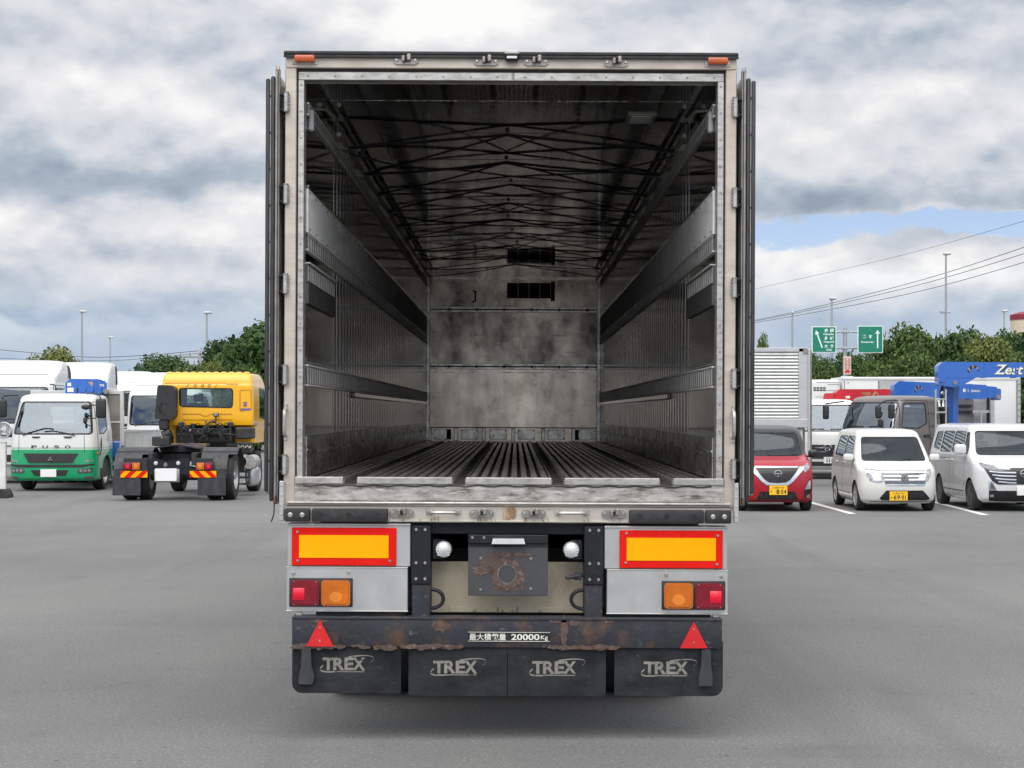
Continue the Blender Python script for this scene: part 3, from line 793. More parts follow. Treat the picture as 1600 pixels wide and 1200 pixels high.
    # --- lamp boards
    for s in (-1, 1):
        def e(px): return X(px) if s < 0 else X(1583-px)
        dy = 0 if s < 0 else 2
        g = G(); g.box(e(448), e(640), -.002, .10, Z(886+dy), Z(819+dy), 0, .004)
        g.box(e(448), e(640), -.010, -.002, Z(822+dy), Z(819+dy), 0, .002)
        add(g, 'reflector_bracket', m_steelpanel)
        g = G()
        x0, x1 = (X(455), X(618)) if s < 0 else (X(966.5), X(1127.5))
        g.box(x0, x1, -.016, -.0025, Z(884.5+dy), Z(825.5+dy), 0, .003)
        b0 = g.obj('reflector_board', [m_redsheet], T)
        g = G(); x0, x1 = (X(466.5), X(606)) if s < 0 else (X(977.5), X(1116.5))
        g.box(x0, x1, -.0185, -.0155, Z(872.5+dy), Z(837+dy), 0)
        g.obj('yellow_panel', m_yelsheet, b0)
        g = G()
        for px, py in (((464.5, 877), (608, 877), (464, 832)) if s < 0 else ((977, 832), (1119.5, 835), (976, 878), (1118.5, 880))): g.bolts([(X(px), -.016, Z(py))], .009, .006, 0)
        g.obj('screw', m_steelbolt, b0)
        g = G(); g.box(e(447), e(636), -.012, .10, Z(955+dy), Z(886.6+dy), 0, .004)
        g.box(e(446.5), e(636.5), -.016, .0, Z(888+dy), Z(886.6+dy), 0, .002); g.box(e(446.5), e(637), -.018, .0, Z(956.5+dy), Z(954.5+dy), 0, .002)
        g.bolts([(e(457.5), -.012, Z(897+dy)), (e(543.5), -.012, Z(895+dy))], .011, .008, 1, seg=10)
        board = g.obj('lamp_board', [m_steelpanel, m_steelbolt], T)
        g = G(); g.box(e(451.5), e(550.5), -.022, -.0115, Z(949+dy), Z(904+dy), 0, .008, 2)
        unit = g.obj('tail_lamp', m_matt, T)
        for px0, px1, m1, m2, hx in ((454.5, 498.5, m_redlens, m_redlens2, (458, 476)), (502, 547, m_amber, m_amber2, (512, 536))):
            g = G(); poly = rp([(e(px0), Z(947+dy)), (e(px1), Z(947+dy)), (e(px1), Z(907+dy)), (e(px0), Z(907+dy))], .022, 5)
            g.prism(poly, -.034, -.022, 'y', 0)
            cx_ = (e(px0)+e(px1))/2; cz = Z(927+dy)
            inner = [((u-cx_)*.86+cx_, (v-cz)*.86+cz) for u, v in poly]
            g.prism(inner, -.040, -.034, 'y', 0)
            if m1 is m_redlens: g.box(e(hx[0]), e(hx[1]), -.0425, -.040, Z(938+dy), Z(919+dy), 1, .002)
            else:
                pl = [(cx_+math.cos(t)*.036, Z(933+dy)+math.sin(t)*.030) for t in np.linspace(0, 2*PI, 18)[:-1]]
                g.prism(pl, -.0412, -.040, 'y', 1)
            for u in (px0+5, px1-5):
                for v in (909.5, 944.5): g.bolts([(e(u), -.034, Z(v+dy))], .004, .003, 2)
            g.obj('red_lens' if m1 is m_redlens else 'amber_lens', [m1, m2, m_steelbolt], unit, smooth=50)
        # upright with bolts
        g = G(); g.box(e(641.5), e(671.5), -.008, .16, Z(913), Z(822), 0, .003); g.box(e(642.5), e(670.5), .002, .16, Z(965), Z(913.2), 1, .003)
        for u in (649, 663):
            for v in (828, 880, 905): g.bolts([(e(u), -.008, Z(v))], .010, .006, 2, seg=10)
        add(g, 'upright', [m_blackmetal, m_ruststeel, m_steelbolt])
        # work lamp and its bracket
        g = G(); g.box(e(674), e(693), .03, .06, Z(875), Z(844), 0, .004)
        wl = g.obj('reversing_lamp', m_blackmetal, T)
        g = G(); cxl = e(691.5); g.lathe([(0.001, -.05), (.022, -.046), (.040, -.034), (.046, -.012), (.046, .03)], (cxl, .03, Z(859.5)), 'y', 24, 0)
        for k in range(5): g.box(cxl-.034, cxl+.034, -.017+.004*abs(k-2), .0, Z(851+k*4), Z(852.2+k*4), 0)
        g.obj('lens', m_whitelens, wl)
        # lashing rings
        pts = [(e(673)+(-s)*.065*math.sin(t), .03, Z(937)+.052*math.cos(t)) for t in np.linspace(0, PI, 12)]
        g = G(); g.tube(pts, .0105, 8); add(g, 'lashing_ring', m_blackmetal)
    g = G(); g.tube([(X(914), .03, Z(898)), (X(898), .0, Z(900)), (X(884), -.02, Z(902)), (X(882), -.02, Z(900))], [.012, .012, .010, .006], 8); g.box(X(896), X(908), .0, .04, Z(906), Z(894), 0, .004)
    add(g, 'lashing_hook', m_ruststeel)
    # --- middle: cross member, coupler plate, beige plate, dark void behind
    g = G(); g.box(X(640), X(944), .06, .16, Z(836), Z(817)-.001, 0, .004); add(g, 'cross_member', m_blackmetal)
    g = G(); g.box(X(671), X(912), .17, .19, Z(963), Z(882), 0, .003)
    for a, b_ in ((700, 775), (778, 806), (809, 880)): g.box(X(a), X(b_), .158, .17, Z(962), Z(953.5), 0, .002)
    g.bolts([(X(v), .158, Z(960)) for v in (740, 784, 800, 844)], .008, .004, 1)
    add(g, 'axle_guard_plate', [m_beige, m_dull])
    g = G(); g.box(X(730.5), X(854.5), -.03, .0, Z(930), Z(835.5), 0, .003)
    g.box(X(730.5), X(854.5), -.045, -.03, Z(848), Z(835.5), 1, .002); g.box(X(731), X(854), -.0335, -.03, Z(854), Z(848)-.0005, 2)
    g.bolts([(X(750), -.03, Z(872)), (X(828), -.03, Z(872)), (X(750), -.03, Z(921)), (X(828), -.03, Z(919))], .009, .004, 3)
    g.bolts([(X(737), -.045, Z(839.5)), (X(755), -.045, Z(839.5))], .010, .006, 3)
    rnd = random.Random(9)
    def blobpoly(cx_, cz, rx, rz, n=26, rough=.18):
        return [(cx_+math.cos(t)*rx*(1+rnd.uniform(-rough, rough)), cz+math.sin(t)*rz*(1+rnd.uniform(-rough, rough))) for t in np.linspace(0, 2*PI, n+1)[:-1]]
    def ringstain(cx_, cz, r0, r1, y, m):
        A = blobpoly(cx_, cz, r1, r1, 30, .10); B_ = blobpoly(cx_, cz, r0, r0, 30, .05)
        va = [g.bm.verts.new((u, y, v)) for u, v in A]; vb = [g.bm.verts.new((u, y, v)) for u, v in B_]
        for i in range(30): g.face((va[i], va[(i+1) % 30], vb[(i+1) % 30], vb[i]), m)
    ringstain(X(791), Z(896), .050, .090, -.0336, 4)
    ringstain(X(791), Z(896), .047, .053, -.0340, 5)
    for px, py, a, b_ in ((766, 879, .07, .02), (800, 866, .11, .012), (752, 890, .045, .03), (815, 905, .012, .07), (790, 918, .09, .012), (775, 868, .05, .012)):
        g.prism(blobpoly(X(px), Z(py), a, b_, 26, .28), -.0308-.0002*((px*7+py) % 11), -.0302, 'y', 4)
    add(g, 'coupler_plate', [m_plate, m_blackmetal, m_voidpaint, m_dull, m_rust, mat('bare grey steel', (.15, .15, .155), .6, .3, .2, 20)])
    g = G(); g.prism([(X(767), Z(848.5)), (X(819), Z(848.5)), (X(817), Z(840)), (X(769), Z(840))], -.075, -.045, 'y', 0); add(g, 'number_plate_lamp', m_whitelens)
    # --- under-run beam
    g = G(); g.box(X(457), X(1126), -.05, .06, Z(1010.5), Z(963), 0, .008, 2)
    g.box(X(457), X(1126), -.056, -.05, Z(967), Z(963)-.001, 0, .002)
    for k in range(58):       # flaked rust along the lower edge and round the uprights
        px = rnd.choice([rnd.uniform(462, 715), rnd.uniform(860, 960), rnd.uniform(462, 520), rnd.uniform(660, 720)])
        q = blobpoly(X(px), Z(1011-rnd.uniform(0, 3)), rnd.uniform(.012, .05), rnd.uniform(.006, .014), 12, .35)
        g.prism(q, -.0535-k*.00012, -.049, 'y', 1)
    for px, py, a, b_ in ((472, 990, .016, .085), (690, 976, .05, .035), (684, 992, .03, .05), (880, 985, .022, .08), (870, 968, .05, .012), (1119, 990, .012, .07), (895, 970, .03, .02), (950, 968, .03, .012), (500, 970, .05, .01)):
        kk = .0522-.0001*py*.01*((px*7) % 5); g.prism(blobpoly(X(px), Z(py), a, b_, 22, .3), -kk, -.049, 'y', 1)
    beam = g.obj('underrun_beam', [m_ruststeel, m_rust], T)
    g = G()
    g.box(X(731), X(858), -.054, -.0505, Z(1000.5), Z(985.5), 0, .001)
    g.box(X(731), X(858), -.0550, -.054, Z(986.4), Z(985.7), 1); g.box(X(731), X(858), -.0550, -.054, Z(1000.3), Z(999.6), 1)
    g.text('最大積載量', X(733), X(790), Z(998.6), Z(988), -.0552, m=1, bold=.012)
    g.text('20000', X(798), X(842), Z(998), Z(988.6), -.0552, m=1, bold=.02)
    g.text('Kg', X(844), X(855), Z(999), Z(990.5), -.0552, m=1, bold=.01)
    g.obj('load_plate', [m_voidpaint, m_white], beam, smooth=None)
    for c, yb in ((501, 0), (1081.5, 0)):
        g = G(); g.prism(rp([(X(c-21.5), Z(1009)), (X(c+21.5), Z(1009)), (X(c), Z(968))], .008), -.066, -.0505, 'y', 0)
        g.bolts([(X(c), -.066, Z(980)), (X(c), -.066, Z(1000.5))], .006, .004, 1)
        add(g, 'triangle_reflector', [m_red, m_steelbolt])
    for a, b_ in ((492, 632), (950, 1110)):
        g = G(); g.box(X(a), X(b_), .02, .1, Z(963.5), Z(957.5), 0, .002); add(g, 'beam_bracket', m_ruststeel)
    for a in (462, 1113): 
        g = G(); g.box(X(a), X(a+9), -.01, .02, Z(963), Z(957), 0, .002); add(g, 'clip', m_bright)
    # --- mud flaps with printed lettering
    def flap(x0, x1, zb, y, rl, rr_, lx0, lx1, ly):
        n = len([0]); zt = Z(1000)
        poly = []
        def arc(cx_, cz, r, a0, a1): return [(cx_+r*math.cos(t), cz+r*math.sin(t)) for t in np.linspace(a0, a1, 7)]
        poly += [(x0, zt)]+(arc(x0+rl, zb+rl, rl, PI, 1.5*PI) if rl else [(x0, zb)])
        poly += (arc(x1-rr_, zb+rr_, rr_, 1.5*PI, 2*PI) if rr_ else [(x1, zb)])+[(x1, zt)]
        g = G(); g.prism(poly, y, y+.012, 'y', 0)
        fl = g.obj('mud_flap', m_flap, T, smooth=20)
        g = G(); w = lx1-lx0; c = (lx0+lx1)/2; zc = Z(ly)
        for ch, f0, f1 in (('T', .02, .24), ('R', .23, .45), ('E', .45, .63), ('X', .61, .86)):
            g.text(ch, lx0+w*f0, lx0+w*f1, zc-.036, zc+.034, y-.0012, bold=.035)
        g.box(lx0+w*.10, lx0+w*.84, y-.0012, y-.0008, zc-.046, zc-.041)
        el = []
        for t in np.linspace(-.55, 2*PI-1.0, 64):
            u, v = math.cos(t)*w*.54, math.sin(t)*.034
            a = R(12); el.append((c+u*math.cos(a)-v*math.sin(a), zc+u*math.sin(a)+v*math.cos(a), 1))
        for i in range(len(el)-1):
            t = i/(len(el)-1); wd = .0012+.0042*abs(math.sin(t*PI*1.0))**2
            (u0, v0, _), (u1, v1, _) = el[i], el[i+1]
            if .42 < t < .58 or t < .04: pass
            vs = [g.bm.verts.new(q) for q in ((u0, y-.0016, v0-wd), (u1, y-.0016, v1-wd), (u1, y-.0016, v1+wd), (u0, y-.0016, v0+wd))]
            if zc-.040 < (v0+v1)/2 < zc+.036 and -w*.46 < (u0+u1)/2-c < w*.36: 
                bmesh.ops.delete(g.bm, geom=vs, context='VERTS'); continue
            g.face(vs, 0)
        g.obj('lettering', m_logo, fl, smooth=None)
        return fl
    flap(X(457), X(626.5), Z(1083), -.030, .055, .012, X(503), X(582), 1037)
    flap(X(638.5), X(791.5), Z(1086), -.034, .012, .012, X(675), X(757), 1041)
    flap(X(793), X(945.5), Z(1086), -.034, .012, .012, X(829), X(911), 1041)
    flap(X(959), X(1128), Z(1085), -.030, .012, .055, X(1003), X(1085), 1041)
    for a, sgn in ((480, 1), (1101, -1)):
        g = G(); g.prism(rp([(X(a-7), Z(1011)), (X(a+7), Z(1011)), (X(a+8), Z(1040)), (X(a+13*sgn if sgn > 0 else a+10), Z(1056)), (X(a+10), Z(1068)), (X(a-12), Z(1068)), (X(a-11), Z(1052)), (X(a-8), Z(1040))], .01), -.062, -.031, 'y', 0)
        add(g, 'flap_bracket', m_rubber2)
    # --- chassis, axles, wheels, landing legs
    g = G()
    for s in (-1, 1): g.box(s*.5-.06, s*.5+.06, .2, LEN, .92, 1.22, 0, .01)
    for k in range(12): g.box(-.44, .44, 1+k*1.05, 1.1+k*1.05, .98, 1.16)
    g.box(XO+.01, XP-.01, .122, LEN+.1, ZF-.17, ZF-.09, 0)
    g.box(-1.15, 1.15, 1.0, 1.02, .62, ZF-.1, 0); g.box(-.45, .45, 1.2, 3.6, .55, .60, 0)  # full-width sheet and tray added to darken the underside
    for a in (-.9, .9): g.box(a-.3, a+.3, .2, 1.0, 1.21, 1.24)
    add(g, 'chassis', m_voidpaint)
    tyre = None
    for ya in (1.72, 3.05):
        g = G(); g.cyl((-1.0, ya, .5), (1.0, ya, .5), .07, None, 12); g.box(-.2, .2, ya-.2, ya+.2, .5, .9); add(g, 'axle', m_chassis)
        for xx in (-1.02, -.70, .70, 1.02):
            g = G(); g.lathe([(.30, -.13), (.44, -.135), (.485, -.11), (.497, -.05), (.497, .05), (.485, .11), (.44, .135), (.30, .13)], (xx, ya, .497), 'x', 32, 0)
            w = g.obj('wheel', m_tyre, T)
            g = G(); g.lathe([(.02, -.02), (.1, -.04), (.2, -.06), (.29, -.10), (.31, -.12), (.31, .12), (.29, .10), (.2, .02), (.02, .0)], (xx, ya, .497), 'x', 24, 0); g.obj('rim', m_steelrim, w)
    for s in (-1, 1):
        g = G()
        for z in (.45, .62, .79): g.box(s*1.2-.02, s*1.2+.02, 3.9, 9.6, z, z+.11, 0, .01)
        for y in (4.2, 6.6, 9.2): g.box(s*1.17-.02, s*1.17+.02, y, y+.06, .45, 1.25)
        add(g, 'shade_strip', m_dull)  # unseen side slats, added to keep light out from under the trailer
        g = G(); g.box(s*.60, s*1.1, 4.6, 6.2, .50, 1.15, 0, .03); add(g, 'underbody_box', m_chassis)  # unseen box, added to block light under the trailer
        g = G(); g.box(s*.75-.06, s*.75+.06, 10.0, 10.12, .12, 1.2); g.box(s*.75-.14, s*.75+.14, 9.92, 10.2, 0, .03); g.box(s*.75-.04, s*.75+.04, 10.02, 10.1, .03, .12)
        add(g, 'landing_leg', m_chassis)
    T.rotation_euler = (0, .0046, 0)
    return T
build_trailer()
# ------------------------------------------------------------------ vehicle bodies
def pchip(zs, vs, zq):
    zs, vs, zq = np.array(zs, float), np.array(vs, float), np.array(zq, float)
    h = np.diff(zs); d = np.diff(vs)/h; n = len(zs); m = np.zeros(n)
    for i in range(1, n-1):
        if d[i-1]*d[i] > 0:
            w1, w2 = 2*h[i]+h[i-1], h[i]+2*h[i-1]; m[i] = (w1+w2)/(w1/d[i-1]+w2/d[i])
    m[0], m[-1] = d[0], d[-1]
    k = np.clip(np.searchsorted(zs, zq, side='right')-1, 0, n-2)
    t = (zq-zs[k])/h[k]; hk = h[k]
    return (1+2*t)*(1-t)**2*vs[k]+t*(1-t)**2*hk*m[k]+t*t*(3-2*t)*vs[k+1]+t*t*(t-1)*hk*m[k+1]
def loft(rows, dz=.04, inset=0.0, zlo=None, zhi=None):
    """closed body from horizontal slices (z, yfront, yback, halfwidth, front corner r, rear corner r, front bow)"""
    rows = np.array(rows, float)
    zlo = rows[0, 0] if zlo is None else zlo; zhi = rows[-1, 0] if zhi is None else zhi
    zq = sorted(set([float(z) for z in rows[:, 0] if zlo < z < zhi]+list(np.linspace(zlo, zhi, max(4, int((zhi-zlo)/dz)+1)))))
    zq = [z for i, z in enumerate(zq) if i == 0 or z-zq[i-1] > 1e-4]
    cols = [pchip(rows[:, 0], rows[:, c], zq) for c in range(1, 7)]
    g = G(); rings = []
    for i, z in enumerate(zq):
        yf, yb, w, rf, rr, bow = (c[i] for c in cols)
        yf += inset; yb -= inset; w -= inset
        rf = min(rf, w*.9, (yb-yf)*.45); rr = min(rr, w*.9, (yb-yf)*.45)
        p = []
        for t in np.linspace(0, 1, 15)[:-1]: p.append((-w, yb-rr+(yf+rf-yb+rr)*t))
        for a in np.linspace(PI, 1.5*PI, 8)[:-1]: p.append((-w+rf+rf*math.cos(a), yf+rf+rf*math.sin(a)))
        for t in np.linspace(0, 1, 15)[:-1]: p.append((-w+rf+(2*w-2*rf)*t, yf))
        for a in np.linspace(1.5*PI, 2*PI, 8)[:-1]: p.append((w-rf+rf*math.cos(a), yf+rf+rf*math.sin(a)))
        for t in np.linspace(0, 1, 15)[:-1]: p.append((w, yf+rf+(yb-rr-yf-rf)*t))
        for a in np.linspace(0, .5*PI, 6)[:-1]: p.append((w-rr+rr*math.cos(a), yb-rr+rr*math.sin(a)))
        for t in np.linspace(0, 1, 9)[:-1]: p.append((w-rr-(2*w-2*rr)*t, yb))
        for a in np.linspace(.5*PI, PI, 6)[:-1]: p.append((-w+rr+rr*math.cos(a), yb-rr+rr*math.sin(a)))
        L_ = max(yb-yf, .01)
        rings.append([g.bm.verts.new((x, y+bow*(x/max(w, .01))**2*max(0.0, 1-(y-yf)/L_)**3, z)) for x, y in p])
    n = len(rings[0])
    for A, B_ in zip(rings, rings[1:]):
        for k in range(n): g.face((A[k], A[(k+1) % n], B_[(k+1) % n], B_[k]))
    g.face(rings[0][::-1]); g.face(rings[-1])
    bmesh.ops.recalc_face_normals(g.bm, faces=g.bm.faces[:])
    return g
def offset_poly(poly, d):
    n = len(poly); c = sum((Vector(p) for p in poly), Vector((0, 0)))/n; out = []
    for i in range(n):
        a, p, b = Vector(poly[i-1]), Vector(poly[i]), Vector(poly[(i+1) % n])
        t = (b-a).normalized(); nn = Vector((-t.y, t.x))
        if nn.dot(c-p) < 0: nn = -nn
        out.append(tuple(p+nn*d))
    return out
AX = {'f': Vector((0, 1, 0)), 'b': Vector((0, -1, 0)), 'l': Vector((1, 0, 0)), 'r': Vector((-1, 0, 0)), 't': Vector((0, 0, -1))}
class Body:
    """a painted hull; panels are laid on its skin, windows and wheel wells are cut out of it"""
    def __init__(self, root, rows, mat_, dz=.04, name='body', smooth=32, lining=None):
        self.root = root; self.rows = rows; self.lining = lining or m_interior
        g = loft(rows, dz); self.bvh = BVHTree.FromBMesh(g.bm)
        self.hull = g.obj(name, [mat_, self.lining], root, smooth=None); self.smooth = smooth
        self.cut = []
    def hit(self, u, v, ax):
        d = AX[ax]
        o = Vector((u, -9, v)) if ax == 'f' else (Vector((u, 20, v)) if ax == 'b' else (Vector((-9, u, v)) if ax == 'l' else (Vector((9, u, v)) if ax == 'r' else Vector((u, v, 9)))))
        h = self.bvh.ray_cast(o, d)[0]
        if h is None:
            q = self.bvh.find_nearest(o+d*9 if ax in 'flr' else o+d*18)[0]
            for k in range(1, 30):        # step towards the middle until the skin is met
                f = 1-k/60
                if ax in 'fb': o2 = Vector((u*f, o.y, v))
                elif ax in 'lr': o2 = Vector((o.x, u, v*f+.9*(1-f)))
                else: o2 = Vector((u*f, v, 9))
                h2 = self.bvh.ray_cast(o2, d)[0]
                if h2 is not None:
                    h = Vector((u, h2.y, v)) if ax in 'fb' else (Vector((h2.x, u, v)) if ax in 'lr' else Vector((u, v, h2.z)))
                    break
            if h is None: h = q
        return h
    def panel(self, name, poly, ax, m, off=.005, r=.0, depth=.03, parent=None, step=.045, g=None, mi=0):
        off = off if off < 0 else off+.004
        """a polygon wrapped on the skin"""
        d = AX[ax]; own = g is None; g = g or G()
        bm2 = bmesh.new(); vs = [bm2.verts.new((p[0], p[1], 0)) for p in rp(poly, r)]
        bm2.faces.new(vs)
        us = [v.co.x for v in vs]; zs = [v.co.y for v in vs]
        for c, lo, hi in ((0, min(us), max(us)), (1, min(zs), max(zs))):
            k = int((hi-lo)/step)
            for i in range(1, k+1):
                q = lo+(hi-lo)*i/(k+1); no = (1, 0, 0) if c == 0 else (0, 1, 0)
                bmesh.ops.bisect_plane(bm2, geom=bm2.verts[:]+bm2.edges[:]+bm2.faces[:], plane_co=(q, q, 0), plane_no=no)
        bm2.verts.ensure_lookup_table(); bm2.verts.index_update()
        F_ = {}; 
        for v in bm2.verts: F_[v.index] = g.bm.verts.new(self.hit(v.co.x, v.co.y, ax)-d*off)
        for f in bm2.faces: g.face([F_[v.index] for v in f.verts], mi)
        if depth:
            B_ = {}
            for e in bm2.edges:
                if len(e.link_faces) == 1:
                    for v in e.verts:
                        if v.index not in B_: B_[v.index] = g.bm.verts.new(F_[v.index].co+d*(off+depth))
                    a, b = e.verts; g.face((F_[a.index], F_[b.index], B_[b.index], B_[a.index]), mi)
        bm2.free()
        if own: return g.obj(name, m, parent or self.root)
        return g
    def ring(self, name, poly, ax, m, t=.02, off=.004, r=.03, parent=None, g=None, mi=0):
        own = g is None; g = g or G(); d = AX[ax]
        A = []; pts = rp(poly, r)
        dense = []
        for i in range(len(pts)):
            a, b = Vector(pts[i]), Vector(pts[(i+1) % len(pts)]); n = max(1, int((b-a).length/.05))
            dense += [tuple(a.lerp(b, k/n)) for k in range(n)]
        inner = offset_poly(dense, t*.5); outer = offset_poly(dense, -t*.5)
        va = [g.bm.verts.new(self.hit(u, v, ax)-d*off) for u, v in outer]; vb = [g.bm.verts.new(self.hit(u, v, ax)-d*off) for u, v in inner]
        vc = [g.bm.verts.new(v.co+d*(off+.02)) for v in vb]
        n = len(va)
        for i in range(n):
            g.face((va[i], va[(i+1) % n], vb[(i+1) % n], vb[i]), mi); g.face((vb[i], vb[(i+1) % n], vc[(i+1) % n], vc[i]), mi)
        if own: return g.obj(name, m, parent or self.root)
    def line(self, pts, ax, w=.008, off=.004, g=None, m=None, name='panel_gap', mi=0):
        """a thin strip along a polyline on the skin"""
        own = g is None; g = g or G(); d = AX[ax]
        D = []
        for a, b in zip(pts, pts[1:]):
            a, b = Vector(a), Vector(b); n = max(1, int((b-a).length/.04))
            D += [a.lerp(b, k/n) for k in range(n)]
        D.append(Vector(pts[-1])); prev = None
        for i, p in enumerate(D):
            t = (D[min(i+1, len(D)-1)]-D[max(0, i-1)]).normalized(); nn = Vector((-t.y, t.x))*w*.5
            cur = [g.bm.verts.new(self.hit(*(p+nn*s), ax)-d*off) for s in (-1, 1)]
            if prev: g.face((prev[0], prev[1], cur[1], cur[0]), mi)
            prev = cur
        if own: return g.obj(name, m or m_seam, self.root)
    def lettering(self, s, x0, x1, z0, z1, ax, m, off=.006, bold=0, shear=0, parent=None, space=1.0, name='lettering'):
        vs, fs, a0, a1, b0, b1 = text_polys(s, bold, shear, space); g = G(); d = AX[ax]
        flip = -1 if ax in ('r', 'b') and False else 1
        V = [g.bm.verts.new(self.hit(x0+(u-a0)/(a1-a0)*(x1-x0), z0+(v-b0)/(b1-b0)*(z1-z0), ax)-d*off) for u, v in vs]
        for f in fs: g.face([V[i] for i in f])
        return g.obj(name, m, parent or self.root, smooth=None)
    def window(self, name, poly, ax, gl, deep=.8, r=.04, seal=.022, sealmat=None, start=None, ins=.004, wipe=None):
        pr = rp(poly, r)
        c = G()
        if ax == 'f': c.prism(pr, -3, deep, 'y')
        elif ax == 'b': c.prism(pr, deep, 20, 'y')
        elif ax == 'l': c.prism(pr, -4, deep, 'x')
        else: c.prism(pr, deep, 4, 'x')
        self.cut.append(c)
        o = self.panel(name, poly, ax, gl, off=-ins, r=r, depth=0, step=.08)
        if seal: self.ring('window_seal', poly, ax, sealmat or m_black, seal, .003, r, parent=o)
        return o
    def well(self, y, r, w, side, z=None):
        z = r if z is None else z
        g = G(); x0, x1 = ((w-.26, w+.3) if side > 0 else (-w-.3, -w+.26))
        g.cyl((x0, y, z), (x1, y, z), r, None, 32); self.cut.append(g)
    def cavity(self, z0, z1, inset=.05):
        self.cut.insert(0, loft(self.rows, .06, inset, z0, z1))
    def finish(self, bevel=None):
        o = self.hull
        tmp = []
        for g in self.cut:
            bmesh.ops.recalc_face_normals(g.bm, faces=g.bm.faces[:])
            c = g.obj('cutter', [self.lining], self.root, smooth=None); tmp.append(c)
            md = o.modifiers.new('cut', 'BOOLEAN'); md.operation = 'DIFFERENCE'; md.object = c; md.solver = 'EXACT'; md.material_mode = 'TRANSFER'
        bpy.context.view_layer.update()
        if tmp:
            me = bpy.data.meshes.new_from_object(o.evaluated_get(bpy.context.evaluated_depsgraph_get()))
            o.modifiers.clear(); old = o.data; o.data = me; bpy.data.meshes.remove(old)
            for c in tmp: d = c.data; bpy.data.objects.remove(c); bpy.data.meshes.remove(d)
        o.data.polygons.foreach_set('use_smooth', [True]*len(o.data.polygons))
        o.data.set_sharp_from_angle(angle=R(self.smooth))
        return o
def wheel(root, x, y, r, w, side, style='alloy', rimr=.68, name='wheel', mrim=None):
    s = side
    g = G(); R0 = r*rimr
    g.lathe([(R0, -w/2), (r*.93, -w/2), (r*.985, -w*.40), (r, -w*.25), (r, w*.25), (r*.985, w*.40), (r*.93, w/2), (R0, w/2)], (x, y, r), 'x', 36, caps=False)
    o = g.obj(name, m_tyre, root)
    g = G()
    if style == 'alloy':
        g.lathe([(R0*1.02, -w*.45), (R0*1.02, w*.45), (R0*.97, w*.48), (R0*.92, w*.40), (R0*.90, w*.22), (.01, w*.22)], (0, 0, 0), 'x', 30, 1)
        g.lathe([(R0*1.03, w*.44), (R0*1.0, w*.49), (R0*.93, w*.48), (R0*.90, w*.40)], (0, 0, 0), 'x', 30, 0)
        for k in range(10):
            a = 2*PI*k/10+(.12 if k % 2 else -.12)
            mx = Matrix.Rotation(a, 4, 'X')
            g.box(w*.24, w*.47, -R0*.055, R0*.055, R0*.12, R0*.95, 0, .004, mx=mx)
        g.lathe([(R0*.22, w*.2), (R0*.22, w*.45), (R0*.10, w*.48), (.002, w*.48)], (0, 0, 0), 'x', 16, 0)
    else:
        g.lathe([(R0*1.02, -w*.45), (R0*1.02, w*.46), (R0*.95, w*.49), (R0*.86, w*.30), (R0*.80, -w*.02), (R0*.55, w*.06), (R0*.45, w*.22), (R0*.30, w*.26), (R0*.26, w*.46), (.002, w*.46)], (0, 0, 0), 'x', 30, 0)
        for k in range(8):
            a = 2*PI*k/8; g.cyl((w*.05, R0*.42*math.cos(a), R0*.42*math.sin(a)), (w*.30, R0*.42*math.cos(a), R0*.42*math.sin(a)), R0*.035, None, 8, 0)
            g.cyl((w*.0, R0*.68*math.cos(a), R0*.68*math.sin(a)), (w*.035, R0*.68*math.cos(a), R0*.68*math.sin(a)), R0*.09, None, 10, 1)
    mx = Matrix.Translation((x, y, r)) @ (Matrix.Identity(4) if s > 0 else Matrix.Rotation(PI, 4, 'Z'))
    g.obj('rim', [mrim or (m_rim if style == 'alloy' else m_steelrim), m_voidpaint], o, mx=mx)
    return o
def seat(root, x, y, z, w=.42, m=None):
    g = G(); g.box(x-w/2, x+w/2, y-.05, y+.40, z, z+.12, 0, .04, 2)
    g.box(x-w/2, x+w/2, y+.36, y+.50, z+.05, z+.58, 0, .05, 2); g.box(x-.12, x+.12, y+.40, y+.49, z+.60, z+.78, 0, .04, 2)
    return g.obj('seat', m or m_cloth, root)
def steering(root, x, y, z, r=.18):
    g = G(); pts = [(x+r*math.cos(t), y+.25*r*math.sin(t), z+.95*r*math.sin(t)) for t in np.linspace(0, 2*PI, 20)]
    g.tube(pts, .014, 6); g.box(x-r*.9, x+r*.9, y-.01, y+.01, z-.02, z+.02); g.cyl((x, y, z), (x, y-.3, z-.15), .03)
    return g.obj('steering_wheel', m_matt, root)
def mirror_pod(body, x, y, z, m, sx=.20, sy=.10, sz=.13, side=1, glassback=False):
    g = G(); g.box(x-sx/2, x+sx/2, y-sy/2, y+sy/2, z-sz/2, z+sz/2, 0, .045, 3)
    g.box(x-side*sx/2-side*.08, x-side*sx*.3, y-.02, y+.03, z-sz*.45, z-sz*.2, 1, .01)
    return g.obj('wing_mirror', [m, m_black], body.root)
def number_plate(body, x, z, w, h, m, lines=None, mt=None, ax='f', parent=None, off=.025):
    pt = body.hit(x, z, 'f'); y = pt.y-off
    g = G(); g.box(x-w/2, x+w/2, y-.006, y+.03, z-h/2, z+h/2, 0, .004)
    o = g.obj('number_plate', m, body.root)
    if lines:
        g = G()
        for s, x0, x1, z0, z1, bold in lines: g.text(s, x+x0*w, x+x1*w, z+z0*h, z+z1*h, y-.0072, bold=bold)
        g.obj('lettering', mt or m_matt, o, smooth=None)
    return o
def wiper(root, pts, r=.008):
    g = G(); g.tube(pts, r, 6); return g.obj('wiper', m_matt, root)
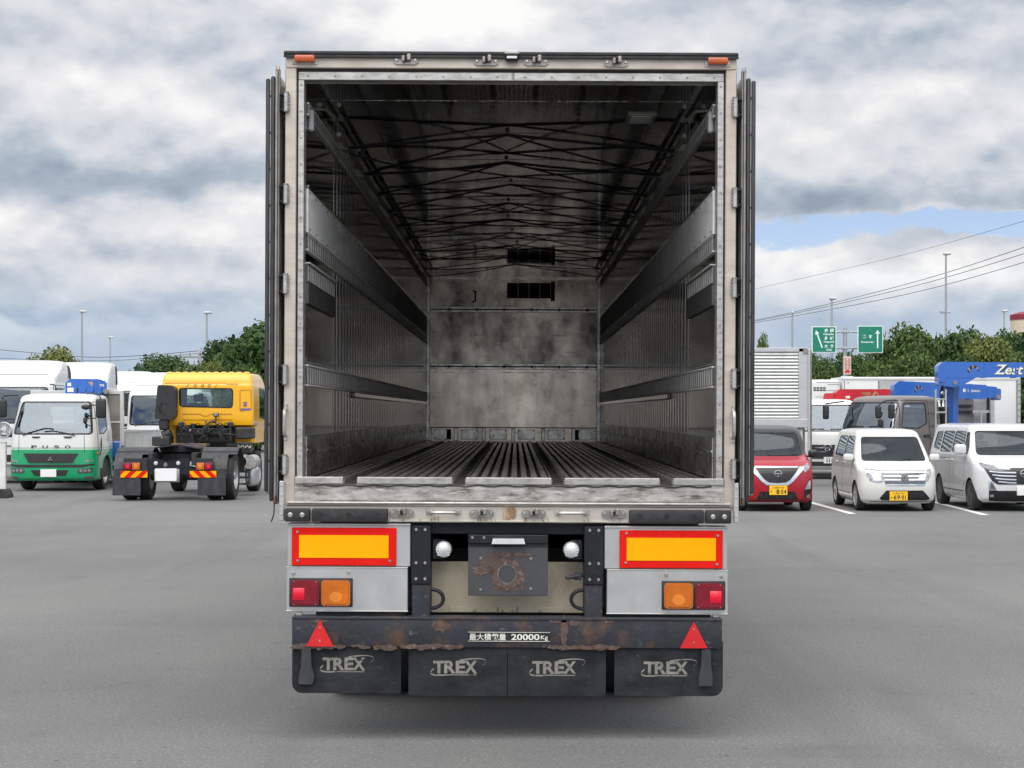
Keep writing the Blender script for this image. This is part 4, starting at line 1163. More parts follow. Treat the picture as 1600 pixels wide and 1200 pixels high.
class View:
    """photo pixels to local coordinates of a thing whose front stands at distance d, centred on column pc"""
    def __init__(self, pc, d): self.d = d; self.x0 = (pc-806)*d/F; self.loc = (CX+self.x0, d-D0, 0)
    def u(self, px, dy=0): return (px-806)*(self.d+dy)/F-self.x0
    def v(self, py, dy=0): return H-(py-645)*(self.d+dy)/F
    def q(self, pts, dy=0): return [(self.u(a, dy), self.v(b, dy)) for a, b in pts]
# ------------------------------------------------------------------ parked cars on the right
g_car = glass('clear car glass', (.66, .74, .75), .015)
g_tint = glass('tinted car glass', (.16, .19, .19), .10)
g_truck = glass('greenish truck glass', (.76, .85, .81), .10)
p_red = paint('red metallic paint', (.36, .010, .022))
p_pearl = paint('pearl white paint', (.60, .60, .57))
p_white = paint('cool white paint', (.59, .59, .60))
p_blacktop = paint('black roof paint', (.022, .024, .030))
def hexagon_mesh(body, poly, ax, m, n=5, g=None): pass
def red_car():
    V = View(1215, 31.55)
    t = thing('parked_car', 'red boxy compact car with a black roof and a yellow number plate', 'car', V.loc)
    w = .68
    rows = [(.17, .10, 2.9, .62, .14, .1, .10), (.24, .02, 2.95, .66, .16, .12, .12), (.45, .0, 3.0, w, .18, .14, .12), (.72, .03, 3.0, w, .18, .14, .12), (.80, .07, 3.0, w-.003, .18, .15, .12),
            (.86, .14, 3.0, w-.01, .2, .15, .12), (.92, .26, 3.0, w-.015, .2, .15, .12), (.98, .50, 3.0, w-.02, .2, .15, .10), (1.02, .60, 3.0, w-.022, .18, .15, .08), (1.44, .98, 2.97, .59, .14, .14, .06),
            (1.50, 1.08, 2.93, .565, .14, .14, .05), (1.54, 1.22, 2.85, .50, .14, .14, .04), (1.565, 1.45, 2.7, .38, .14, .14, .03)]
    B = Body(t, rows, p_red, lining=m_carlining)
    # black roof laid over the upper body
    m = p_blacktop
    B.hull.data.materials[0] = roof_split('red body with black roof', (.33, .006, .018), (.012, .014, .018), 1.035, .25)
    B.cavity(.62, 1.50, .05)
    B.window('windshield', [(-.565, 1.01), (-.495, 1.435), (.495, 1.435), (.565, 1.01)], 'f', g_car, 1.15, .05)
    for s, ax in ((-1, 'l'), (1, 'r')):
        B.window('side_window', [(.94, 1.04), (1.14, 1.42), (1.88, 1.43), (1.88, 1.04)], ax, g_tint, -.35 if s < 0 else .35, .04)
        B.window('side_window', [(1.95, 1.04), (1.95, 1.43), (2.62, 1.42), (2.70, 1.04)], ax, g_tint, -.35 if s < 0 else .35, .04)
        for y in (.52, 2.55): B.well(y, .31, w, s, .28); wheel(t, s*(w-.09), y, .275, .165, s)
        B.line([(1.0, .45), (1.05, .95)], ax); B.line([(1.915, .35), (1.915, 1.0)], ax); B.line([(1.0, .42), (1.9, .36)], ax)
    B.window('rear_window', [(-.45, 1.05), (-.43, 1.36), (.43, 1.36), (.45, 1.05)], 'b', g_tint, 2.5, .05)
    # nose: mesh grille in a V of chrome, thin lamps, lower intake
    q = V.q
    gr = B.panel('grille', q([(1182, 731), (1249, 731), (1236, 753), (1227, 756), (1203, 756), (1194, 753)]), 'f', m_black, .006, .02)
    g = G()
    for r_ in range(6):
        for c in range(13-r_):
            px = 1189+r_*1.8+c*4.2+(r_ % 2)*2.1-r_*.2; py = 733.5+r_*3.6
            if px > 1247-r_*2: continue
            u, v = V.u(px), V.v(py); h = B.hit(u, v, 'f')
            g.prism([(u+.017*math.cos(k*PI/3), v+.013*math.sin(k*PI/3)) for k in range(6)], h.y-.010, h.y-.007, 'y')
    g.obj('mesh', m_rubber2, gr)
    for sgn in (1, -1):
        f = lambda pts: q([(px if sgn > 0 else 2430-px, py) for px, py in pts])
        B.panel('chrome_trim', f([(1252, 729), (1259, 731), (1240, 752), (1232, 758), (1215, 758), (1215, 755), (1228, 754), (1235, 750)]), 'f', m_chrome, .018, .004)
        B.panel('headlamp', f([(1247, 729), (1262, 727), (1266, 722), (1268, 731), (1259, 739), (1256, 735)]), 'f', m_lamp, .012, .008)
        B.panel('fog_surround', f([(1257.5, 766), (1266, 750), (1269.5, 748), (1270, 768), (1264, 780), (1258, 777)]), 'f', m_black, .008, .008)
        B.panel('fog_trim', f([(1258, 765.5), (1266, 751), (1268.5, 751), (1268, 764)]), 'f', m_chrome, .014, .004)
        B.panel('fog_lamp', f([(1261, 774), (1267, 773), (1266, 778), (1262, 778)]), 'f', m_lamp, .016, .004)
        mirror_pod(B, sgn*.78, .82, 1.04, m_black, .17, .10, .15, sgn)
        seat(t, sgn*.30, 1.3, .78, .42, m_carseat); 
    B.panel('chrome_trim', q([(1181, 728.5), (1249, 728.5), (1249, 731), (1181, 731)]), 'f', m_chrome, .012, 0)
    gi = B.panel('lower_grille', q([(1188, 768), (1242, 768), (1248, 781), (1183, 781)]), 'f', m_black, .006, .015)
    g = G()
    for py in (771, 774, 777): B.line([(V.u(1187), V.v(py)), (V.u(1243), V.v(py))], 'f', .012, .010, g=g)
    g.obj('slat', m_rubber2, gi)
    B.line([(V.u(1163), V.v(783.5)), (V.u(1190), V.v(783)), (V.u(1240), V.v(783)), (V.u(1267), V.v(783.5))], 'f', .014, .003)
    u, v = V.u(1215.5), V.v(740); h = B.hit(u, v, 'f')
    g = G(); g.tube([(u+.062*math.cos(k), h.y-.03, v+.054*math.sin(k)) for k in np.linspace(0, 2*PI, 24)], .009, 6); g.box(u-.075, u+.075, h.y-.036, h.y-.02, v-.011, v+.011, 0, .003)
    g.obj('emblem', m_chrome, t)
    number_plate(B, V.u(1216), V.v(766), .325, .17, m_plateyel, [('久留米 580', -.32, .32, .18, .40, .005), ('・', -.44, -.36, -.2, -.05, 0), ('8', -.12, .06, -.40, .10, .03), ('0', .14, .27, -.40, .10, .03), ('4', .30, .44, -.40, .10, .03), ('-', .075, .12, -.18, -.12, .02)])
    wiper(t, [tuple(B.hit(a, b, 'f')+Vector((0, -.012, .0))) for a, b in ((-.1, 1.015), (.2, 1.02), (.48, 1.03))])
    steering(t, -.28, 1.05, 1.02)
    g = G(); g.box(-.12, -.0, 1.06, 1.10, 1.34, 1.39, 0, .01); g.obj('rear_view_mirror', m_matt, t)
    B.finish()
def roof_split(name, lo, hi, z, coat=.7):
    if name in MATS: return MATS[name]
    m = bpy.data.materials.new(name); m.use_nodes = True
    nt = m.node_tree; N = nt.nodes; L = nt.links; b = N['Principled BSDF']
    tc = N.new('ShaderNodeTexCoord'); sp = N.new('ShaderNodeSeparateXYZ'); L.new(tc.outputs['Object'], sp.inputs[0])
    c = N.new('ShaderNodeMath'); c.operation = 'GREATER_THAN'; L.new(sp.outputs[2], c.inputs[0]); c.inputs[1].default_value = z
    mx = N.new('ShaderNodeMix'); mx.data_type = 'RGBA'; L.new(c.outputs[0], mx.inputs[0])
    mx.inputs[6].default_value = (*lo, 1); mx.inputs[7].default_value = (*hi, 1); L.new(mx.outputs[2], b.inputs['Base Color'])
    b.inputs['Roughness'].default_value = .28; b.inputs['Coat Weight'].default_value = coat
    MATS[name] = m; return m
def white_wagon():
    V = View(1406.5, 31.55)
    t = thing('parked_car', 'pearl white compact car with a yellow number plate, right of the red car', 'car', V.loc)
    w = .72
    rows = [(.15, .12, 2.9, .64, .18, .1, .10), (.22, .03, 2.98, .69, .2, .12, .13), (.42, .0, 3.02, w, .22, .14, .13), (.62, .03, 3.02, w, .22, .14, .13), (.74, .07, 3.02, w, .22, .15, .12),
            (.80, .14, 3.02, w-.005, .22, .15, .12), (.86, .28, 3.02, w-.012, .22, .15, .11), (.905, .44, 3.02, w-.02, .2, .15, .08), (.95, .50, 3.02, w-.025, .18, .15, .07), (1.34, .90, 2.98, .60, .15, .14, .06),
            (1.43, 1.02, 2.93, .575, .14, .14, .05), (1.475, 1.16, 2.86, .52, .14, .14, .04), (1.50, 1.40, 2.7, .40, .16, .14, .03)]
    B = Body(t, rows, p_pearl, lining=m_carlining)
    B.cavity(.56, 1.42, .05)
    B.window('windshield', [(-.585, .925), (-.515, 1.345), (.515, 1.345), (.585, .925)], 'f', g_car, 1.1, .05)
    for s, ax in ((-1, 'l'), (1, 'r')):
        dp = -.4 if s < 0 else .4
        B.window('side_window', [(.86, .98), (1.10, 1.35), (1.74, 1.36), (1.74, .96)], ax, g_tint, dp, .04)
        B.window('side_window', [(1.82, .97), (1.82, 1.36), (2.55, 1.35), (2.64, 1.00)], ax, g_tint, dp, .04)
        for y in (.55, 2.55): B.well(y, .30, w, s, .27); wheel(t, s*(w-.09), y, .27, .16, s)
        B.line([(.92, .42), (.84, .9), (.84, .98)], ax); B.line([(1.78, .35), (1.78, .98)], ax); B.line([(1.0, .30), (2.25, .30)], ax, .012)
        B.line([(2.62, .95), (2.55, .62), (2.3, .55)], ax)
        for y in (1.62, 2.40): 
            g = G(); h = B.hit(y, .86, ax); g.box(h.x-.012, h.x+.018 if s > 0 else h.x+.012, y-.09, y+.09, .845, .875, 0, .01); g.obj('door_handle', p_pearl, t)
        mirror_pod(B, s*.80, .74, .97, p_pearl, .19, .10, .14, s)
        seat(t, s*.30, 1.3, .62, .42, m_carseat)
        q = V.q
        f = lambda pts: q([(px if s < 0 else 2813-px, py) for px, py in pts])
        hl = B.panel('headlamp', f([(1355, 732), (1362, 734), (1378, 740), (1381, 753), (1372, 754), (1361, 752), (1356, 742)]), 'f', m_lamp, .006, .014)
        B.panel('lens', f([(1363, 740), (1376, 742), (1378, 751), (1366, 751)]), 'f', m_chrome, .009, .01, parent=hl, depth=0)
    q = V.q
    gr = B.panel('grille', q([(1378, 737), (1450, 737), (1447, 757), (1384, 757)]), 'f', m_lampdark, .007, .012)
    g = G()
    for py, a, b in ((738, 1378, 1450), (744, 1381, 1409), (744, 1419, 1447), (749.5, 1382, 1408), (749.5, 1420, 1446), (757.5, 1385, 1446)):
        B.line([(V.u(a), V.v(py)), (V.u(b), V.v(py))], 'f', .034 if py not in (738, 757.5) else .022, .016, g=g)
    g.obj('chrome_bar', m_chrome, gr)
    # stylised emblem
    u, v = V.u(1413.5), V.v(747); h = B.hit(u, v, 'f'); k = .055
    g = G(); g.prism([(u+k*a, v+k*b) for a, b in ((-.95, .25), (-.1, .95), (.95, .35), (.55, .12), (-.05, .5), (-.35, .22), (.95, -.3), (.1, -.95), (-.95, -.35), (-.55, -.12), (.05, -.5), (.35, -.22))], h.y-.03, h.y-.018, 'y')
    g.obj('emblem', m_chrome, t)
    gi = B.panel('lower_grille', q([(1385, 766.5), (1443, 766.5), (1456, 780), (1450, 782), (1379, 782), (1375, 779)]), 'f', m_black, .005, .012)
    g = G(); 
    for py in (771, 775): B.line([(V.u(1382), V.v(py)), (V.u(1448), V.v(py))], 'f', .014, .009, g=g)
    g.obj('slat', m_rubber2, gi)
    B.line([(V.u(1357), V.v(733)), (V.u(1379), V.v(736)), (V.u(1450), V.v(736)), (V.u(1466), V.v(733))], 'f', .01, .002)
    B.line([(V.u(1362), V.v(784)), (V.u(1460), V.v(784))], 'f', .012, .002)
    number_plate(B, V.u(1404), V.v(775), .325, .165, m_plateyel, [('久留米 581', -.32, .32, .20, .40, .005), ('あ', -.45, -.33, -.28, -.06, 0), ('6', -.28, -.12, -.40, .10, .03), ('9', -.09, .07, -.40, .10, .03), ('-', .09, .14, -.18, -.12, .02), ('0', .16, .30, -.40, .10, .03), ('1', .35, .39, -.40, .10, .02)])
    B.window('rear_window', [(-.45, 1.0), (-.43, 1.34), (.43, 1.34), (.45, 1.0)], 'b', g_tint, 2.55, .05)
    for a in (((-.35, .925), (.1, .93), (.30, .955)), ((.1, .92), (.35, .93), (.55, .94))):
        wiper(t, [tuple(B.hit(x, z, 'f')+Vector((0, -.012, 0))) for x, z in a])
    steering(t, -.28, .98, .92)
    g = G(); g.box(-.09, .09, .98, 1.03, 1.24, 1.30, 0, .015); g.obj('rear_view_mirror', m_matt, t)
    B.finish()
def white_van():
    V = View(1600, 31.55)
    t = thing('parked_car', 'white people carrier with chrome grille bars and a white number plate', 'car', V.loc)
    w = .85
    rows = [(.17, .12, 3.7, .76, .18, .1, .12), (.24, .03, 3.75, .82, .2, .12, .15), (.45, .0, 3.8, w, .22, .14, .15), (.74, .03, 3.8, w, .22, .14, .14), (.86, .10, 3.8, w, .22, .15, .13),
            (.93, .20, 3.8, w-.01, .22, .15, .12), (.98, .36, 3.8, w-.015, .22, .15, .1), (1.015, .50, 3.8, w-.02, .2, .15, .08), (1.05, .58, 3.8, w-.03, .18, .15, .07), (1.45, .96, 3.77, .72, .14, .14, .06),
            (1.525, 1.06, 3.72, .70, .13, .14, .05), (1.57, 1.20, 3.65, .63, .13, .14, .04), (1.595, 1.45, 3.5, .48, .14, .14, .03)]
    B = Body(t, rows, p_white, lining=m_carlining)
    B.cavity(.62, 1.50, .05)
    B.window('windshield', [(-.69, 1.03), (-.62, 1.455), (.62, 1.455), (.69, 1.03)], 'f', g_car, 1.15, .05)
    for s, ax in ((-1, 'l'), (1, 'r')):
        dp = -.45 if s < 0 else .45
        B.window('side_window', [(.80, 1.07), (1.06, 1.43), (1.14, 1.43), (1.08, 1.07)], ax, g_car, dp, .02)
        B.window('side_window', [(1.16, 1.06), (1.22, 1.44), (1.98, 1.45), (1.98, 1.06)], ax, g_tint, dp, .04)
        B.window('side_window', [(2.06, 1.05), (2.06, 1.44), (2.86, 1.44), (2.86, 1.05)], ax, g_tint, dp, .04)
        B.window('side_window', [(2.96, 1.08), (2.96, 1.43), (3.42, 1.42), (3.46, 1.12)], ax, g_tint, dp, .04)
        for y in (.55, 2.85): B.well(y, .32, w, s, .29); wheel(t, s*(w-.09), y, .285, .17, s, mrim=m_rimdark)
        B.line([(.95, .42), (.90, 1.03)], ax); B.line([(2.02, .35), (2.02, 1.04)], ax); B.line([(1.0, .34), (2.5, .34)], ax, .014); B.line([(2.05, .93), (3.6, .93)], ax, .010)
        for y in (1.85, 2.2):
            g = G(); h = B.hit(y, .90, ax); g.box(h.x-.014, h.x+.014, y-.09, y+.09, .885, .915, 0, .01); g.obj('door_handle', p_white, t)
        mirror_pod(B, s*.95, .82, 1.12, p_white, .22, .11, .19, s)
        seat(t, s*.36, 1.4, .68, .42, m_carseat)
        f = lambda pts: V.q([(px if s < 0 else 3200-px, py) for px, py in pts])
        B.panel('headlamp', f([(1535, 723), (1548, 726), (1575, 730), (1580, 734), (1562, 736), (1548, 734), (1538, 730)]), 'f', m_lampdark, .008, .008)
        B.panel('running_lamp', f([(1555, 728), (1575, 730.5), (1580, 734), (1560, 732)]), 'f', m_lamp, .012, .006)
        B.panel('fog_trim', f([(1546, 751), (1552, 752), (1559, 767), (1547, 766)]), 'f', m_chrome, .012, .006)
        B.panel('fog_lamp', f([(1549, 754), (1551.5, 754), (1556, 765), (1549.5, 764)]), 'f', m_lampdark, .016, .004, depth=.01)
        B.panel('fog_lamp', f([(1549, 773), (1554, 773), (1554, 777), (1549, 777)]), 'f', m_lamp, .016, .004, depth=.01)
    q = V.q
    gr = B.panel('grille', q([(1540, 731), (1560, 735), (1585, 731), (1615, 731), (1640, 735), (1660, 731), (1650, 752), (1640, 757), (1560, 757), (1552, 752)]), 'f', m_black, .006, .01)
    g = G(); g2 = G()
    for i, py in enumerate((738, 743.5, 749, 754)):
        a = 1548+i*4.2
        B.line([(V.u(a), V.v(py-1.5)), (V.u(a+14), V.v(py)), (V.u(1588), V.v(py+.6))], 'f', .024, .018, g=g); B.line([(V.u(3200-a), V.v(py-1.5)), (V.u(3186-a), V.v(py)), (V.u(1612), V.v(py+.6))], 'f', .024, .018, g=g2)
    g.obj('chrome_bar', m_chrome, gr); g2.obj('chrome_bar', m_chrome, gr)
    B.panel('lower_grille', q([(1547, 767), (1653, 767), (1653, 779), (1640, 784), (1560, 784), (1548, 783)]), 'f', m_black, .006, .012)
    u, v = V.u(1600), V.v(740); h = B.hit(u, v, 'f')
    g = G(); g.tube([(u+.066*math.cos(k), h.y-.035, v+.06*math.sin(k)) for k in np.linspace(0, 2*PI, 24)], .010, 6); g.box(u-.08, u+.08, h.y-.042, h.y-.022, v-.012, v+.012, 0, .003)
    g.obj('emblem', m_chrome, t)
    number_plate(B, V.u(1603), V.v(767), .33, .165, mat('white plate', (.78, .78, .76), .4))
    B.window('rear_window', [(-.6, 1.1), (-.56, 1.44), (.56, 1.44), (.6, 1.1)], 'b', g_tint, 3.3, .05)
    wiper(t, [tuple(B.hit(x, z, 'f')+Vector((0, -.012, 0))) for x, z in ((-.5, 1.035), (0, 1.03), (.4, 1.05))])
    steering(t, -.34, 1.05, 1.0)
    B.finish()
red_car(); white_wagon(); white_van()
# ------------------------------------------------------------------ trucks
p_truckwhite = paint('truck white paint', (.66, .66, .65))
p_offwhite = paint('aged truck white', (.58, .58, .56))
p_brown = paint('grey brown truck paint', (.105, .088, .082))
p_yellow = paint('yellow truck paint', (.86, .44, .006))
p_blue = paint('crane blue paint', (.028, .125, .47))
p_craneRed = paint('crane red paint', (.50, .022, .028))
m_body = mat('white box body sheet', (.64, .645, .64), .4, 0, .03, 1.2)
m_alu = mat('aluminium body sheet', (.60, .61, .61), .34, .8, .06, 3)
m_wood = mat('worn deck board', (.22, .15, .085), .8, 0, .2, 6)
m_headboard = mat('grey brown bulkhead sheet', (.25, .23, .21), .6, .1, .1, 2, stain=(.15, .14, .13), stain_amt=.4)
m_sign = mat('small sticker print', (.12, .12, .30), .6)
def livery(name, bands, coat=.7, rough=.28):
    """paint with horizontal bands: list of (from height, colour), lowest first"""
    if name in MATS: return MATS[name]
    m = bpy.data.materials.new(name); m.use_nodes = True
    nt = m.node_tree; N = nt.nodes; L = nt.links; b = N['Principled BSDF']
    tc = N.new('ShaderNodeTexCoord'); sp = N.new('ShaderNodeSeparateXYZ'); L.new(tc.outputs['Object'], sp.inputs[0])
    cur = None
    for z, c in bands:
        if cur is None: cur = c; continue
        cm = N.new('ShaderNodeMath'); cm.operation = 'GREATER_THAN'; L.new(sp.outputs[2], cm.inputs[0]); cm.inputs[1].default_value = z
        mx = N.new('ShaderNodeMix'); mx.data_type = 'RGBA'; L.new(cm.outputs[0], mx.inputs[0])
        if isinstance(cur, tuple): mx.inputs[6].default_value = (*cur, 1)
        else: L.new(cur, mx.inputs[6])
        mx.inputs[7].default_value = (*c, 1); cur = mx.outputs[2]
    L.new(cur, b.inputs['Base Color']); b.inputs['Roughness'].default_value = rough; b.inputs['Coat Weight'].default_value = coat
    MATS[name] = m; return m
def chassis(t, y0, y1, z, w=.38, wheels=(), r=.42, axle_w=1.0, dual=True):
    g = G()
    for s in (-1, 1): g.box(s*w-.04, s*w+.04, y0, y1, z-.2, z, 0, .008)
    k = y0+.5
    while k < y1: g.box(-w, w, k, k+.07, z-.16, z-.03); k += .9
    g.box(-w-.45, -w-.08, (y0+y1)*.5-.4, (y0+y1)*.5+.4, z-.45, z-.08, 0, .03)
    for y, d in wheels: g.cyl((-axle_w+.1, y, r), (axle_w-.1, y, r), .06, None, 10)
    g.obj('chassis', m_chassis, t)
    for y, d in wheels:
        for s in (-1, 1):
            wheel(t, s*axle_w, y, r, .24, s, 'steel', .62)
            if d: wheel(t, s*(axle_w-.28), y, r, .24, s, 'steel', .62)
def crane(t, x, y, z0, zp, boom0, boom1, hgt, wid, m, patch=None, text=None, name='crane_boom', swirl=None, gusset=False):
    """truck crane: column and folded boom from boom0 to boom1 (local points at its middle)"""
    g = G(); g.box(x-.30, x+.30, y-.22, y+.22, z0, z0+.25, 0, .03); g.cyl((x, y, z0+.2), (x, y, z0+.55), .20, None, 18)
    cw = .62 if gusset else 1.0
    g.prism(rp([(x-.19*cw, z0+.5), (x+.19*cw, z0+.5), (x+.20*cw, zp-.5), (x+.26*cw, zp-.1), (x+.10, zp+.05), (x-.22, zp+.05), (x-.28, zp-.2), (x-.24*cw, zp-.55)], .04), y-.17*cw, y+.17*cw, 'y')
    g.cyl((x, y-.2, zp-.12), (x, y+.2, zp-.12), .09, None, 14)
    g.tube([(x-.15, y-.18, z0+.4), (x-.19, y-.19, (z0+zp)/2), (x-.12, y-.18, zp-.1)], .018, 6, 1)
    col = g.obj('crane_column', [m, m_matt], t)
    a, b = Vector(boom0), Vector(boom1); d = (b-a); L_ = d.length; d.normalize()
    side = Vector((0, 0, 1)).cross(d).normalized(); up = d.cross(side)
    mx = Matrix((( d.x, side.x, up.x, a.x), (d.y, side.y, up.y, a.y), (d.z, side.z, up.z, a.z), (0, 0, 0, 1)))
    g = G(); h = hgt/2; w = wid/2
    g.prism(rp([(.0, -h*1.0), (L_*.86, -h*.85), (L_*.86, h*.92), (.12, h), (0, h*.5)], .03), -w, w, 'y', 0)
    g.prism(rp([(L_*.84, -h*.72), (L_*.96, -h*.62), (L_*.96, h*.72), (L_*.84, h*.8)], .02), -w*.84, w*.84, 'y', 0)
    g.prism(rp([(L_*.94, -h*.95), (L_, -h*.85), (L_, h*.45), (L_*.94, h*.62)], .03), -w*.9, w*.9, 'y', 0)
    for k in range(3): g.box(L_*(.30+.2*k), L_*(.30+.2*k)+.05, -w-.012, w+.012, -h, h*.98, 0, .004)
    if gusset: g.prism(rp([(.0, -h*1.9), (L_*.10, -h*2.2), (L_*.165, -h*1.9), (L_*.25, -h*.96), (.03, -h*.96)], .03), -w*.96, w*.96, 'y', 0); g.cyl((L_*.02, -w*1.15, -h*1.2), (L_*.02, w*1.15, -h*1.2), .07, None, 12, 0); g.cyl((L_*.11, -w*1.15, -h*1.6), (L_*.11, w*1.15, -h*1.6), .05, None, 12, 1)
    else: g.cyl((.05, 0, -h*1.2), (L_*.35, 0, -h*1.1), .035, None, 10, 1)
    g.cyl((L_*.97, -w*1.1, -h*.5), (L_*.97, w*1.1, -h*.5), .06, None, 12, 1)
    bo = g.obj(name, [m, m_dull], t, mx=mx)
    if patch:
        g = G()
        for (u0, v0, u1, v1), mi in patch: 
            g.prism([(u0*L_, v0*h), (u1*L_, v0*h), (u1*L_, v1*h), (u0*L_, v1*h)], -w-.006, -w-.003, 'y', mi)
        g.obj('marking', [m_white, m_matt, mat('old gold print', (.45, .30, .12), .5)], bo, smooth=None, mx=mx)
    if swirl:
        (u0, u1), mi = swirl; g = G()
        for k in range(9):
            a0 = R(150-k*14); r0, r1 = .55+.05*k, .92+.02*k
            for sgn in (0, 1):
                b0 = a0-R(6+6*sgn)
                pts = [((u0+(u1-u0)*(.0+rr*.9*math.cos(aa)*.7+.35))*L_, h*(-.75+1.35*rr*math.sin(aa))) for rr, aa in ((r0, a0), (r1, a0), (r1, b0), (r0, b0))]
                g.prism(pts if sgn == 0 else [((p[0]*.0+q_[0]), q_[1]) for p, q_ in zip(pts, pts)], -w-.006-.001*sgn-.0001*k, -w-.003, 'y', (1 if mi == 1 else 2) if sgn == 0 else (2 if k % 3 == 1 else mi))
        g.obj('emblem', [m_white, m_matt, mat('old gold print', (.45, .30, .12), .5)], bo, smooth=None, mx=mx)
    if text:
        g = G()
        for s, u0, u1, v0, v1, bold, shear, mi in text: g.text(s, u0*L_, u1*L_, v0*h, v1*h, -w-.006+.002*mi, m=mi, bold=bold, shear=shear)
        g.obj('lettering', [m_white, m_matt], bo, smooth=None, mx=mx)
    return bo
def side_deck(t, y0, y1, w, z, head=None, gate=.36, m=None):
    """flat bed with drop sides and an optional headboard"""
    m = m or m_alu
    g = G(); g.box(-w, w, y0, y1, z-.12, z, 0, .01); g.box(-w+.03, w-.03, y0, y1-.03, z+.0005, z+.02, 1)
    for k in range(int((y1-y0)/.6)): g.box(-w+.02, w-.02, y0+.2+k*.6, y0+.27+k*.6, z-.2, z-.12, 2)
    g.obj('deck', [m, m_wood, m_chassis], t)
    for s in (-1, 1):
        g = G(); a = w if s > 0 else -w-.03
        g.box(a, a+.03, y0+.06, y1, z-.1, z+gate, 0, .006)
        n = max(2, int((y1-y0)/.9))
        for k in range(n): g.box(a-.006, a+.036, y0+.1+k*(y1-y0)/n, y0+.15+k*(y1-y0)/n, z-.1, z+gate+.01, 0, .004)
        g.box(a-.004, a+.034, y0+.06, y1, z+gate-.05, z+gate-.045, 1)
        g.obj('side_gate', [m, m_darkgap], t)
    g = G(); g.box(-w, w, y1-.0, y1+.03, z-.1, z+gate, 0, .006); g.obj('tail_gate', m, t)
    if head:
        zt, mm = head
        g = G()
        for x in (-w+.03, w-.09): g.box(x, x+.09, y0-.04, y0+.05, z, zt, 0, .01)
        g.box(-w+.03, w, y0-.035, y0+.045, zt-.09, zt, 0, .01); g.box(-w+.1, w-.08, y0-.02, y0+.02, z+.55, z+.60, 0, .006)
        g.box(-w+.11, w-.085, y0-.005, y0+.012, z, zt-.08, 1)
        g.obj('headboard', [p_offwhite, mm], t)
def cab_mirror(t, x, y, z, w=.2, h=.42, arm=None, name='wing_mirror'):
    g = G(); g.box(x-w/2, x+w/2, y-.05, y+.06, z-h/2, z+h/2, 0, .05, 3)
    if arm: g.tube(curve_pts(arm, 5), .016, 6)
    return g.obj(name, m_matt, t)
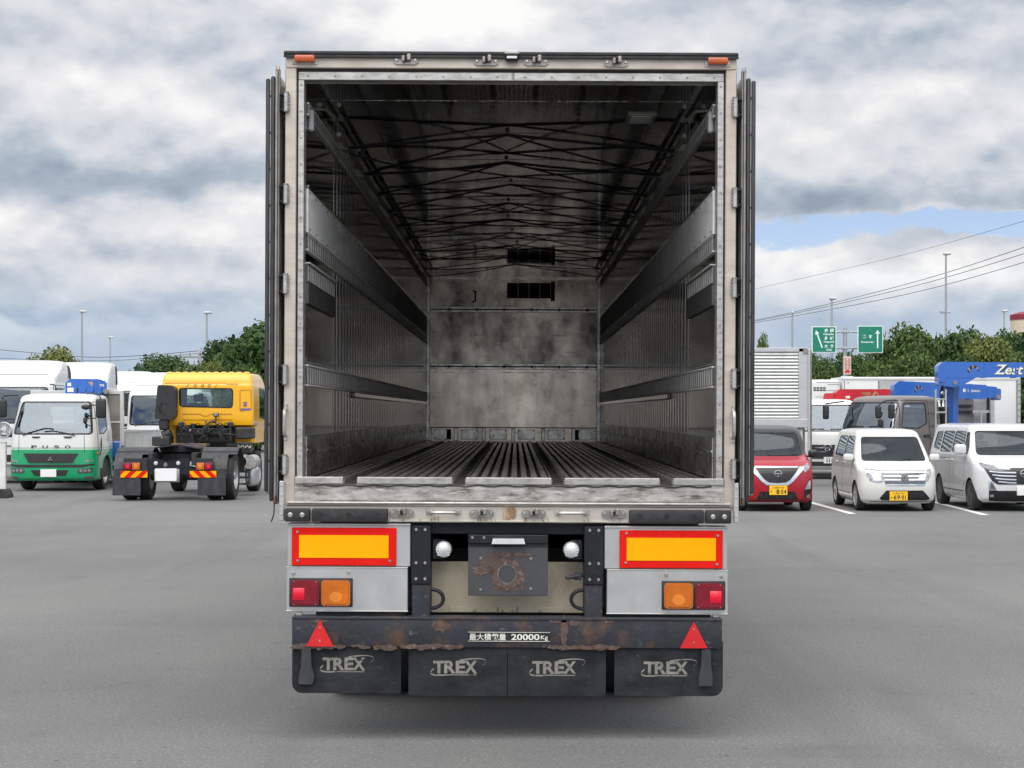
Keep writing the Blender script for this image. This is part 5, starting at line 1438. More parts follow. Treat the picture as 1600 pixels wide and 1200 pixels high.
# ---- green and white truck
def green_truck():
    V = View(81, 39.8); q = V.q
    t = thing('crane_truck', 'white and green cabover truck with a blank plate and a blue crane behind its cab', 'truck', V.loc)
    w = 1.0
    rows = [(.24, .10, 1.72, .93, .14, .05, .06), (.30, .02, 1.75, .99, .16, .05, .07), (.50, .0, 1.75, 1.0, .18, .05, .07), (.92, .02, 1.75, 1.0, .19, .05, .07), (1.27, .06, 1.75, .985, .19, .06, .06),
            (1.70, .20, 1.75, .935, .19, .06, .06), (2.11, .36, 1.75, .875, .19, .08, .06), (2.17, .42, 1.73, .86, .2, .1, .05), (2.21, .53, 1.68, .81, .2, .1, .04), (2.245, .70, 1.55, .66, .2, .1, .03), (2.255, .85, 1.4, .4, .2, .1, .02)]
    B = Body(t, rows, livery('green and white livery', [(0, (.0, .30, .115)), (.955, (.52, .60, .54)), (.985, (.0, .24, .10)), (1.0, (.63, .64, .63))]))
    B.cavity(.85, 2.14, .05)
    B.window('windshield', q([(22, 678), (32, 628), (139, 628), (145, 678)], .18), 'f', g_truck, 1.2, .07, .035)
    for s, ax in ((-1, 'l'), (1, 'r')):
        B.window('side_window', [(.42, 1.32), (.50, 1.98), (1.25, 2.0), (1.25, 1.42), (.9, 1.32)], ax, g_truck, .5*s, .05, .03)
        B.window('quarter_window', [(.34, .92), (.62, 1.24), (.62, .98), (.42, .80)], ax, g_tint, .6*s, .03, .03)
        B.line([(.26, .5), (.26, 1.25), (.42, 2.05), (1.32, 2.06), (1.32, .75), (1.15, .62)], ax, .012)
        B.panel('door_step', [(.5, .30), (1.1, .30), (1.1, .52), (.5, .52)], ax, m_matt, .01, .02)
        B.well(1.12, .43, w, s, .38)
    B.window('rear_window', [(-.5, 1.4), (-.5, 1.95), (.5, 1.95), (.5, 1.4)], 'b', g_truck, 1.3, .06)
    gr = B.panel('grille', q([(36, 708.5), (122, 708.5), (112, 723.5), (44, 723.5)]), 'f', m_matt, .012, .03)
    g = G()
    for k in range(4):
        pts = []
        for i in range(25):
            px = 42+i*3.1
            if 42+k*.5 < px < 118-k*.5: pts.append((V.u(px), V.v(711+k*3.5+.9*math.sin(i*1.5+k))))
        B.line(pts, 'f', .018, .022, g=g)
    g.obj('slat', m_rubber2, gr)
    g = G(); u, v = V.u(79), V.v(717.3); h = B.hit(u, v, 'f')
    for a in (90, 210, 330):
        c, s_ = math.cos(R(a)), math.sin(R(a)); L_ = .062
        p = Vector((u, v)); d = Vector((c, s_)); n_ = Vector((-s_, c))*L_*.30
        g.prism([tuple(p), tuple(p+d*L_*.5+n_), tuple(p+d*L_), tuple(p+d*L_*.5-n_)], h.y-.05, h.y-.03, 'y')
    g.obj('emblem', m_chrome, t)
    for ch, px in (('F', 52.5), ('U', 70), ('S', 88), ('O', 105)):
        B.lettering(ch, V.u(px-4.2), V.u(px+4.2), V.v(700.5), V.v(695.8), 'f', m_rubber2, .012, .02)
    B.panel('bumper_slot', q([(26, 726), (126, 726), (146, 724.5), (146, 727), (126, 730.5), (26, 730.5), (14, 728), (14, 725.5)]), 'f', m_matt, .004, .01)
    ls = B.panel('lower_slot', q([(47, 734.5), (107, 734.5), (102, 743.5), (54, 743.5)]), 'f', m_matt, .004, .02)
    for sgn in (1, -1):
        f = lambda pts: q([(px if sgn > 0 else 159-px, py) for px, py in pts])
        hl = B.panel('headlamp', f([(15, 731), (36, 732.5), (39, 736), (36, 739.5), (16, 738.5)]), 'f', m_lampdark, .008, .012)
        for cx_ in (20, 26.5, 32.5): B.panel('lens', f([(cx_+2.4*math.cos(k), 735.4+2.4*math.sin(k)) for k in np.linspace(0, 2*PI, 11)[:-1]]), 'f', m_lamp, .014, 0, parent=hl, depth=.005)
        B.panel('indicator', f([(15, 718), (28, 720.5), (27, 722), (15, 721.5)]), 'f', m_lamp, .008, .006)
        B.panel('fog_lamp', f([(14, 744), (28, 745), (28, 748.5), (15, 748.5)]), 'f', m_lampdark, .008, .01)
    B.line([(V.u(28), V.v(680)), (V.u(28), V.v(708))], 'f', .010); B.line([(V.u(130), V.v(680)), (V.u(131), V.v(708))], 'f', .010)
    B.panel('side_indicator', [(.20, .84), (.30, .84), (.30, .90), (.20, .90)], 'r', m_amber, .02, .02)
    number_plate(B, V.u(76), V.v(739.3), .36, .175, m_platewhite, off=.03)
    for a in (((36, 680), (46, 676), (70, 669), (84, 670)), ((118, 680.5), (104, 677), (84, 673), (70, 674))):
        wiper(t, [tuple(B.hit(V.u(px, .1), V.v(py, .1), 'f')+Vector((0, -.02, 0))) for px, py in a], .012)
    for px in (55, 105): B.panel('grab_recess', q([(px-7, 682), (px+7, 682), (px+5, 684.5), (px-5, 684.5)]), 'f', m_matt, .012, .01)
    cab_mirror(t, 1.13, -.02, 1.90, .24, .44, [(1.13, -.02, 2.1), (1.08, -.02, 2.2), (.85, .2, 2.26), (.72, .36, 2.24)])
    cab_mirror(t, -1.12, -.02, 1.90, .20, .42, [(-1.12, -.02, 2.1), (-1.08, -.02, 2.18), (-.85, .3, 2.2)])
    g = G(); g.ball((.78, .02, 1.93), .1, 0, (1.15, .5, .62)); g.tube([(1.06, 0, 1.98), (.8, .0, 1.97)], .014); g.obj('round_mirror', m_matt, t)
    g = G(); g.ball((.76, .02, 1.62), .075, 0, (.7, .5, 1.1)); g.tube([(1.02, .0, 1.68), (.78, .02, 1.66)], .012); g.obj('round_mirror', m_matt, t)
    seat(t, -.42, .8, .95, .5); seat(t, .42, .8, .95, .5); steering(t, -.42, .50, 1.3, .2)
    g = G(); g.box(-.85, .85, .3, .55, .9, 1.22, 0, .06); g.obj('dashboard', m_cloth, t)
    B.finish()
    chassis(t, .6, 6.9, .80, .38, ((1.12, False), (5.2, True)), .38, .84)
    side_deck(t, 2.25, 6.9, 1.14, 1.0, (2.34, m_headboard))
    crane(t, .25, 2.0, .95, 2.50, (-.18, 1.95, 2.42), (.78, 2.1, 2.42), .40, .34, p_blue,
          patch=[((.05, -.6, .20, -.1), 0), ((.05, .1, .14, .5), 0), ((.46, .0, .66, .6), 2)], text=[('TM', .82, .93, .0, .35, .02, 0, 0)])
    g = G(); g.box(.95, 1.12, 1.85, 2.1, .72, 1.12, 0, .03); g.cyl((1.03, 1.97, .25), (1.03, 1.97, .9), .06); g.box(-1.12, -.95, 1.85, 2.1, .72, 1.12, 0, .03)
    g.obj('outrigger', p_blue, t)
# ---- heavy cabover tractors and trucks standing in a row
def heavy_cab(t, w, zr, zd, paint_, emblem=False, dz=0.0, ztop_front=.7, plate=False, text=None):
    """big cab with an air deflector on the roof; w half width, zr roof height, zd deflector height"""
    zb, zt = zr-1.10, zr-.18
    rows = [(.42, .10, 2.2, w*.95, .16, .05, .06), (.5, .01, 2.25, w*.99, .18, .05, .07), (.8, .0, 2.25, w, .2, .06, .08), (zb-.15, .02, 2.25, w, .22, .06, .08), (zb, .04, 2.25, w*.995, .22, .06, .08),
            (zt, .17, 2.25, w*.975, .22, .08, .08), (zr-.06, .24, 2.22, w*.96, .22, .1, .07), (zr, .34, 2.15, w*.90, .22, .1, .05), (zr+.02, .5, 2.0, w*.7, .2, .1, .03)]
    B = Body(t, rows, paint_)
    B.cavity(zb-.35, zr-.10, .06)
    B.window('windshield', [(-w*.90, zb+.02), (-w*.86, zt), (w*.86, zt), (w*.90, zb+.02)], 'f', g_truck, 1.6, .08, .04)
    for s, ax in ((-1, 'l'), (1, 'r')):
        B.window('side_window', [(.32, zb), (.42, zt-.02), (1.25, zt-.02), (1.25, zb+.05)], ax, g_truck, .6*s, .05, .03)
        B.line([(.22, .75), (.25, zb), (.36, zt+.06), (1.34, zt+.06), (1.34, .8)], ax, .012)
        B.well(1.25, .56, w, s, .50)
        cab_mirror(t, s*(w+.16), -.12, zt-.35, .20, .52, [(s*(w+.14), -.1, zt-.1), (s*(w+.1), -.1, zt+.05), (s*(w-.1), .2, zt+.08)])
        f = lambda pts: [(s*x, z) for x, z in pts]
        hl = B.panel('headlamp', f([(w*.92, .62), (w*.60, .60), (w*.55, .70), (w*.60, .80), (w*.94, .84)]), 'f', m_lampdark, .01, .03)
        B.panel('lens', f([(w*.80, .66), (w*.66, .65), (w*.66, .77), (w*.80, .78)]), 'f', m_lamp, .016, .02, parent=hl)
        seat(t, s*.55, 1.0, zb-.30, .55)
    gr = B.panel('grille', [(-w*.62, .95), (w*.62, .95), (w*.66, zb-.28), (-w*.66, zb-.28)], 'f', m_matt, .01, .05)
    g = G()
    for k in range(4): B.line([(-w*.60, 1.0+k*(zb-1.32)/4), (w*.60, 1.0+k*(zb-1.32)/4)], 'f', .05, .02, g=g)
    g.obj('slat', paint_, gr)
    B.panel('bumper_slot', [(-w*.45, .56), (w*.45, .56), (w*.48, .74), (-w*.48, .74)], 'f', m_matt, .006, .03)
    if emblem:
        v = zb-.16; h = B.hit(0, v, 'f'); g = G()
        g.tube([(.20*math.cos(k), h.y-.03, v+.18*math.sin(k)) for k in np.linspace(0, 2*PI, 30)], .026, 6)
        for sx in (-.09, .09): g.box(sx-.022, sx+.022, h.y-.05, h.y-.01, v-.15, v+.15, 0, .008)
        g.box(-.09, .09, h.y-.05, h.y-.01, v-.025, v+.025, 0, .008)
        g.obj('emblem', m_chrome, t)
    for s in (-1, 1): wiper(t, [tuple(B.hit(x*s*w, z, 'f')+Vector((0, -.02, 0))) for x, z in ((.75, zb), (.35, zb+.1), (.0, zb+.12))], .012)
    g = G(); g.box(-w*.8, w*.8, .4, .7, zb-.3, zb-.03, 0, .06); g.obj('dashboard', m_cloth, t)
    steering(t, -.55, .75, zb+.05, .22)
    B.finish()
    if zd:
        dr = [(zr-.04, .30, 2.2, w*.95, .3, .1, .08), (zr+.10, .42, 2.22, w*.95, .32, .1, .08), (zd-.22, .95, 2.22, w*.93, .35, .12, .08), (zd-.08, 1.22, 2.2, w*.88, .35, .15, .06), (zd-.015, 1.5, 2.12, w*.74, .3, .15, .04), (zd, 1.7, 2.0, w*.5, .2, .1, .02)]
        D = Body(t, dr, paint_, name='air_deflector')
        D.line([(-w*.8, zr+.16), (w*.8, zr+.16)], 'f', .014)
        D.panel('deflector_gap', [(1.85, zr+.08), (2.14, zr+.08), (2.14, zd-.14), (1.9, zd-.14)], 'r', m_matt, .006, .02)
        D.panel('deflector_gap', [(1.85, zr+.08), (2.14, zr+.08), (2.14, zd-.14), (1.9, zd-.14)], 'l', m_matt, .006, .02)
        if text: D.lettering(text, *text_at[text], 'f', m_dull, .01, .02)
        D.finish()
    return B
def heavy_truck(label, pc, d, wpx, yroof, ytop, emblem=False, rz=0.0, paint_=None, text=None):
    V = View(pc, d)
    t = thing('heavy_truck', label, 'truck', V.loc, rz, 'white trucks parked in a row on the left')
    w = wpx*d/F/2; zr = V.v(yroof, .8); zd = V.v(ytop, 1.8) if ytop else None
    heavy_cab(t, w, zr, zd, paint_ or p_truckwhite, emblem, text=text)
    chassis(t, .8, 6.5, .95, .40, ((1.25, False), (5.0, True)), .50, w-.16)
    return t
text_at = {'FS': (.18, .62, 2.60, 2.84)}
green_truck()
heavy_truck('white heavy truck with a round chrome emblem at the left picture edge', 6, 44.0, 150, 595, 563, True)
heavy_truck('white heavy truck whose tall roof fairing shows just above the green and white cab', 112, 60.0, 104, 604, 566)
heavy_truck('white heavy truck partly hidden behind the grey bulkhead of the green truck', 172, 64.0, 96, 604, 580, rz=R(-6))
heavy_truck('white heavy truck with a broad pale windscreen, standing directly left of the yellow tractor', 254, 54.0, 118, 610, 582)
# ---- low dropside body behind the green truck
def dropside():
    V = View(232, 48.5)
    t = thing('dropside_truck', 'pale dropside truck bed with a green stripe behind the yellow tractor', 'truck', V.loc, R(90))
    m = livery('pale gates with green stripe', [(0, (.50, .52, .50)), (1.02, (.06, .30, .18)), (1.07, (.50, .54, .51))])
    chassis(t, -.8, 3.9, .74, .38, ((2.9, True),), .38, .80)
    side_deck(t, -1.0, 3.9, 1.05, .86, None, .40, m)
    rows = [(.3, -2.55, -1.1, .9, .15, .05, .05), (.6, -2.6, -1.1, .95, .15, .05, .05), (1.2, -2.55, -1.1, .93, .15, .05, .05), (1.75, -2.3, -1.12, .82, .15, .05, .05), (1.86, -2.15, -1.2, .7, .15, .05, .03)]
    B = Body(t, rows, p_truckwhite, name='cab'); B.cavity(.7, 1.76, .05)
    B.window('windshield', [(-.8, 1.2), (-.74, 1.68), (.74, 1.68), (.8, 1.2)], 'f', g_truck, -1.5, .05)
    for s, ax in ((-1, 'l'), (1, 'r')):
        B.window('side_window', [(-2.2, 1.2), (-2.1, 1.66), (-1.4, 1.68), (-1.4, 1.2)], ax, g_truck, .4*s, .04); B.well(-1.9, .42, .95, s, .38); wheel(t, s*.82, -1.9, .38, .22, s, 'steel', .62)
    B.finish()
dropside()
# ---- yellow tractor unit seen from behind
def yellow_tractor():
    V = View(268, 35.5); u, v, q = V.u, V.v, V.q
    t = thing('tractor_unit', 'yellow tractor unit seen from behind with red and yellow chevron boards and a blank plate', 'truck', V.loc)
    # cab: the flat side of the hull faces the camera
    dy = 3.3
    cx_ = u(323, dy); zr = v(583, dy+.3); zb = v(664, dy)
    rows = [(1.12, dy+.45, dy+2.1, 1.00, .12, .2, 0), (zb-.02, dy+.42, dy+2.15, 1.02, .10, .25, 0), (zb, dy+.02, dy+2.2, 1.03, .06, .25, 0), (1.75, dy, dy+2.2, 1.04, .06, .25, 0), (2.40, dy, dy+2.15, 1.02, .07, .25, 0), (2.45, dy+.015, dy+2.12, 1.01, .07, .25, 0),
            (2.53, dy+.03, dy+2.0, 1.0, .08, .25, 0), (zr-.06, dy+.07, dy+1.75, .98, .10, .25, 0), (zr-.01, dy+.13, dy+1.6, .93, .10, .2, 0), (zr+.012, dy+.3, dy+1.4, .7, .1, .2, 0)]
    rows = [(a, b, c, d_, e, f, g_) for a, b, c, d_, e, f, g_ in rows]
    cab = bpy.data.objects.new('cab', None); COL.objects.link(cab); cab.parent = t; cab.location = (cx_, 0, 0)
    B = Body(cab, rows, p_yellow)
    B.cavity(zb+.08, 2.48, .06)
    win = [(u(px, dy)-cx_, v(py, dy)) for px, py in ((280, 607), (363.5, 607.5), (363, 637), (281, 635))]
    B.window('rear_window', win, 'f', g_truck, dy+.6, .07, .03)
    B.window('windshield', [(-.88, 1.6), (-.85, 2.38), (.85, 2.38), (.88, 1.6)], 'b', g_truck, dy+1.4, .06)
    for s, ax in ((-1, 'l'), (1, 'r')):
        B.window('side_window', [(dy+.95, 1.7), (dy+.95, 2.36), (dy+1.75, 2.34), (dy+1.8, 1.65)], ax, g_truck, .5*s, .04)
        B.panel('cab_side', [(dy+.1, 1.15), (dy+.44, 1.15), (dy+.44, zb), (dy+.1, zb)], ax, p_yellow, .01, .02)
        B.panel('side_trim', [(dy+.05, 1.50), (dy+.5, 1.50), (dy+.5, 1.58), (dy+.05, 1.58)], ax, m_bright, .012, .01)
    f = lambda pts: [(u(px, dy)-cx_, v(py, dy)) for px, py in pts]
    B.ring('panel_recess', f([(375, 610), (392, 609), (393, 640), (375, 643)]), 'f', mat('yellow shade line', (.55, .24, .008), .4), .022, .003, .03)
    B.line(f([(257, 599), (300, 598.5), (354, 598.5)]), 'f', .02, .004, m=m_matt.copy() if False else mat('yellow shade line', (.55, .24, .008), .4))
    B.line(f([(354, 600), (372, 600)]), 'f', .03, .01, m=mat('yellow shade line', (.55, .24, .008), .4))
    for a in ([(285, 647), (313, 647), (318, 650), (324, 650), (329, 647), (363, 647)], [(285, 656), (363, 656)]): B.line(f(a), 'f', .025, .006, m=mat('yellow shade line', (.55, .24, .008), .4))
    B.panel('sticker', f([(380, 628), (386, 628), (386, 630), (380, 630)]), 'f', m_sign, .004, 0, .002); B.panel('sticker', f([(380.5, 631), (385.5, 631), (385.5, 635), (380.5, 635)]), 'f', m_sign, .004, 0, .002)
    B.panel('sticker', f([(376, 638), (392, 638), (392, 641), (376, 641)]), 'f', m_sign, .004, 0, .002)
    for ch, px in (('/', 293), ('O', 305), ('O', 316.5), ('O', 327), ('/', 338)): B.lettering(ch, u(px-2.3, dy)-cx_, u(px+2.3, dy)-cx_, v(605, dy), v(600, dy), 'f', m_matt, .008, .015, .2)
    g = G()
    for k in range(11):
        x = -.86+k*.172; g.ball((x, dy+.22, zr+.0), .05, 0, (1.5, 1.6, .6))
    g.obj('roof_bump', p_yellow, cab)
    for s in (-1, 1): seat(cab, s*.45, dy+1.0, 1.45, .5)
    B.finish()
    # air intake, ducts, boxes behind the cab
    g = G(); y = dy-.30
    g.prism(rp([(u(246, y+.3), v(655, y)), (u(246, y), v(604, y)), (u(249, y), v(601.5, y)), (u(268, y), v(602, y)), (u(274.5, y), v(607, y)), (u(274.5, y), v(648, y)), (u(269, y), v(656, y))], .06), y-.02, y+.26, 'y')
    g.prism(rp([(u(247, y), v(634, y)), (u(254, y), v(628, y)), (u(255, y), v(630, y)), (u(250, y), v(638, y)), (u(255, y), v(642, y)), (u(252, y), v(646, y)), (u(247, y), v(642, y))], .01), y-.03, y-.02, 'y', 1)
    for k in range(3): g.cyl((u(262-k*2, y), y-.03, v(615+k*16, y)), (u(262-k*2, y), y-.02, v(615+k*16, y)), .02, None, 10, 1)
    g.box(u(248, y), u(262.5, y), y, y+.2, v(672, y), v(655, y), 0, .03)
    g.cyl((u(254, y), y+.1, v(682, y)), (u(266, y), y+.1, v(676, y)), .12, None, 16)
    g.obj('air_intake', [m_matt, m_voidpaint], t)
    g = G(); y = dy-.5
    g.box(u(237, y), u(265, y), y, y+.5, v(697, y), v(682, y), 0, .02); g.bolts([(u(253, y), y, v(684, y))], .02, .01, 1)
    g.obj('battery_box', [m_chassis, m_steelbolt], t)
    g = G(); y = dy-.25
    g.box(u(367, y), u(394, y), y, y+.5, v(686, y), v(668, y), 0, .03); g.box(u(371, y), u(392, y), y-.1, y+.3, v(708, y), v(691, y), 0, .02)
    g.obj('tool_box', m_chassis, t)
    g = G()
    for k in range(3): g.tube(curve_pts([(u(372+k*7, y), y-.12, v(700, y)), (u(374+k*7, y), y-.16, v(696, y)), (u(377+k*7, y), y-.16, v(700, y)), (u(379+k*7, y), y-.12, v(697, y))], 4), .015, 6)
    g.obj('coiled_hose', m_dull, t)
    # machinery in the gap: frames, hoses, coupling lines
    rnd = random.Random(3)
    g = G(); y = dy-.35
    g.box(u(277, y), u(362, y), y, y+.06, v(680, y), v(677, y), 0, .01); g.box(u(280, y), u(360, y), y, y+.06, v(672, y), v(669.5, y), 0, .01)
    for px in (282, 300, 322, 345, 358): g.box(u(px, y), u(px+3, y), y, y+.06, v(690, y), v(662, y), 0, .01)
    for px in (278, 355): g.box(u(px, y), u(px+9, y), y-.02, y+.12, v(668, y), v(659, y), 0, .03)
    g.box(u(300, y), u(350, y), y+.1, y+.4, v(693, y), v(674, y), 0, .04)
    for k in range(4): g.cyl((u(322+k*8, y), y-.02, v(674.5, y)), (u(322+k*8, y), y+.02, v(674.5, y)), .045, None, 12, 1)
    g.obj('headboard_frame', [m_chassis, m_voidpaint], t)
    g = G(); g.box(-.62, .70, dy+.25, dy+.9, .80, 1.50, 0, .05); g.box(-.95, -.5, dy+.1, dy+.6, .7, 1.1, 0, .05); g.box(.5, .95, dy+.1, dy+.6, .7, 1.12, 0, .05); g.obj('engine', m_chassis, t)
    for k in range(30):
        a = rnd.uniform(283, 358); b = a+rnd.uniform(-25, 25); z0, z1 = rnd.uniform(662, 690), rnd.uniform(664, 692)
        g = G(); g.tube(curve_pts([(u(a, y), y-.05-rnd.random()*.2, v(z0, y)), (u((a+b)/2, y), y-.1-rnd.random()*.25, v(min(z0, z1)-rnd.uniform(0, 8), y)), (u(b, y), y-.05-rnd.random()*.2, v(z1, y))], 6), rnd.choice([.009, .012, .017]), 6)
        g.obj('hose', rnd.choice([m_matt, m_matt, m_matt, m_rubber2, m_rubber2, m_ruststeel]), t)
    for px, py in ((328, 664), (341, 663), (299, 673)):
        g = G(); g.ball((u(px, y), y-.18, v(py, y)), .035, 0, (1, .6, 1)); g.obj('coupling_head', m_dull, t)
    g = G(); y = dy-.12; g.box(u(333, y), u(341.5, y), y, y+.05, v(651, y), v(645, y), 0, .01); g.box(u(334, y), u(340.5, y), y-.01, y, v(650, y), v(646, y), 1, .004); g.box(u(336, y), u(338, y), y+.01, y+.03, v(662, y), v(651, y)); 
    g.obj('work_lamp', [m_matt, m_lamp], t)
    g = G(); y = 2.55; g.box(u(267, y), u(322, y), y, y+.5, v(697, y), v(693, y)); g.obj('catwalk', m_wood, t)
    # frame, cross member, fifth wheel
    g = G()
    for s in (-1, 1): g.box(s*.44-.045, s*.44+.045, .05, dy+1.8, .72, .98, 0, .008)
    for k in (.9, 1.6, 2.3): g.box(-.4, .4, k, k+.08, .78, .94)
    g.box(-.3, .3, .5, 1.4, .50, .66, 0, .1); g.cyl((-.8, .62, .52), (.8, .62, .52), .12, None, 14); g.ball((0, .62, .52), .24)
    g.obj('chassis', m_chassis, t)
    g = G()
    g.prism(rp([(u(230), v(731)), (u(230), v(719)), (u(238), v(716)), (u(252), v(719)), (u(262), v(721.5)), (u(276), v(719)), (u(288), v(716)), (u(296), v(718)), (u(296), v(731))], .02), .0, .05, 'y', 0)
    g.cyl((u(259), -.03, v(726)), (u(259), 0, v(726)), .04, None, 12, 1); g.box(u(225), u(240), .01, .06, v(742), v(728), 0, .01); g.box(u(280), u(300), .01, .06, v(742), v(728), 0, .01)
    g.obj('cross_member', [m_blackmetal, m_dull], t)
    g = G(); yy = 1.0
    g.prism(rp([(-.42, .98), (-.46, 1.06), (-.30, 1.12), (.10, 1.16), (.28, 1.12), (.42, 1.06), (.40, .98)], .02), yy, yy+.75, 'y', 0)
    g.prism([(-.46, 1.06), (-.44, 1.09), (-.07, 1.145), (-.05, 1.12)], yy-.55, yy, 'y', 0); g.prism([(.46, 1.06), (.44, 1.09), (.07, 1.145), (.05, 1.12)], yy-.55, yy, 'y', 0)
    g.box(-.5, .5, yy+.2, yy+.5, .94, 1.0, 0, .02); g.obj('fifth_wheel', m_ruststeel, t)
    for s in (-1, 1):
        px = 243.5 if s < 0 else 278.5
        g = G(); g.lathe([(.001, -.04), (.03, -.035), (.045, -.01), (.045, .02)], (u(px), .0, v(724)), 'y', 16); g.obj('reversing_lamp', m_whitelens, t)
    g = G(); g.box(u(241), u(281), -.03, -.004, v(753.5), v(733), 0, .02, 2); pl = g.obj('plate_holder', m_dull, t)
    g = G(); g.box(u(243), u(276.5), -.042, -.03, v(751.5), v(732), 0, .004); g.obj('number_plate', m_platewhite, t)
    # wings, flaps, lamps, wheels
    for s in (-1, 1):
        a, b = (177, 240) if s < 0 else (312, 357)
        xa, xb = (u(177), u(238)) if s < 0 else (u(312), u(368))
        if s < 0: xa, xb = u(177), u(233)
        g = G(); rr = .60; yc = .62; zc = .50
        for k in range(20):
            t0, t1 = PI*(1.02-k/20*.98), PI*(1.02-(k+1)/20*.98)
            xb = (u(354) if t0 > .74*PI else u(368)) if s > 0 else (u(219) if t0 > .74*PI else u(234))
            A = [(x, yc+rad*math.cos(tt), zc+rad*math.sin(tt)) for x, rad in ((xa, rr), (xb, rr)) for tt in (t0,)]
            vs = []
            for rad in (rr, rr-.02):
                vs += [g.bm.verts.new((x, yc+rad*math.cos(tt), zc+rad*math.sin(tt)*.98)) for x, tt in ((xa, t0), (xb, t0), (xb, t1), (xa, t1))]
            for f_ in ((0, 1, 2, 3), (7, 6, 5, 4), (0, 3, 7, 4), (1, 5, 6, 2)): g.face([vs[i] for i in f_])
            if k % 5 == 2:
                g.box(xa, xb, yc+(rr+.004)*math.cos(t0)-.01, yc+(rr+.004)*math.cos(t0)+.01, zc+rr*.98*math.sin(t0)-.008, zc+rr*.98*math.sin(t0)+.010)
        g.obj('mudguard', m_rubber2, t)
        fx = (176, 220) if s < 0 else (309, 353)
        g = G(); g.box(u(fx[0]), u(fx[1]), -.03, -.015, v(774), v(744), 0, .004); g.box(u(fx[0]+1), u(fx[1]-1), -.01, .02, v(745), v(734)); g.obj('mud_flap', m_rubber2, t)
        lx = (193, 207, 219.5) if s < 0 else (307.5, 320, 333)
        g = G(); g.box(u(lx[0]-1), u(lx[2]+1), -.035, .02, v(735), v(722), 0, .006); g.box(u(lx[0]-2) if s > 0 else u(lx[0]), u(lx[2]) if s > 0 else u(231), .0, .04, v(738), v(716), 0, .004)
        tl = g.obj('tail_lamp', m_matt, t)
        for k in range(2):
            isred = (k == 0) == (s < 0)
            g = G(); g.box(u(lx[k]+.3), u(lx[k+1]-.3), -.055, -.035, v(734), v(723), 0, .012, 2)
            cc = (lx[k]+lx[k+1])/2; g.box(u(cc-2.6), u(cc+2.6), -.06, -.055, v(731.5), v(726), 1, .004)
            g.obj('red_lens' if isred else 'amber_lens', [m_redlens if isred else m_amber, m_redlens2 if isred else m_amber2], tl)
        bx = (189, 231) if s < 0 else (297, 338.5)
        g = G(); x0, x1, z0, z1 = u(bx[0]), u(bx[1]), v(746), v(735.8)
        g.box(x0, x1, -.045, -.03, z0, z1, 0)
        hgt = z1-z0; L_ = x1-x0; sw = L_/4.6
        for k in range(-1, 4):
            o = x0+k*2*sw+sw*.6
            pts = [(o, z0), (o+sw, z0), (o+sw+hgt, z1), (o+hgt, z1)] if s < 0 else [(o+hgt, z0), (o+sw+hgt, z0), (o+sw, z1), (o, z1)]
            # clip to the board
            bmx = bmesh.new(); bmx.faces.new([bmx.verts.new((p[0], 0, p[1])) for p in pts])
            for co, no in (((x0, 0, 0), (-1, 0, 0)), ((x1, 0, 0), (1, 0, 0))):
                if bmx.faces: bmesh.ops.bisect_plane(bmx, geom=bmx.verts[:]+bmx.edges[:]+bmx.faces[:], plane_co=co, plane_no=no, clear_outer=True)
            for f_ in bmx.faces: g.face([g.bm.verts.new((w_.co.x, -.0462, w_.co.z)) for w_ in f_.verts], 1)
            bmx.free()
        g.obj('chevron_board', [m_yelsheet, m_redsheet], t, smooth=None)
    xo = u(356.5)
    for s in (-1, 1):
        xs = (1.09 if s > 0 else -.96)
        wheel(t, xs, .62, .50, .26, s, 'steel', .60); wheel(t, xs-s*.31, .62, .50, .26, s, 'steel', .60)
        wheel(t, cx_+s*.86, dy+1.25, .47, .26, s, 'steel', .60)
    # side tanks
    g = G(); y = 2.0
    for px in (374, 389): g.cyl((u(px, y), y, v(722, y)), (u(px, y), y+.7, v(722, y)), .15, None, 20)
    g.obj('air_tank', m_bright, t)
    g = G(); y = 2.3; g.box(u(384, y), u(398, y), y, y+.8, v(760, y), v(730, y), 0, .08, 3); g.obj('fuel_tank', m_alu, t)
    g = G(); y = 1.9; 
    for py in (737, 746, 756): g.box(u(369, y), u(386, y), y, y+.5, v(py+1.5, y), v(py, y))
    g.obj('side_step', m_blackmetal, t)
yellow_tractor()
def sign_board():
    V = View(-2, 36.8)
    t = thing('notice_board', 'white standing board on a black rubber base at the left picture edge', 'sign', V.loc)
    g = G(); g.box(V.u(-40), V.u(9.5), .0, .03, V.v(766), V.v(691), 0, .006); g.box(V.u(-40), V.u(9.8), -.006, .036, V.v(692), V.v(690.5), 1, .004); g.box(V.u(8.6), V.u(9.8), -.006, .036, V.v(771), V.v(690.5), 1)
    g.obj('panel', [mat('white board sheet', (.70, .70, .69), .5), m_bright], t)
    g = G(); g.prism(rp([(V.u(-48), 0), (V.u(15.5), 0), (V.u(15), .07), (V.u(10), .19), (V.u(-42), .19), (V.u(-47), .07)], .02), -.25, .28, 'y'); g.obj('base', m_rubber, t)
sign_board()
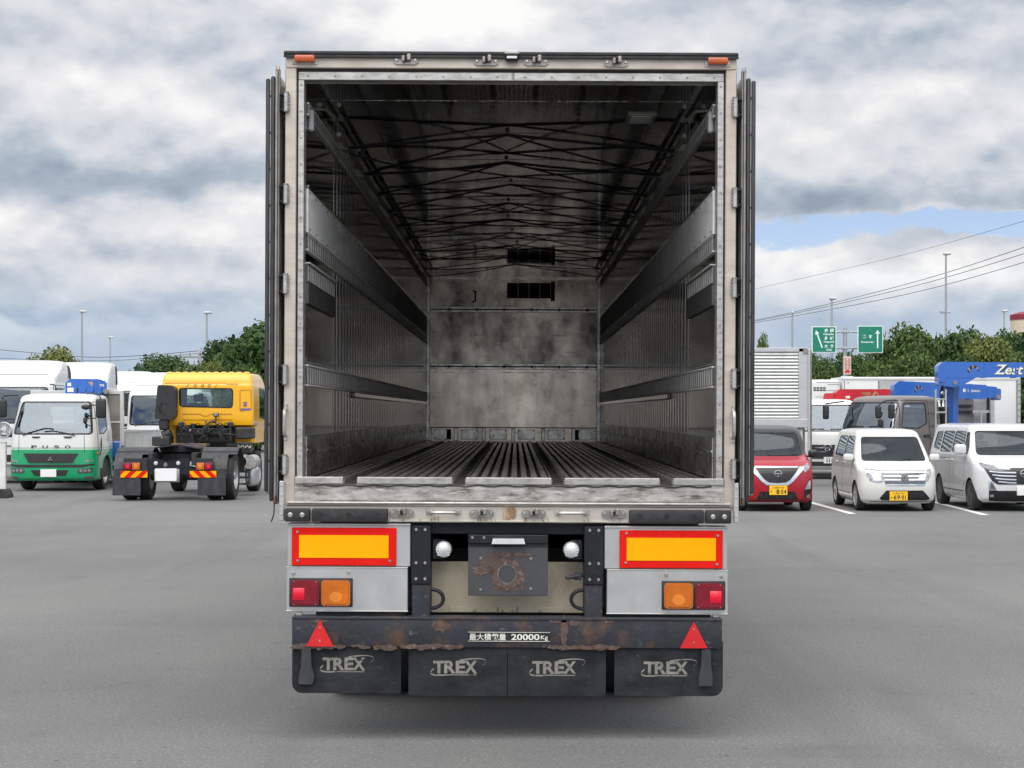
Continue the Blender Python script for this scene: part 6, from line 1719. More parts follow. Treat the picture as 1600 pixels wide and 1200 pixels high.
# ------------------------------------------------------------------ trucks behind the cars on the right
def silver_box():
    d = 42.0; V = View(1270, d); u, v = V.u, V.v
    t = thing('box_truck', 'silver box truck with a ribbed aluminium side, standing behind the red car', 'truck', V.loc)
    x1 = u(1262.5); x0 = x1-5.2; zt, zb = v(544), v(658)
    g = G(); g.box(x0, x1-.02, .04, 2.2, zb, zt-.01, 1)
    ya = .04; k = zb+.05; prof = []
    p = .080
    while k < zt-.10:
        prof += [(k, 0), (k+p*.2, -.013), (k+p*.45, -.018), (k+p*.7, -.012), (k+p*.85, -.002)]; k += p
    prof.append((k, 0))
    xr = u(1248)
    A = [g.bm.verts.new((x0+.1, ya+o, z)) for z, o in prof]; B_ = [g.bm.verts.new((xr, ya+o, z)) for z, o in prof]
    for i in range(len(prof)-1): g.face((A[i], A[i+1], B_[i+1], B_[i]), 0)
    g.obj('body', [mat('ribbed aluminium', (.47, .485, .475), .40, .7, .05, 3), m_body], t, smooth=60)
    g = G(); g.box(xr, x1, .0, .05, zb, zt, 0, .01); g.box(x0, x1, .0, .05, zt-.09, zt+.01, 0, .008); g.box(x0, x1, -.01, .05, zb-.16, zb+.05, 0, .01); g.box(x0, x0+.15, 0, .05, zb, zt, 0, .01)
    for a in (.2, .8): g.bolts([(x1-.06, 0, zb+(zt-zb)*a)], .02, .01, 0)
    g.box(x1-.12, x1-.01, -.02, 0, zt-.14, zt-.03, 1, .006)
    g.obj('body_frame', [mat('pale frame alloy', (.50, .51, .53), .45, .4, .04), m_dull], t)
    g = G(); g.box(x1+.0, x1+.05, -.02, .06, v(735), zt-.02, 0, .01); g.box(x1+.06, x1+.13, .2, .26, v(735), zt-.02, 1, .01); g.obj('corner_pole', [mat('pale frame alloy', (.6, .6, .6)), m_dull], t)
    g = G(); g.box(x0+.2, x1-.1, .15, 2.05, zb-.42, zb-.161, 0, .02); g.box(x0-1.6, x1-.3, .55, 1.65, .74, zb-.421, 0, .03); g.box(x0-2.0, x0-.2, .2, 2.0, .42, .70, 0, .05); g.box(u(1240), u(1256), .1, .6, v(728), v(669), 1, .03); g.box(u(1250), u(1262), .4, .5, v(735), v(668), 2, .01); g.obj('underframe', [m_chassis, m_body, m_dull], t)
    for x in (x0-1.25, x1-1.2):
        wheel_side(t, x, .22, .42); wheel_side(t, x, 1.98, .42)
    rows = [(.35, -1.1, 1.0, .8, .15, .05, .05), (.5, -1.15, 1.0, .85, .15, .05, .05), (1.2, -1.1, 1.0, .84, .15, .05, .05), (2.0, -.8, .98, .72, .15, .06, .05), (2.12, -.65, .9, .6, .15, .06, .03)]
    c = bpy.data.objects.new('cab', None); COL.objects.link(c); c.parent = t; c.location = (x0-1.02, 1.1, 0); c.rotation_euler = (0, 0, R(-90))
    B = Body(c, rows, p_truckwhite); B.cavity(.9, 2.05, .05)
    B.window('windshield', [(-.74, 1.22), (-.66, 1.95), (.66, 1.95), (.74, 1.22)], 'f', g_truck, .2, .06)
    for s, ax in ((-1, 'l'), (1, 'r')): B.window('side_window', [(-.8, 1.25), (-.6, 1.9), (.3, 1.9), (.3, 1.25)], ax, g_truck, .4*s, .05)
    B.finish()
def wheel_side(t, x, y, r):
    """wheel of a vehicle that stands crosswise (axle along the view)"""
    g = G(); w = .24
    g.lathe([(r*.62, -w/2), (r*.93, -w/2), (r, -w*.3), (r, w*.3), (r*.93, w/2), (r*.62, w/2)], (x, y, r), 'y', 32, caps=False); o = g.obj('wheel', m_tyre, t)
    g = G(); g.lathe([(r*.63, -w*.45), (r*.6, -w*.45), (r*.52, -.02), (r*.3, -.06), (r*.2, -w*.4), (.002, -w*.4)], (x, y, r), 'y', 24); g.obj('rim', m_steelrim, o)
def small_cab(t, w, zr, zb, length, paint_, bumper=.26, mirrors=True, emblem=True, rear=True, seal=.03, window_gl=None):
    """light cabover cab: low wide windscreen, flat nose"""
    gl = window_gl or g_truck
    zt = zr-.16
    rows = [(bumper, .08, length-.02, w*.93, .14, .05, .06), (bumper+.08, .0, length, w*.99, .16, .05, .07), (bumper+.5, .0, length, w, .17, .05, .07), (zb-.12, .03, length, w*.995, .18, .06, .07), (zb, .06, length, w*.98, .18, .06, .06),
            (zt, .34, length, w*.90, .18, .08, .06), (zt+.07, .40, length-.02, w*.88, .18, .1, .05), (zr-.03, .50, length-.06, w*.82, .18, .1, .04), (zr, .68, length-.2, w*.66, .18, .1, .03), (zr+.01, .85, length-.4, w*.4, .15, .1, .02)]
    B = Body(t, rows, paint_)
    B.cavity(zb-.4, zr-.09, .05)
    B.window('windshield', [(-w*.90, zb+.01), (-w*.82, zt), (w*.82, zt), (w*.90, zb+.01)], 'f', gl, 1.0, .07, seal)
    for s, ax in ((-1, 'l'), (1, 'r')):
        B.window('side_window', [(.36, zb+.04), (.50, zt-.02), (1.32, zt-.01), (1.32, zb+.14), (1.0, zb+.02)], ax, gl, .4*s, .05, .03)
        B.line([(.24, bumper+.25), (.26, zb), (.42, zt+.05), (1.42, zt+.05), (1.42, bumper+.5), (1.2, bumper+.35)], ax, .012)
        B.panel('door_handle', [(1.18, zb-.20), (1.38, zb-.20), (1.38, zb-.13), (1.18, zb-.13)], ax, m_matt, .02, .02)
        B.well(1.0, .42, w, s, .36)
        if mirrors:
            cab_mirror(t, s*(w+.10), -.12, zt-.20, .17, .34, [(s*(w+.1), -.1, zt), (s*(w+.06), -.05, zt+.08), (s*(w-.06), .3, zt+.02)])
        seat(t, s*w*.48, .75, zb-.42, .48)
    if rear: B.window('rear_window', [(-w*.5, zb+.05), (-w*.48, zt-.05), (w*.48, zt-.05), (w*.5, zb+.05)], 'b', gl, length-.3, .05)
    gr = B.panel('grille', [(-w*.66, zb-.36), (w*.66, zb-.36), (w*.62, zb-.64), (-w*.62, zb-.64)], 'f', m_matt, .010, .03)
    g = G()
    for k in range(2): B.line([(-w*.6, zb-.44-k*.11), (w*.6, zb-.44-k*.11)], 'f', .025, .02, g=g)
    g.obj('slat', m_chrome, gr)
    B.panel('bumper_slot', [(-w*.62, bumper+.30), (w*.62, bumper+.30), (w*.60, bumper+.40), (-w*.60, bumper+.40)], 'f', m_matt, .008, .02)
    B.panel('bumper_slot', [(-w*.70, bumper+.10), (w*.70, bumper+.10), (w*.68, bumper+.22), (-w*.68, bumper+.22)], 'f', m_matt, .008, .02)
    for s in (-1, 1):
        f = lambda pts: [(s*x, z) for x, z in pts]
        hl = B.panel('headlamp', f([(w*.93, bumper+.28), (w*.70, bumper+.28), (w*.70, bumper+.42), (w*.94, bumper+.46)]), 'f', m_lamp, .01, .02)
        wiper(t, [tuple(B.hit(s*x*w, z, 'f')+Vector((0, -.02, 0))) for x, z in ((.8, zb), (.45, zb+.07), (.1, zb+.06))], .011)
    if emblem:
        v = zb-.44; h = B.hit(0, v, 'f'); g = G()
        g.tube([(.10*math.cos(k), h.y-.05, v+.085*math.sin(k)) for k in np.linspace(0, 2*PI, 26)], .016, 6)
        for sx in (-.045, .045): g.box(sx-.012, sx+.012, h.y-.06, h.y-.03, v-.07, v+.07, 0, .004)
        g.box(-.045, .045, h.y-.06, h.y-.03, v-.012, v+.012, 0, .003); g.obj('emblem', m_chrome, t)
    g = G(); g.box(-w*.85, w*.85, .22, .5, zb-.35, zb-.03, 0, .05); g.obj('dashboard', m_cloth, t)
    steering(t, -w*.45, .5, zb+.05, .19)
    B.finish()
    return B
def white_light_truck():
    V = View(1293, 47.0)
    t = thing('crane_truck', 'white light truck with a red crane boom over its cab, beside the silver box truck', 'truck', V.loc, R(-8))
    B = small_cab(t, .80, V.v(624, .6), V.v(674, .1), 1.7, p_truckwhite, .26, rear=False)
    number_plate(B, .08, .52, .36, .17, mat('white plate', (.78, .78, .76), .4), [('1', -.30, -.22, -.36, .12, .02), ('1', -.12, -.04, -.36, .12, .02), ('5', .04, .18, -.36, .12, .02), ('6', .24, .38, -.36, .12, .02), ('熊本 100', -.3, .3, .2, .40, 0)], mat('green plate print', (.02, .10, .05), .5))
    chassis(t, .6, 5.6, .74, .34, ((1.0, False), (4.3, True)), .36, .70)
    side_deck(t, 2.2, 5.6, .95, .90, None, .36, p_offwhite)
    crane(t, .2, 1.95, .85, 2.3, (.25, 1.75, 2.27), (2.2, 2.3, 2.29), .38, .30, p_craneRed, patch=[((.36, .38, .50, .46), 2), ((.38, .22, .50, .30), 2), ((.40, .08, .48, .15), 2), ((.14, -.35, .20, -.02), 0)], swirl=((.53, .62), 2))
def brown_truck():
    d = 40.4
    t = thing('crane_truck', 'grey brown cab truck with an aluminium ladder and a big blue crane behind it', 'truck', (CX+8.2, d-D0+.6, 0), R(-50))
    w = .85
    zr = H+(645-618)*40.6/F; zb = H-(671-645)*40.2/F
    B = small_cab(t, w, zr, zb, 1.9, p_brown, .28, mirrors=False, rear=True, window_gl=glass('pale truck glass', (.80, .87, .84), .16))
    for s in (1,):
        cab_mirror(t, .98, -.22, zb+.42, .16, .34, [(.98, -.2, zb+.6), (.95, -.15, zb+.68), (.8, .25, zb+.66)]); cab_mirror(t, .66, -.30, zb+.40, .15, .30, [(.66, -.28, zb+.55), (.7, -.1, zb+.66), (.72, .3, zb+.68)]); cab_mirror(t, .70, -.26, zb+.14, .13, .20, [(.72, -.24, zb+.3), (.70, -.2, zb+.40)])
    cab_mirror(t, -.98, -.20, zb+.40, .16, .34, [(-.98, -.2, zb+.6), (-.8, .25, zb+.66)])
    chassis(t, .6, 6.6, .78, .36, ((1.0, False), (5.0, True)), .38, .74)
    side_deck(t, 3.2, 6.6, 1.0, .95, None, .38)
    g = G(); g.box(-.9, .9, 1.98, 2.1, .6, 1.95, 0, .02); g.obj('cab_guard', m_chassis, t)
    # ladder on the near side, behind the cab
    g = G(); yl = 1.94
    for y in (1.52, 1.92): g.tube([(.93, y, .72), (.93, y, 2.1), (.93, y, 2.36)], .022, 8)
    for k in range(5): g.box(.905, .955, 1.52, 1.92, .86+k*.31, .90+k*.31, 0, .006)
    g.obj('ladder', m_alu, t)
    # crane: boom slewed across, points to the right of the photograph
    Ri = Matrix.Rotation(R(50), 3, 'Z'); L0 = Vector(t.location)
    def loc_(p): return Ri @ (Vector(p)-L0)
    dd = 42.6
    a = loc_(P(1463, 578, dd)); b = loc_(P(1700, 579, dd+.1))
    c = loc_(P(1487, 645, dd+.40))
    crane(t, c.x, c.y, .8, 2.62, tuple(a), tuple(b), .39, .36, p_blue, gusset=True, swirl=((.20, .27), 1), text=[('Zest', .368, .562, -.62, .62, .05, .25, 1), ('Zest', .366, .558, -.56, .68, .02, .25, 0)])
    g = G(); p = Vector(c); 
    g.tube([tuple(p+Vector((-.16, -.2, .1))), tuple(p+Vector((-.18, -.22, .5))), tuple(p+Vector((-.1, -.2, .75)))], .02, 6, 0)
    g.ball(tuple(p+Vector((-.12, -.2, .48))), .06, 1); g.obj('hydraulic_line', [m_matt, m_chrome], t)
def second_blue_crane():
    V = View(1418, 47.5)
    t = thing('crane_truck', 'grey bodied flatbed with a low blue crane boom, half hidden behind the brown truck', 'truck', V.loc, R(-62))
    Ri = Matrix.Rotation(R(62), 3, 'Z'); L0 = Vector(t.location)
    def loc_(p): return Ri @ (Vector(p)-L0)
    B = small_cab(t, .85, 2.05, 1.28, 1.75, p_truckwhite, .28)
    chassis(t, .6, 6.2, .78, .36, ((1.0, False), (4.8, True)), .38, .74)
    side_deck(t, 2.6, 6.2, .98, .95, None, .38, p_offwhite)
    a = loc_(P(1394, 608, 45.0)); b = loc_(P(1561, 614, 45.2)); c = loc_(P(1440, 645, 45.4))
    crane(t, c.x, c.y, .8, 2.15, tuple(a), tuple(b), .42, .34, p_blue, patch=[((.64, -.06, .665, .34), 0)], swirl=((.20, .27), 1), text=[('TADANO', .68, .80, -.02, .26, .02, 0, 0)])
    # open grey body: posts, panels and a pale strut seen under the boom
    px = lambda a_, b_, d_=46.4: loc_(P(a_, b_, d_))
    def quadbox(g, x0, x1, y0, y1, d_, th, mi):
        c0 = [P(x0, y1, d_), P(x1, y1, d_), P(x1, y0, d_), P(x0, y0, d_)]
        vs = [g.bm.verts.new(Ri @ (q-L0)) for q in c0]+[g.bm.verts.new(Ri @ (q+Vector((0, th, 0))-L0)) for q in c0]
        for f in ((0, 1, 2, 3), (7, 6, 5, 4), (0, 4, 5, 1), (1, 5, 6, 2), (2, 6, 7, 3), (3, 7, 4, 0)): g.face([vs[i] for i in f], mi)
    g = G()
    quadbox(g, 1492, 1521, 618, 664, 46.6, .1, 0); quadbox(g, 1521, 1543, 620, 664, 46.7, .1, 1); quadbox(g, 1543, 1548, 616, 664, 46.5, .1, 2); quadbox(g, 1548, 1554, 615, 664, 46.3, .12, 3)
    quadbox(g, 1495, 1555, 613, 617.5, 46.3, .12, 3); quadbox(g, 1494, 1520, 632, 634, 46.5, .1, 2); quadbox(g, 1494, 1520, 641, 643, 46.5, .1, 2); quadbox(g, 1520, 1550, 641, 645, 46.4, .1, 3); quadbox(g, 1532, 1534.5, 642, 664, 46.35, .06, 3)
    g.obj('body_frame', [mat('grey body lining', (.20, .20, .20), .7), mat('pale panel', (.45, .46, .46), .5), m_chassis, m_alu], t)
def long_bodies():
    d = 60.0; V = View(1315, d); u, v = V.u, V.v
    t = thing('refrigerated_truck', 'white refrigerated body with dark vents, left of the long white box body', 'truck', V.loc)
    g = G(); g.box(u(1262), u(1314), .0, 2.3, .95, v(593), 0, .12, 3); g.obj('body', m_body, t)
    g = G(); g.prism(rp([(u(1262), v(650)), (u(1262), v(632)), (u(1280), v(630)), (u(1296), v(636)), (u(1306), v(650))], .1), -.06, .0, 'y'); g.obj('wind_fairing', m_steelpanel, t)
    g = G()
    for py, a in ((606, 1271), (609.5, 1271)):
        for k in range(4): g.box(u(a+k*5), u(a+4+k*5), -.012, .0, v(py+1), v(py-1), 0)
    for py, a, b in ((597, 1276, 1312), (600.5, 1293, 1312), (610, 1272, 1312), (620, 1274, 1294)): g.box(u(a), u(b), -.008, .0, v(py+.3), v(py-.3), 1)
    g.obj('vent', [m_matt, m_dull], t, smooth=None)
    g = G(); g.box(u(1262), u(1314), .1, 2.2, .62, .95, 0, .03); g.obj('underframe', m_chassis, t)
    for x in (u(1270), u(1304)): wheel_side(t, x, .25, .45)
    t2 = thing('box_truck', 'long white box body parked crosswise behind the blue cranes', 'truck', V.loc)
    x0, x1 = u(1316), u(1592); zt = v(590)
    g = G(); g.box(x0, x1, -.1, 2.2, .95, zt, 0, .05, 2); g.box(x0-.01, x1+.01, -.125, 2.21, zt-.10, zt+.02, 0, .03); g.obj('body', m_body, t2)
    g = G(); g.box(u(1371), u(1373), -.115, -.1, .97, v(595)); g.box(u(1318), u(1319), -.112, -.1, .97, v(595)); g.box(u(1586.5), u(1588), -.115, -.1, .97, zt-.1); g.box(u(1323.5), u(1325), -.115, -.1, v(599), v(597), 0)
    g.obj('panel_gap', m_dull, t2)
    g = G(); g.box(u(1373), u(1412), -.108, -.1, v(664), v(594), 0); g.obj('grey_panel', mat('grey body panel', (.42, .43, .43), .5), t2)
    g = G(); g.box(u(1588), x1+.02, -.16, -.1, .96, zt, 0, .02); 
    for k in range(9): g.box(u(1589), u(1592), -.18, -.16, 1.0+k*.22, 1.05+k*.22, 1)
    g.obj('corner_post', [m_alu, m_dull], t2)
    g = G(); g.box(x0, x1, .1, 2.0, .62, .95, 0, .03); g.obj('underframe', m_chassis, t2)
    for x in (x0+1.0, x1-1.4, x1-2.5): wheel_side(t2, x, .25, .48)
silver_box(); white_light_truck(); brown_truck(); second_blue_crane(); long_bodies()
# ------------------------------------------------------------------ signs, poles, wires, tower
m_pole = mat('galvanised pole', (.40, .42, .44), .5, .5, .05)
m_signgreen = mat('green road sign sheet', (.004, .20, .125), .45, 0, .03)
m_signwhite = mat('sign white', (.80, .82, .80), .5, 0, .02)
def road_sign(label, pc, d, x0, x1, y0, y1, build):
    V = View(pc, d); u, v = V.u, V.v
    t = thing('road_sign', label, 'sign', V.loc, 0, 'green direction signs')
    g = G(); r = .06
    g.prism(rp([(u(x0), v(y1)), (u(x1), v(y1)), (u(x1), v(y0)), (u(x0), v(y0))], r), -.02, .06, 'y', 0)
    b = g.obj('sign_panel', m_signwhite, t)
    g = G(); e = 1.2; g.prism(rp([(u(x0+e), v(y1-e)), (u(x1-e), v(y1-e)), (u(x1-e), v(y0+e)), (u(x0+e), v(y0+e))], r*.7), -.035, -.021, 'y', 0); g.obj('green_face', m_signgreen, b)
    g = G(); build(g, u, v); g.obj('lettering', m_signwhite, b, smooth=None)
    return t, V
def arrow(g, a, b, w, hw, hl, y):
    a, b = Vector(a), Vector(b); d = (b-a).normalized(); n = Vector((-d.y, d.x)); c = b-d*hl
    P_ = [a+n*w, a-n*w, c-n*w, c-n*hw, b, c+n*hw, c+n*w]
    for f in ((0, 1, 2, 6), (3, 4, 5)):
        g.face([g.bm.verts.new((P_[i].x, y, P_[i].y)) for i in f])
def signs():
    d = 80.0
    def left(g, u, v):
        arrow(g, (u(1284.5), v(543.5)), (u(1274.5), v(516)), .030, .10, .19, -.04)
        for s, x0, x1, y0, y1, b in (('福', 1288, 1293, 519.5, 513.8, .03), ('岡', 1297, 1302.5, 519.5, 513.8, .03), ('Fukuoka', 1286.5, 1302.5, 523.6, 520.8, .03), ('長', 1288, 1293, 531.5, 526, .03), ('崎', 1297, 1302.5, 531.5, 526, .03), ('Nagasaki', 1287, 1303, 536, 532.8, .03), ('大', 1288, 1293, 543.6, 538, .03), ('分', 1297, 1302.5, 543.6, 538, .03), ('Oita', 1291, 1299.5, 548, 545, .03)):
            g.text(s, u(x0), u(x1), v(y0), v(y1), -.04, bold=b)
    def right(g, u, v):
        arrow(g, (u(1371), v(544)), (u(1371), v(515.5)), .030, .11, .17, -.04)
        for s, x0, x1, y0, y1, b in (('熊', 1347.5, 1353, 528.8, 523, .03), ('本', 1357, 1362.5, 528.8, 523, .03), ('Kumamoto', 1345.5, 1365, 535.8, 533, .03)):
            g.text(s, u(x0), u(x1), v(y0), v(y1), -.04, bold=b)
    tl, V = road_sign('green sign with a leaning arrow and three place names, left of the sign post', 1287, d, 1268.5, 1306.5, 510, 551, left)
    tr, V2 = road_sign('green sign with an upright arrow and one place name, right of the sign post', 1360, d, 1340, 1379.5, 509, 551.5, right)
    V = View(1321, d+.4); u, v = V.u, V.v
    t = thing('sign_post', 'grey steel post carrying two green direction signs', 'post', V.loc)
    g = G(); g.cyl((0, .1, 0), (0, .1, v(512)), .115, .095, 16); g.obj('pole', m_pole, t)
    for py in (518.5, 544):
        g = G(); g.cyl((u(1290), .1, v(py)), (u(1358), .1, v(py)), .035, None, 10); g.box(-.15, .15, -.02, .22, v(py)-.06, v(py)+.06, 0, .02)
        for px in (1307, 1338): g.cyl((u(px)-.12, .1, v(py)), (u(px)+.12, .1, v(py)), .05, None, 10)
        g.obj('cross_arm', m_pole, t)
    V = View(1323, d); u, v = V.u, V.v
    t = thing('notice_sign', 'narrow pale sign with red writing fixed to the sign post', 'sign', V.loc)
    g = G(); g.box(u(1317), u(1329), -.16, -.12, v(585.5), v(557), 0, .01); p = g.obj('panel', mat('pale pink sign', (.62, .46, .42), .5), t)
    g = G()
    for k in range(4):
        for c in (1318.6, 1324): 
            px = c; py = 560+k*4.3
            g.box(u(px), u(px+3.6), -.163, -.161, v(py+3.2), v(py+2.7)); g.box(u(px), u(px+3.6), -.163, -.161, v(py+1.2), v(py+.7)); g.box(u(px+1.5), u(px+2.1), -.163, -.161, v(py+3.4), v(py))
    g.box(u(1319), u(1327.5), -.164, -.161, v(583), v(579.5)); g.box(u(1320.5), u(1326), -.164, -.161, v(579.5), v(577.5))
    g.obj('lettering', mat('red sign print', (.45, .06, .05), .5), p, smooth=None)
    def low(g, u, v):
        arrow(g, (u(1321), v(600)), (u(1317), v(590.5)), .03, .08, .12, -.04); arrow(g, (u(1328), v(600)), (u(1328), v(590)), .03, .08, .12, -.04)
    road_sign('small green arrow sign low on the sign post, just above the white bodies', 1323, d-.3, 1314, 1333, 587.5, 604, low)
signs()
def light_pole(label, px, ptop, d, arms=1, low=None):
    V = View(px, d); h = V.v(ptop)
    t = thing('light_pole', label, 'light pole', V.loc, 0, 'tall lamp poles beyond the lot')
    g = G(); g.cyl((0, 0, 0), (0, 0, h), .105, .055, 12); g.cyl((0, 0, 0), (0, 0, .12), .25, None, 12); g.obj('pole', m_pole, t)
    if arms:
        g = G(); L_ = .34*arms
        g.box(-L_*.6, L_*1.1, -.16, .16, h-.02, h+.14, 0, .05); g.obj('lamp_head', mat('pale lamp housing', (.55, .56, .56), .5), t)
    if low:
        z = V.v(low); g = G(); g.cyl((-.3, 0, z), (.3, 0, z), .04); g.box(-.35, -.12, -.1, .1, z-.06, z+.1, 0, .02); g.obj('low_lamp', m_pole, t)
    return t
for a in (('thin lamp pole left of the two other left poles, above the small yellowish tree', 128, 488, 120, .8), ('short looking lamp pole between the two taller left poles', 172, 528, 170, 1.0), ('thin lamp pole in front of the big dark tree by the trailer', 323, 490, 115, .9),
          ('bare thin pole above the silver box truck', 1238, 490, 110, .25), ('lamp pole rising behind the green sign with the leaning arrow', 1299.5, 468, 105, .75), ('tallest lamp pole, with a broad flat head and a low side lamp', 1478, 398, 106, .8, 488), ('slim lamp pole beside the beige tower', 1569, 487, 130, .8)):
    light_pole(*a)
def utility_pole(label, px, ptop, d, full):
    V = View(px, d); h = V.v(ptop)
    t = thing('utility_pole', label, 'utility pole', V.loc)
    g = G(); g.cyl((0, 0, 0), (0, 0, h), .17, .11, 12); g.obj('pole', mat('concrete pole', (.42, .42, .40), .8), t)
    if full:
        for z, L_ in ((h-.5, 1.3), (h-1.0, .8)):
            g = G(); g.box(-L_, L_, -.06, .06, z, z+.1); 
            for k in range(5): g.cyl((-L_+.1+k*(2*L_-.2)/4, 0, z+.1), (-L_+.1+k*(2*L_-.2)/4, 0, z+.32), .05, .03, 8)
            g.obj('cross_arm', m_dull, t)
        g = G(); g.cyl((.35, 0, h-2.2), (.35, 0, h-1.4), .22, None, 14); g.obj('transformer', m_dull, t)
utility_pole('concrete utility pole with cross arms in front of the dark trees', 312, 547, 110, True)
utility_pole('plain concrete pole stub beside the utility pole', 287, 560, 112, False)
def wire(label, pts, r):
    W = [P(*p) for p in pts]; a = W[0]
    g = G(); g.tube(curve_pts([w-a for w in W], 10), r, 5); o = g.obj('power_line', mat('black cable', (.04, .04, .045), .7), None, loc=a)
    tag(o, label, 'power line', 'overhead wires')
wire('overhead wire sagging across the left sky to the utility pole', [(-60, 541, 130), (50, 551, 125), (140, 558, 120), (230, 555, 115), (312, 548, 110)], .020)
wire('lower overhead wire across the left sky to the utility pole', [(-60, 557, 130), (60, 562, 125), (170, 563.5, 120), (250, 558, 115), (312, 552, 110)], .015)
wire('highest thin wire across the right sky', [(1080, 475, 170), (1186, 450, 150), (1400, 401, 120), (1640, 334, 95)], .012)
wire('topmost of the three close wires on the right', [(1060, 514, 170), (1186, 499, 150), (1420, 443, 120), (1640, 373, 95)], .020)
wire('middle wire of the three close wires on the right', [(1060, 516, 170), (1186, 500.5, 150), (1420, 449, 120), (1640, 384, 95)], .019)
wire('lowest wire of the three close wires on the right', [(1060, 518, 170), (1186, 503, 150), (1420, 459, 120), (1640, 398, 95)], .019)
def tower():
    V = View(1612, 150); u, v = V.u, V.v; r = V.u(1612+32)
    t = thing('water_tower', 'round beige tower with a dark red band at the right picture edge', 'tower', V.loc)
    z1, z2 = v(500), v(492)
    g = G(); g.lathe([(r, 0), (r, z1)], (0, 0, 0), 'z', 40); g.obj('wall', mat('beige tower render', (.62, .53, .40), .7, 0, .05), t)
    g = G(); g.lathe([(r+.05, z1-.01), (r+.05, z2), (r*.6, z2+.25), (.01, z2+.3)], (0, 0, 0), 'z', 40); g.obj('roof_band', mat('dark red band', (.24, .02, .035), .6), t)
tower()
# ------------------------------------------------------------------ trees
def leaf_mat(name, c1, c2, c3):
    m = bpy.data.materials.new(name); m.use_nodes = True
    nt = m.node_tree; N = nt.nodes; L = nt.links; b = N['Principled BSDF']
    at = N.new('ShaderNodeAttribute'); at.attribute_name = 'tone'
    tc = N.new('ShaderNodeTexCoord').outputs['Object']
    no = N.new('ShaderNodeTexNoise'); no.inputs['Scale'].default_value = .7; no.inputs['Detail'].default_value = 3; L.new(tc, no.inputs['Vector'])
    oi = N.new('ShaderNodeObjectInfo')
    s = N.new('ShaderNodeMath'); s.operation = 'ADD'; L.new(at.outputs['Fac'], s.inputs[0]); L.new(no.outputs[0], s.inputs[1])
    s2 = N.new('ShaderNodeMath'); s2.operation = 'MULTIPLY_ADD'; L.new(oi.outputs['Random'], s2.inputs[0]); s2.inputs[1].default_value = .25; L.new(s.outputs[0], s2.inputs[2])
    rp_ = N.new('ShaderNodeValToRGB'); L.new(s2.outputs[0], rp_.inputs[0])
    e = rp_.color_ramp.elements; e[0].position = .45; e[0].color = (*c1, 1); e[1].position = 1.25 if False else 1.0; e[1].color = (*c3, 1)
    q = e.new(.72); q.color = (*c2, 1)
    L.new(rp_.outputs[0], b.inputs['Base Color']); b.inputs['Roughness'].default_value = .6; b.inputs['Specular IOR Level'].default_value = .25
    b.inputs['Subsurface Weight'].default_value = 0
    tr = N.new('ShaderNodeBsdfTranslucent'); L.new(rp_.outputs[0], tr.inputs[0])
    ms = N.new('ShaderNodeMixShader'); ms.inputs[0].default_value = .22
    out = N['Material Output']; L.new(b.outputs[0], ms.inputs[1]); L.new(tr.outputs[0], ms.inputs[2]); L.new(ms.outputs[0], out.inputs[0])
    return m
lm_dark = leaf_mat('dark evergreen leaves', (.014, .034, .011), (.030, .066, .019), (.062, .112, .032))
lm_mid = leaf_mat('mid green leaves', (.024, .052, .012), (.050, .095, .022), (.098, .148, .040))
lm_yel = leaf_mat('yellowish leaves', (.050, .080, .018), (.090, .130, .030), (.16, .185, .050))
m_bark = mat('bark', (.07, .055, .04), .9, 0, .3, 6)
def crown_mesh(name, seed, h, w, lobes, n, leaf, shape=1.0):
    rnd = random.Random(seed); npr = np.random.default_rng(seed)
    L_ = []
    for i in range(lobes):
        a = rnd.uniform(0, 2*PI); zz = rnd.uniform(.12, .86); rad = w*.5*(1-abs(zz-.42)*1.15)**.6 if abs(zz-.42)*1.15 < 1 else .1
        rr = rnd.uniform(.15, .95)*rad*.75
        L_.append((rr*math.cos(a), rr*math.sin(a), h*zz, w*rnd.uniform(.14, .27), rnd.uniform(-.22, .22)))
    L_.append((0, 0, h*.80, w*.2, .05)); L_.append((0, 0, h*.45, w*.34, -.05))
    vs, fs, tone = [], [], []
    wt = np.array([l[3]**2 for l in L_]); wt /= wt.sum()
    for k in range(n):
        i = npr.choice(len(L_), p=wt); cx_, cy, cz, r, tn = L_[i]
        d = npr.normal(size=3); d /= np.linalg.norm(d)
        rr = r*(1+.12*npr.normal())*(npr.random()**.22)
        p = np.array((cx_, cy, cz))+d*rr*np.array((1, 1, .82))
        if p[2] < h*.06: continue
        nn = d*.7+npr.normal(size=3)*.55+np.array((0, 0, .35)); nn /= np.linalg.norm(nn)
        t = np.cross(nn, npr.normal(size=3)); t /= np.linalg.norm(t); b = np.cross(nn, t)
        s = leaf*npr.uniform(.55, 1.25); o = len(vs)
        for a, c in ((-1, -.2), (-.2, -.62), (.9, -.35), (1.1, .25), (.1, .65), (-.8, .4)):
            vs.append(tuple(p+t*a*s+b*c*s+nn*npr.normal()*.12*s))
        fs.append(tuple(range(o, o+6))); tone.append(min(1, max(0, .28+tn*.6+npr.normal()*.11)))
    me = bpy.data.meshes.new(name); me.from_pydata(vs, [], fs)
    at = me.attributes.new('tone', 'FLOAT', 'FACE'); at.data.foreach_set('value', tone)
    me.update(); return me
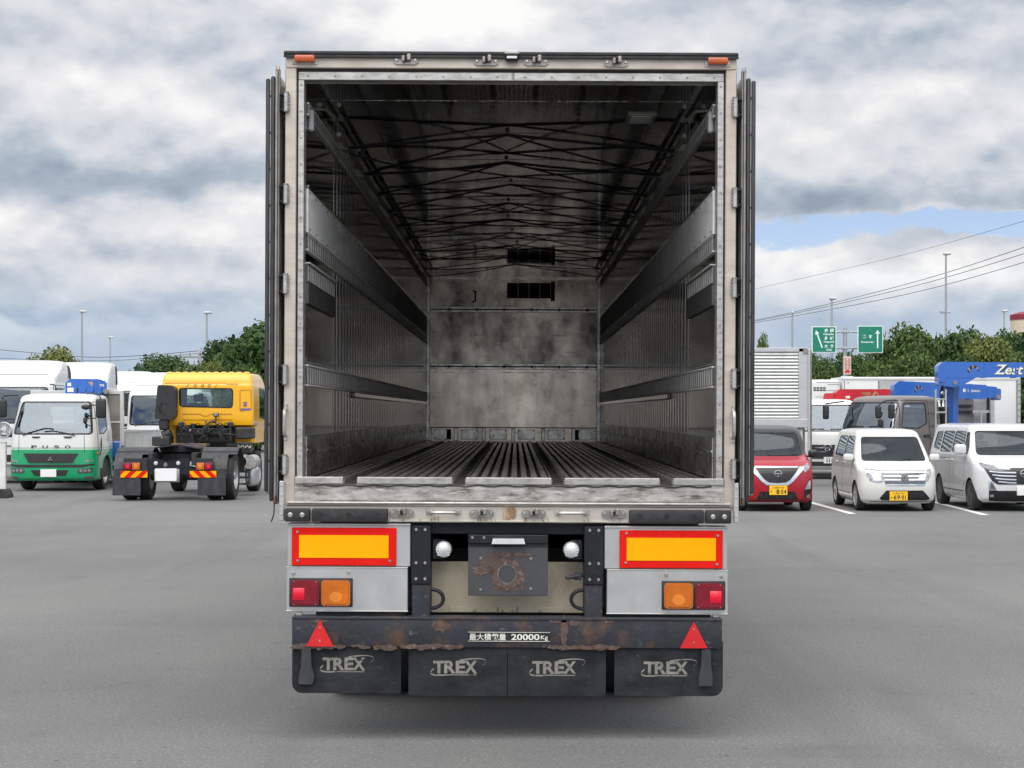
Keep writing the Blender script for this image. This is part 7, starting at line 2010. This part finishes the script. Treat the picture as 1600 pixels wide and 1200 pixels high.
def trunk_mesh(seed, h, w):
    rnd = random.Random(seed); g = G()
    g.tube(curve_pts([(0, 0, 0), (.1, .05, h*.25), (-.05, .1, h*.55), (.05, 0, h*.8)], 4), [max(.04, .26*(1-i/13)) for i in range(13)], 8)
    for k in range(6):
        a = k*1.05+rnd.random(); z = h*rnd.uniform(.2, .55)
        g.tube(curve_pts([(0, 0, z), (math.cos(a)*w*.15, math.sin(a)*w*.15, z+h*.12), (math.cos(a)*w*.34, math.sin(a)*w*.34, z+h*.22)], 3), [.10, .09, .08, .06, .05, .04, .02], 6)
    o = g.obj('trunk', m_bark); me = o.data; bpy.data.objects.remove(o); return me
crowns = [crown_mesh('crown', s, 1.0*8, 7.0, 26, 12000, .175) for s in (1, 2, 3, 4)]
trunks = [trunk_mesh(s, 8, 7) for s in (1, 2)]
_leafcopies = {}
def tree(px, ptop, wpx, d, kind, label, k, base=0.0, group='trees beyond the lot'):
    V = View(px, d); h = V.v(ptop); w = wpx*d/F
    t = thing('tree', label, 'tree', V.loc, random.Random(k*7+3).uniform(0, 6.28), group)
    me = crowns[k % 4]; key = (k % 4, kind.name)
    if key not in _leafcopies: c = me.copy(); c.materials.append(kind); _leafcopies[key] = c
    o = bpy.data.objects.new('crown', _leafcopies[key]); COL.objects.link(o); o.parent = t; o.scale = (w/7.0, w/7.0, h/8.0)
    o = bpy.data.objects.new('trunk', trunks[k % 2]); COL.objects.link(o); o.parent = t; o.scale = (w/7.0, w/7.0, h/8.0)
far_dark = 'dark tree in the belt beyond the lot'
FOREST = [
    # left of the trailer
    (402, 498, 150, 82, lm_dark, 'big dark tree whose crown meets the left trailer door'), (352, 526, 96, 86, lm_dark, 'dark tree leaning out left of the biggest left tree'),
    (258, 556, 104, 100, lm_dark, 'low spreading dark tree above the left shoulder of the yellow cab'), (304, 563, 84, 98, lm_mid, 'low green tree just above the yellow cab roof'), (336, 560, 56, 80, lm_yel, 'yellowish bush tree above the yellow cab, beside the utility pole'), (384, 566, 70, 78, lm_mid, 'pale green tree at the foot of the big dark tree'),
    (78, 545, 84, 88, lm_yel, 'yellowish tree over the white truck roofs, its taller left clump'), (112, 559, 70, 90, lm_yel, 'lower yellowish tree right of the taller yellowish clump'), (168, 575, 46, 110, lm_mid, 'small green dome of a tree above the white deflectors'),
    (203, 576, 12, 160, lm_dark, 'left of three tiny far dark trees'), (212, 573, 12, 160, lm_dark, 'middle one of three tiny far dark trees'), (222, 575, 12, 160, lm_dark, 'right one of three tiny far dark trees'),
    # right of the trailer
    (1190, 518, 30, 96, lm_mid, 'small bright tree top directly right of the right trailer door'), (1268, 546, 30, 120, lm_dark, 'flat dark tree top behind the silver box edge'), (1292, 560, 60, 90, lm_mid, 'green tree behind the lamp pole at the left sign'),
    (1338, 545, 70, 92, lm_dark, 'dark tree behind the sign post'), (1388, 530, 64, 96, lm_dark, 'dark tree behind the upright arrow sign'), (1372, 558, 70, 80, lm_mid, 'green tree below the upright arrow sign'),
    (1432, 510, 96, 94, lm_mid, 'tall tree left of the tallest lamp pole'), (1492, 509, 90, 96, lm_dark, 'tall dark tree right of the tallest lamp pole'), (1436, 548, 90, 78, lm_mid, 'broad green tree above the red crane'),
    (1540, 521, 84, 88, lm_yel, 'rounded yellowish tree above the big blue boom'), (1584, 520, 70, 98, lm_dark, 'dark tree in front of the beige tower'), (1628, 512, 90, 90, lm_dark, 'dark tree cut by the right picture edge'), (1600, 548, 70, 76, lm_mid, 'green tree over the crane lettering at the right edge'), (1500, 552, 80, 76, lm_dark, 'dark tree right above the crane pivot'),
]
for i, (px, pt, w_, d, kd, lb) in enumerate(FOREST): tree(px, pt, w_*(1.28 if px > 1300 else 1.1 if w_ > 20 else 1.0), d, kd, lb, i)
def bank():
    """the low green belt behind the lot that reads as one mass"""
    rnd = np.random.default_rng(5); vs, fs, tone = [], [], []
    for x0, x1, d, h in ((-58, -8, 104, 4.2), (11, 52, 100, 5.0), (-9, 12, 112, 4.5)):
        for k in range(int((x1-x0)*170)):
            x = rnd.uniform(x0, x1); top = h*(.66+.14*math.sin(x*.53+1)+.12*math.sin(x*1.37)+.10*math.sin(x*2.9+.5)+.08*rnd.random()); z = top*rnd.random()**.6
            p = np.array((x, d-D0+rnd.uniform(-1.2, 1.2)+z*.25, z)); nn = rnd.normal(size=3)+np.array((0, -.8, .5)); nn /= np.linalg.norm(nn)
            t = np.cross(nn, rnd.normal(size=3)); t /= np.linalg.norm(t); b = np.cross(nn, t); s = .26*rnd.uniform(.6, 1.3); o = len(vs)
            for a, c in ((-1, -.2), (-.2, -.62), (.9, -.35), (1.1, .25), (.1, .65), (-.8, .4)): vs.append(tuple(p+t*a*s+b*c*s))
            fs.append(tuple(range(o, o+6))); tone.append(min(1, max(0, .3+.15*math.sin(x*1.3)+rnd.normal()*.12)))
    me = bpy.data.meshes.new('undergrowth'); me.from_pydata(vs, [], fs)
    at = me.attributes.new('tone', 'FLOAT', 'FACE'); at.data.foreach_set('value', tone); me.materials.append(lm_dark)
    o = bpy.data.objects.new('undergrowth', me); COL.objects.link(o); tag(o, 'dense green undergrowth along the far side of the lot', kind='stuff')
bank()
def hills():
    g = G(); n = 60; prof = []
    for i in range(n+1):
        x = -900+1800*i/n; hgt = 26+20*math.sin(i*.33+.8)+12*math.sin(i*.81)+(26 if abs(x-330) < 120 else 0)*math.exp(-((x-330)/70)**2)
        prof.append((x, max(8, hgt)))
    rows = []
    for k, (dy, f) in enumerate(((0, 0), (120, .6), (260, 1.0), (520, 0))):
        rows.append([g.bm.verts.new((x, 1900+dy, h_*f*.9)) for x, h_ in prof])
    for A, B_ in zip(rows, rows[1:]):
        for i in range(n): g.face((A[i], A[i+1], B_[i+1], B_[i]))
    o = g.obj('hills', mat('wooded hillside', (.05, .08, .05), .9, 0, .2, .02)); tag(o, 'low wooded hills on the horizon', kind='structure')
hills()
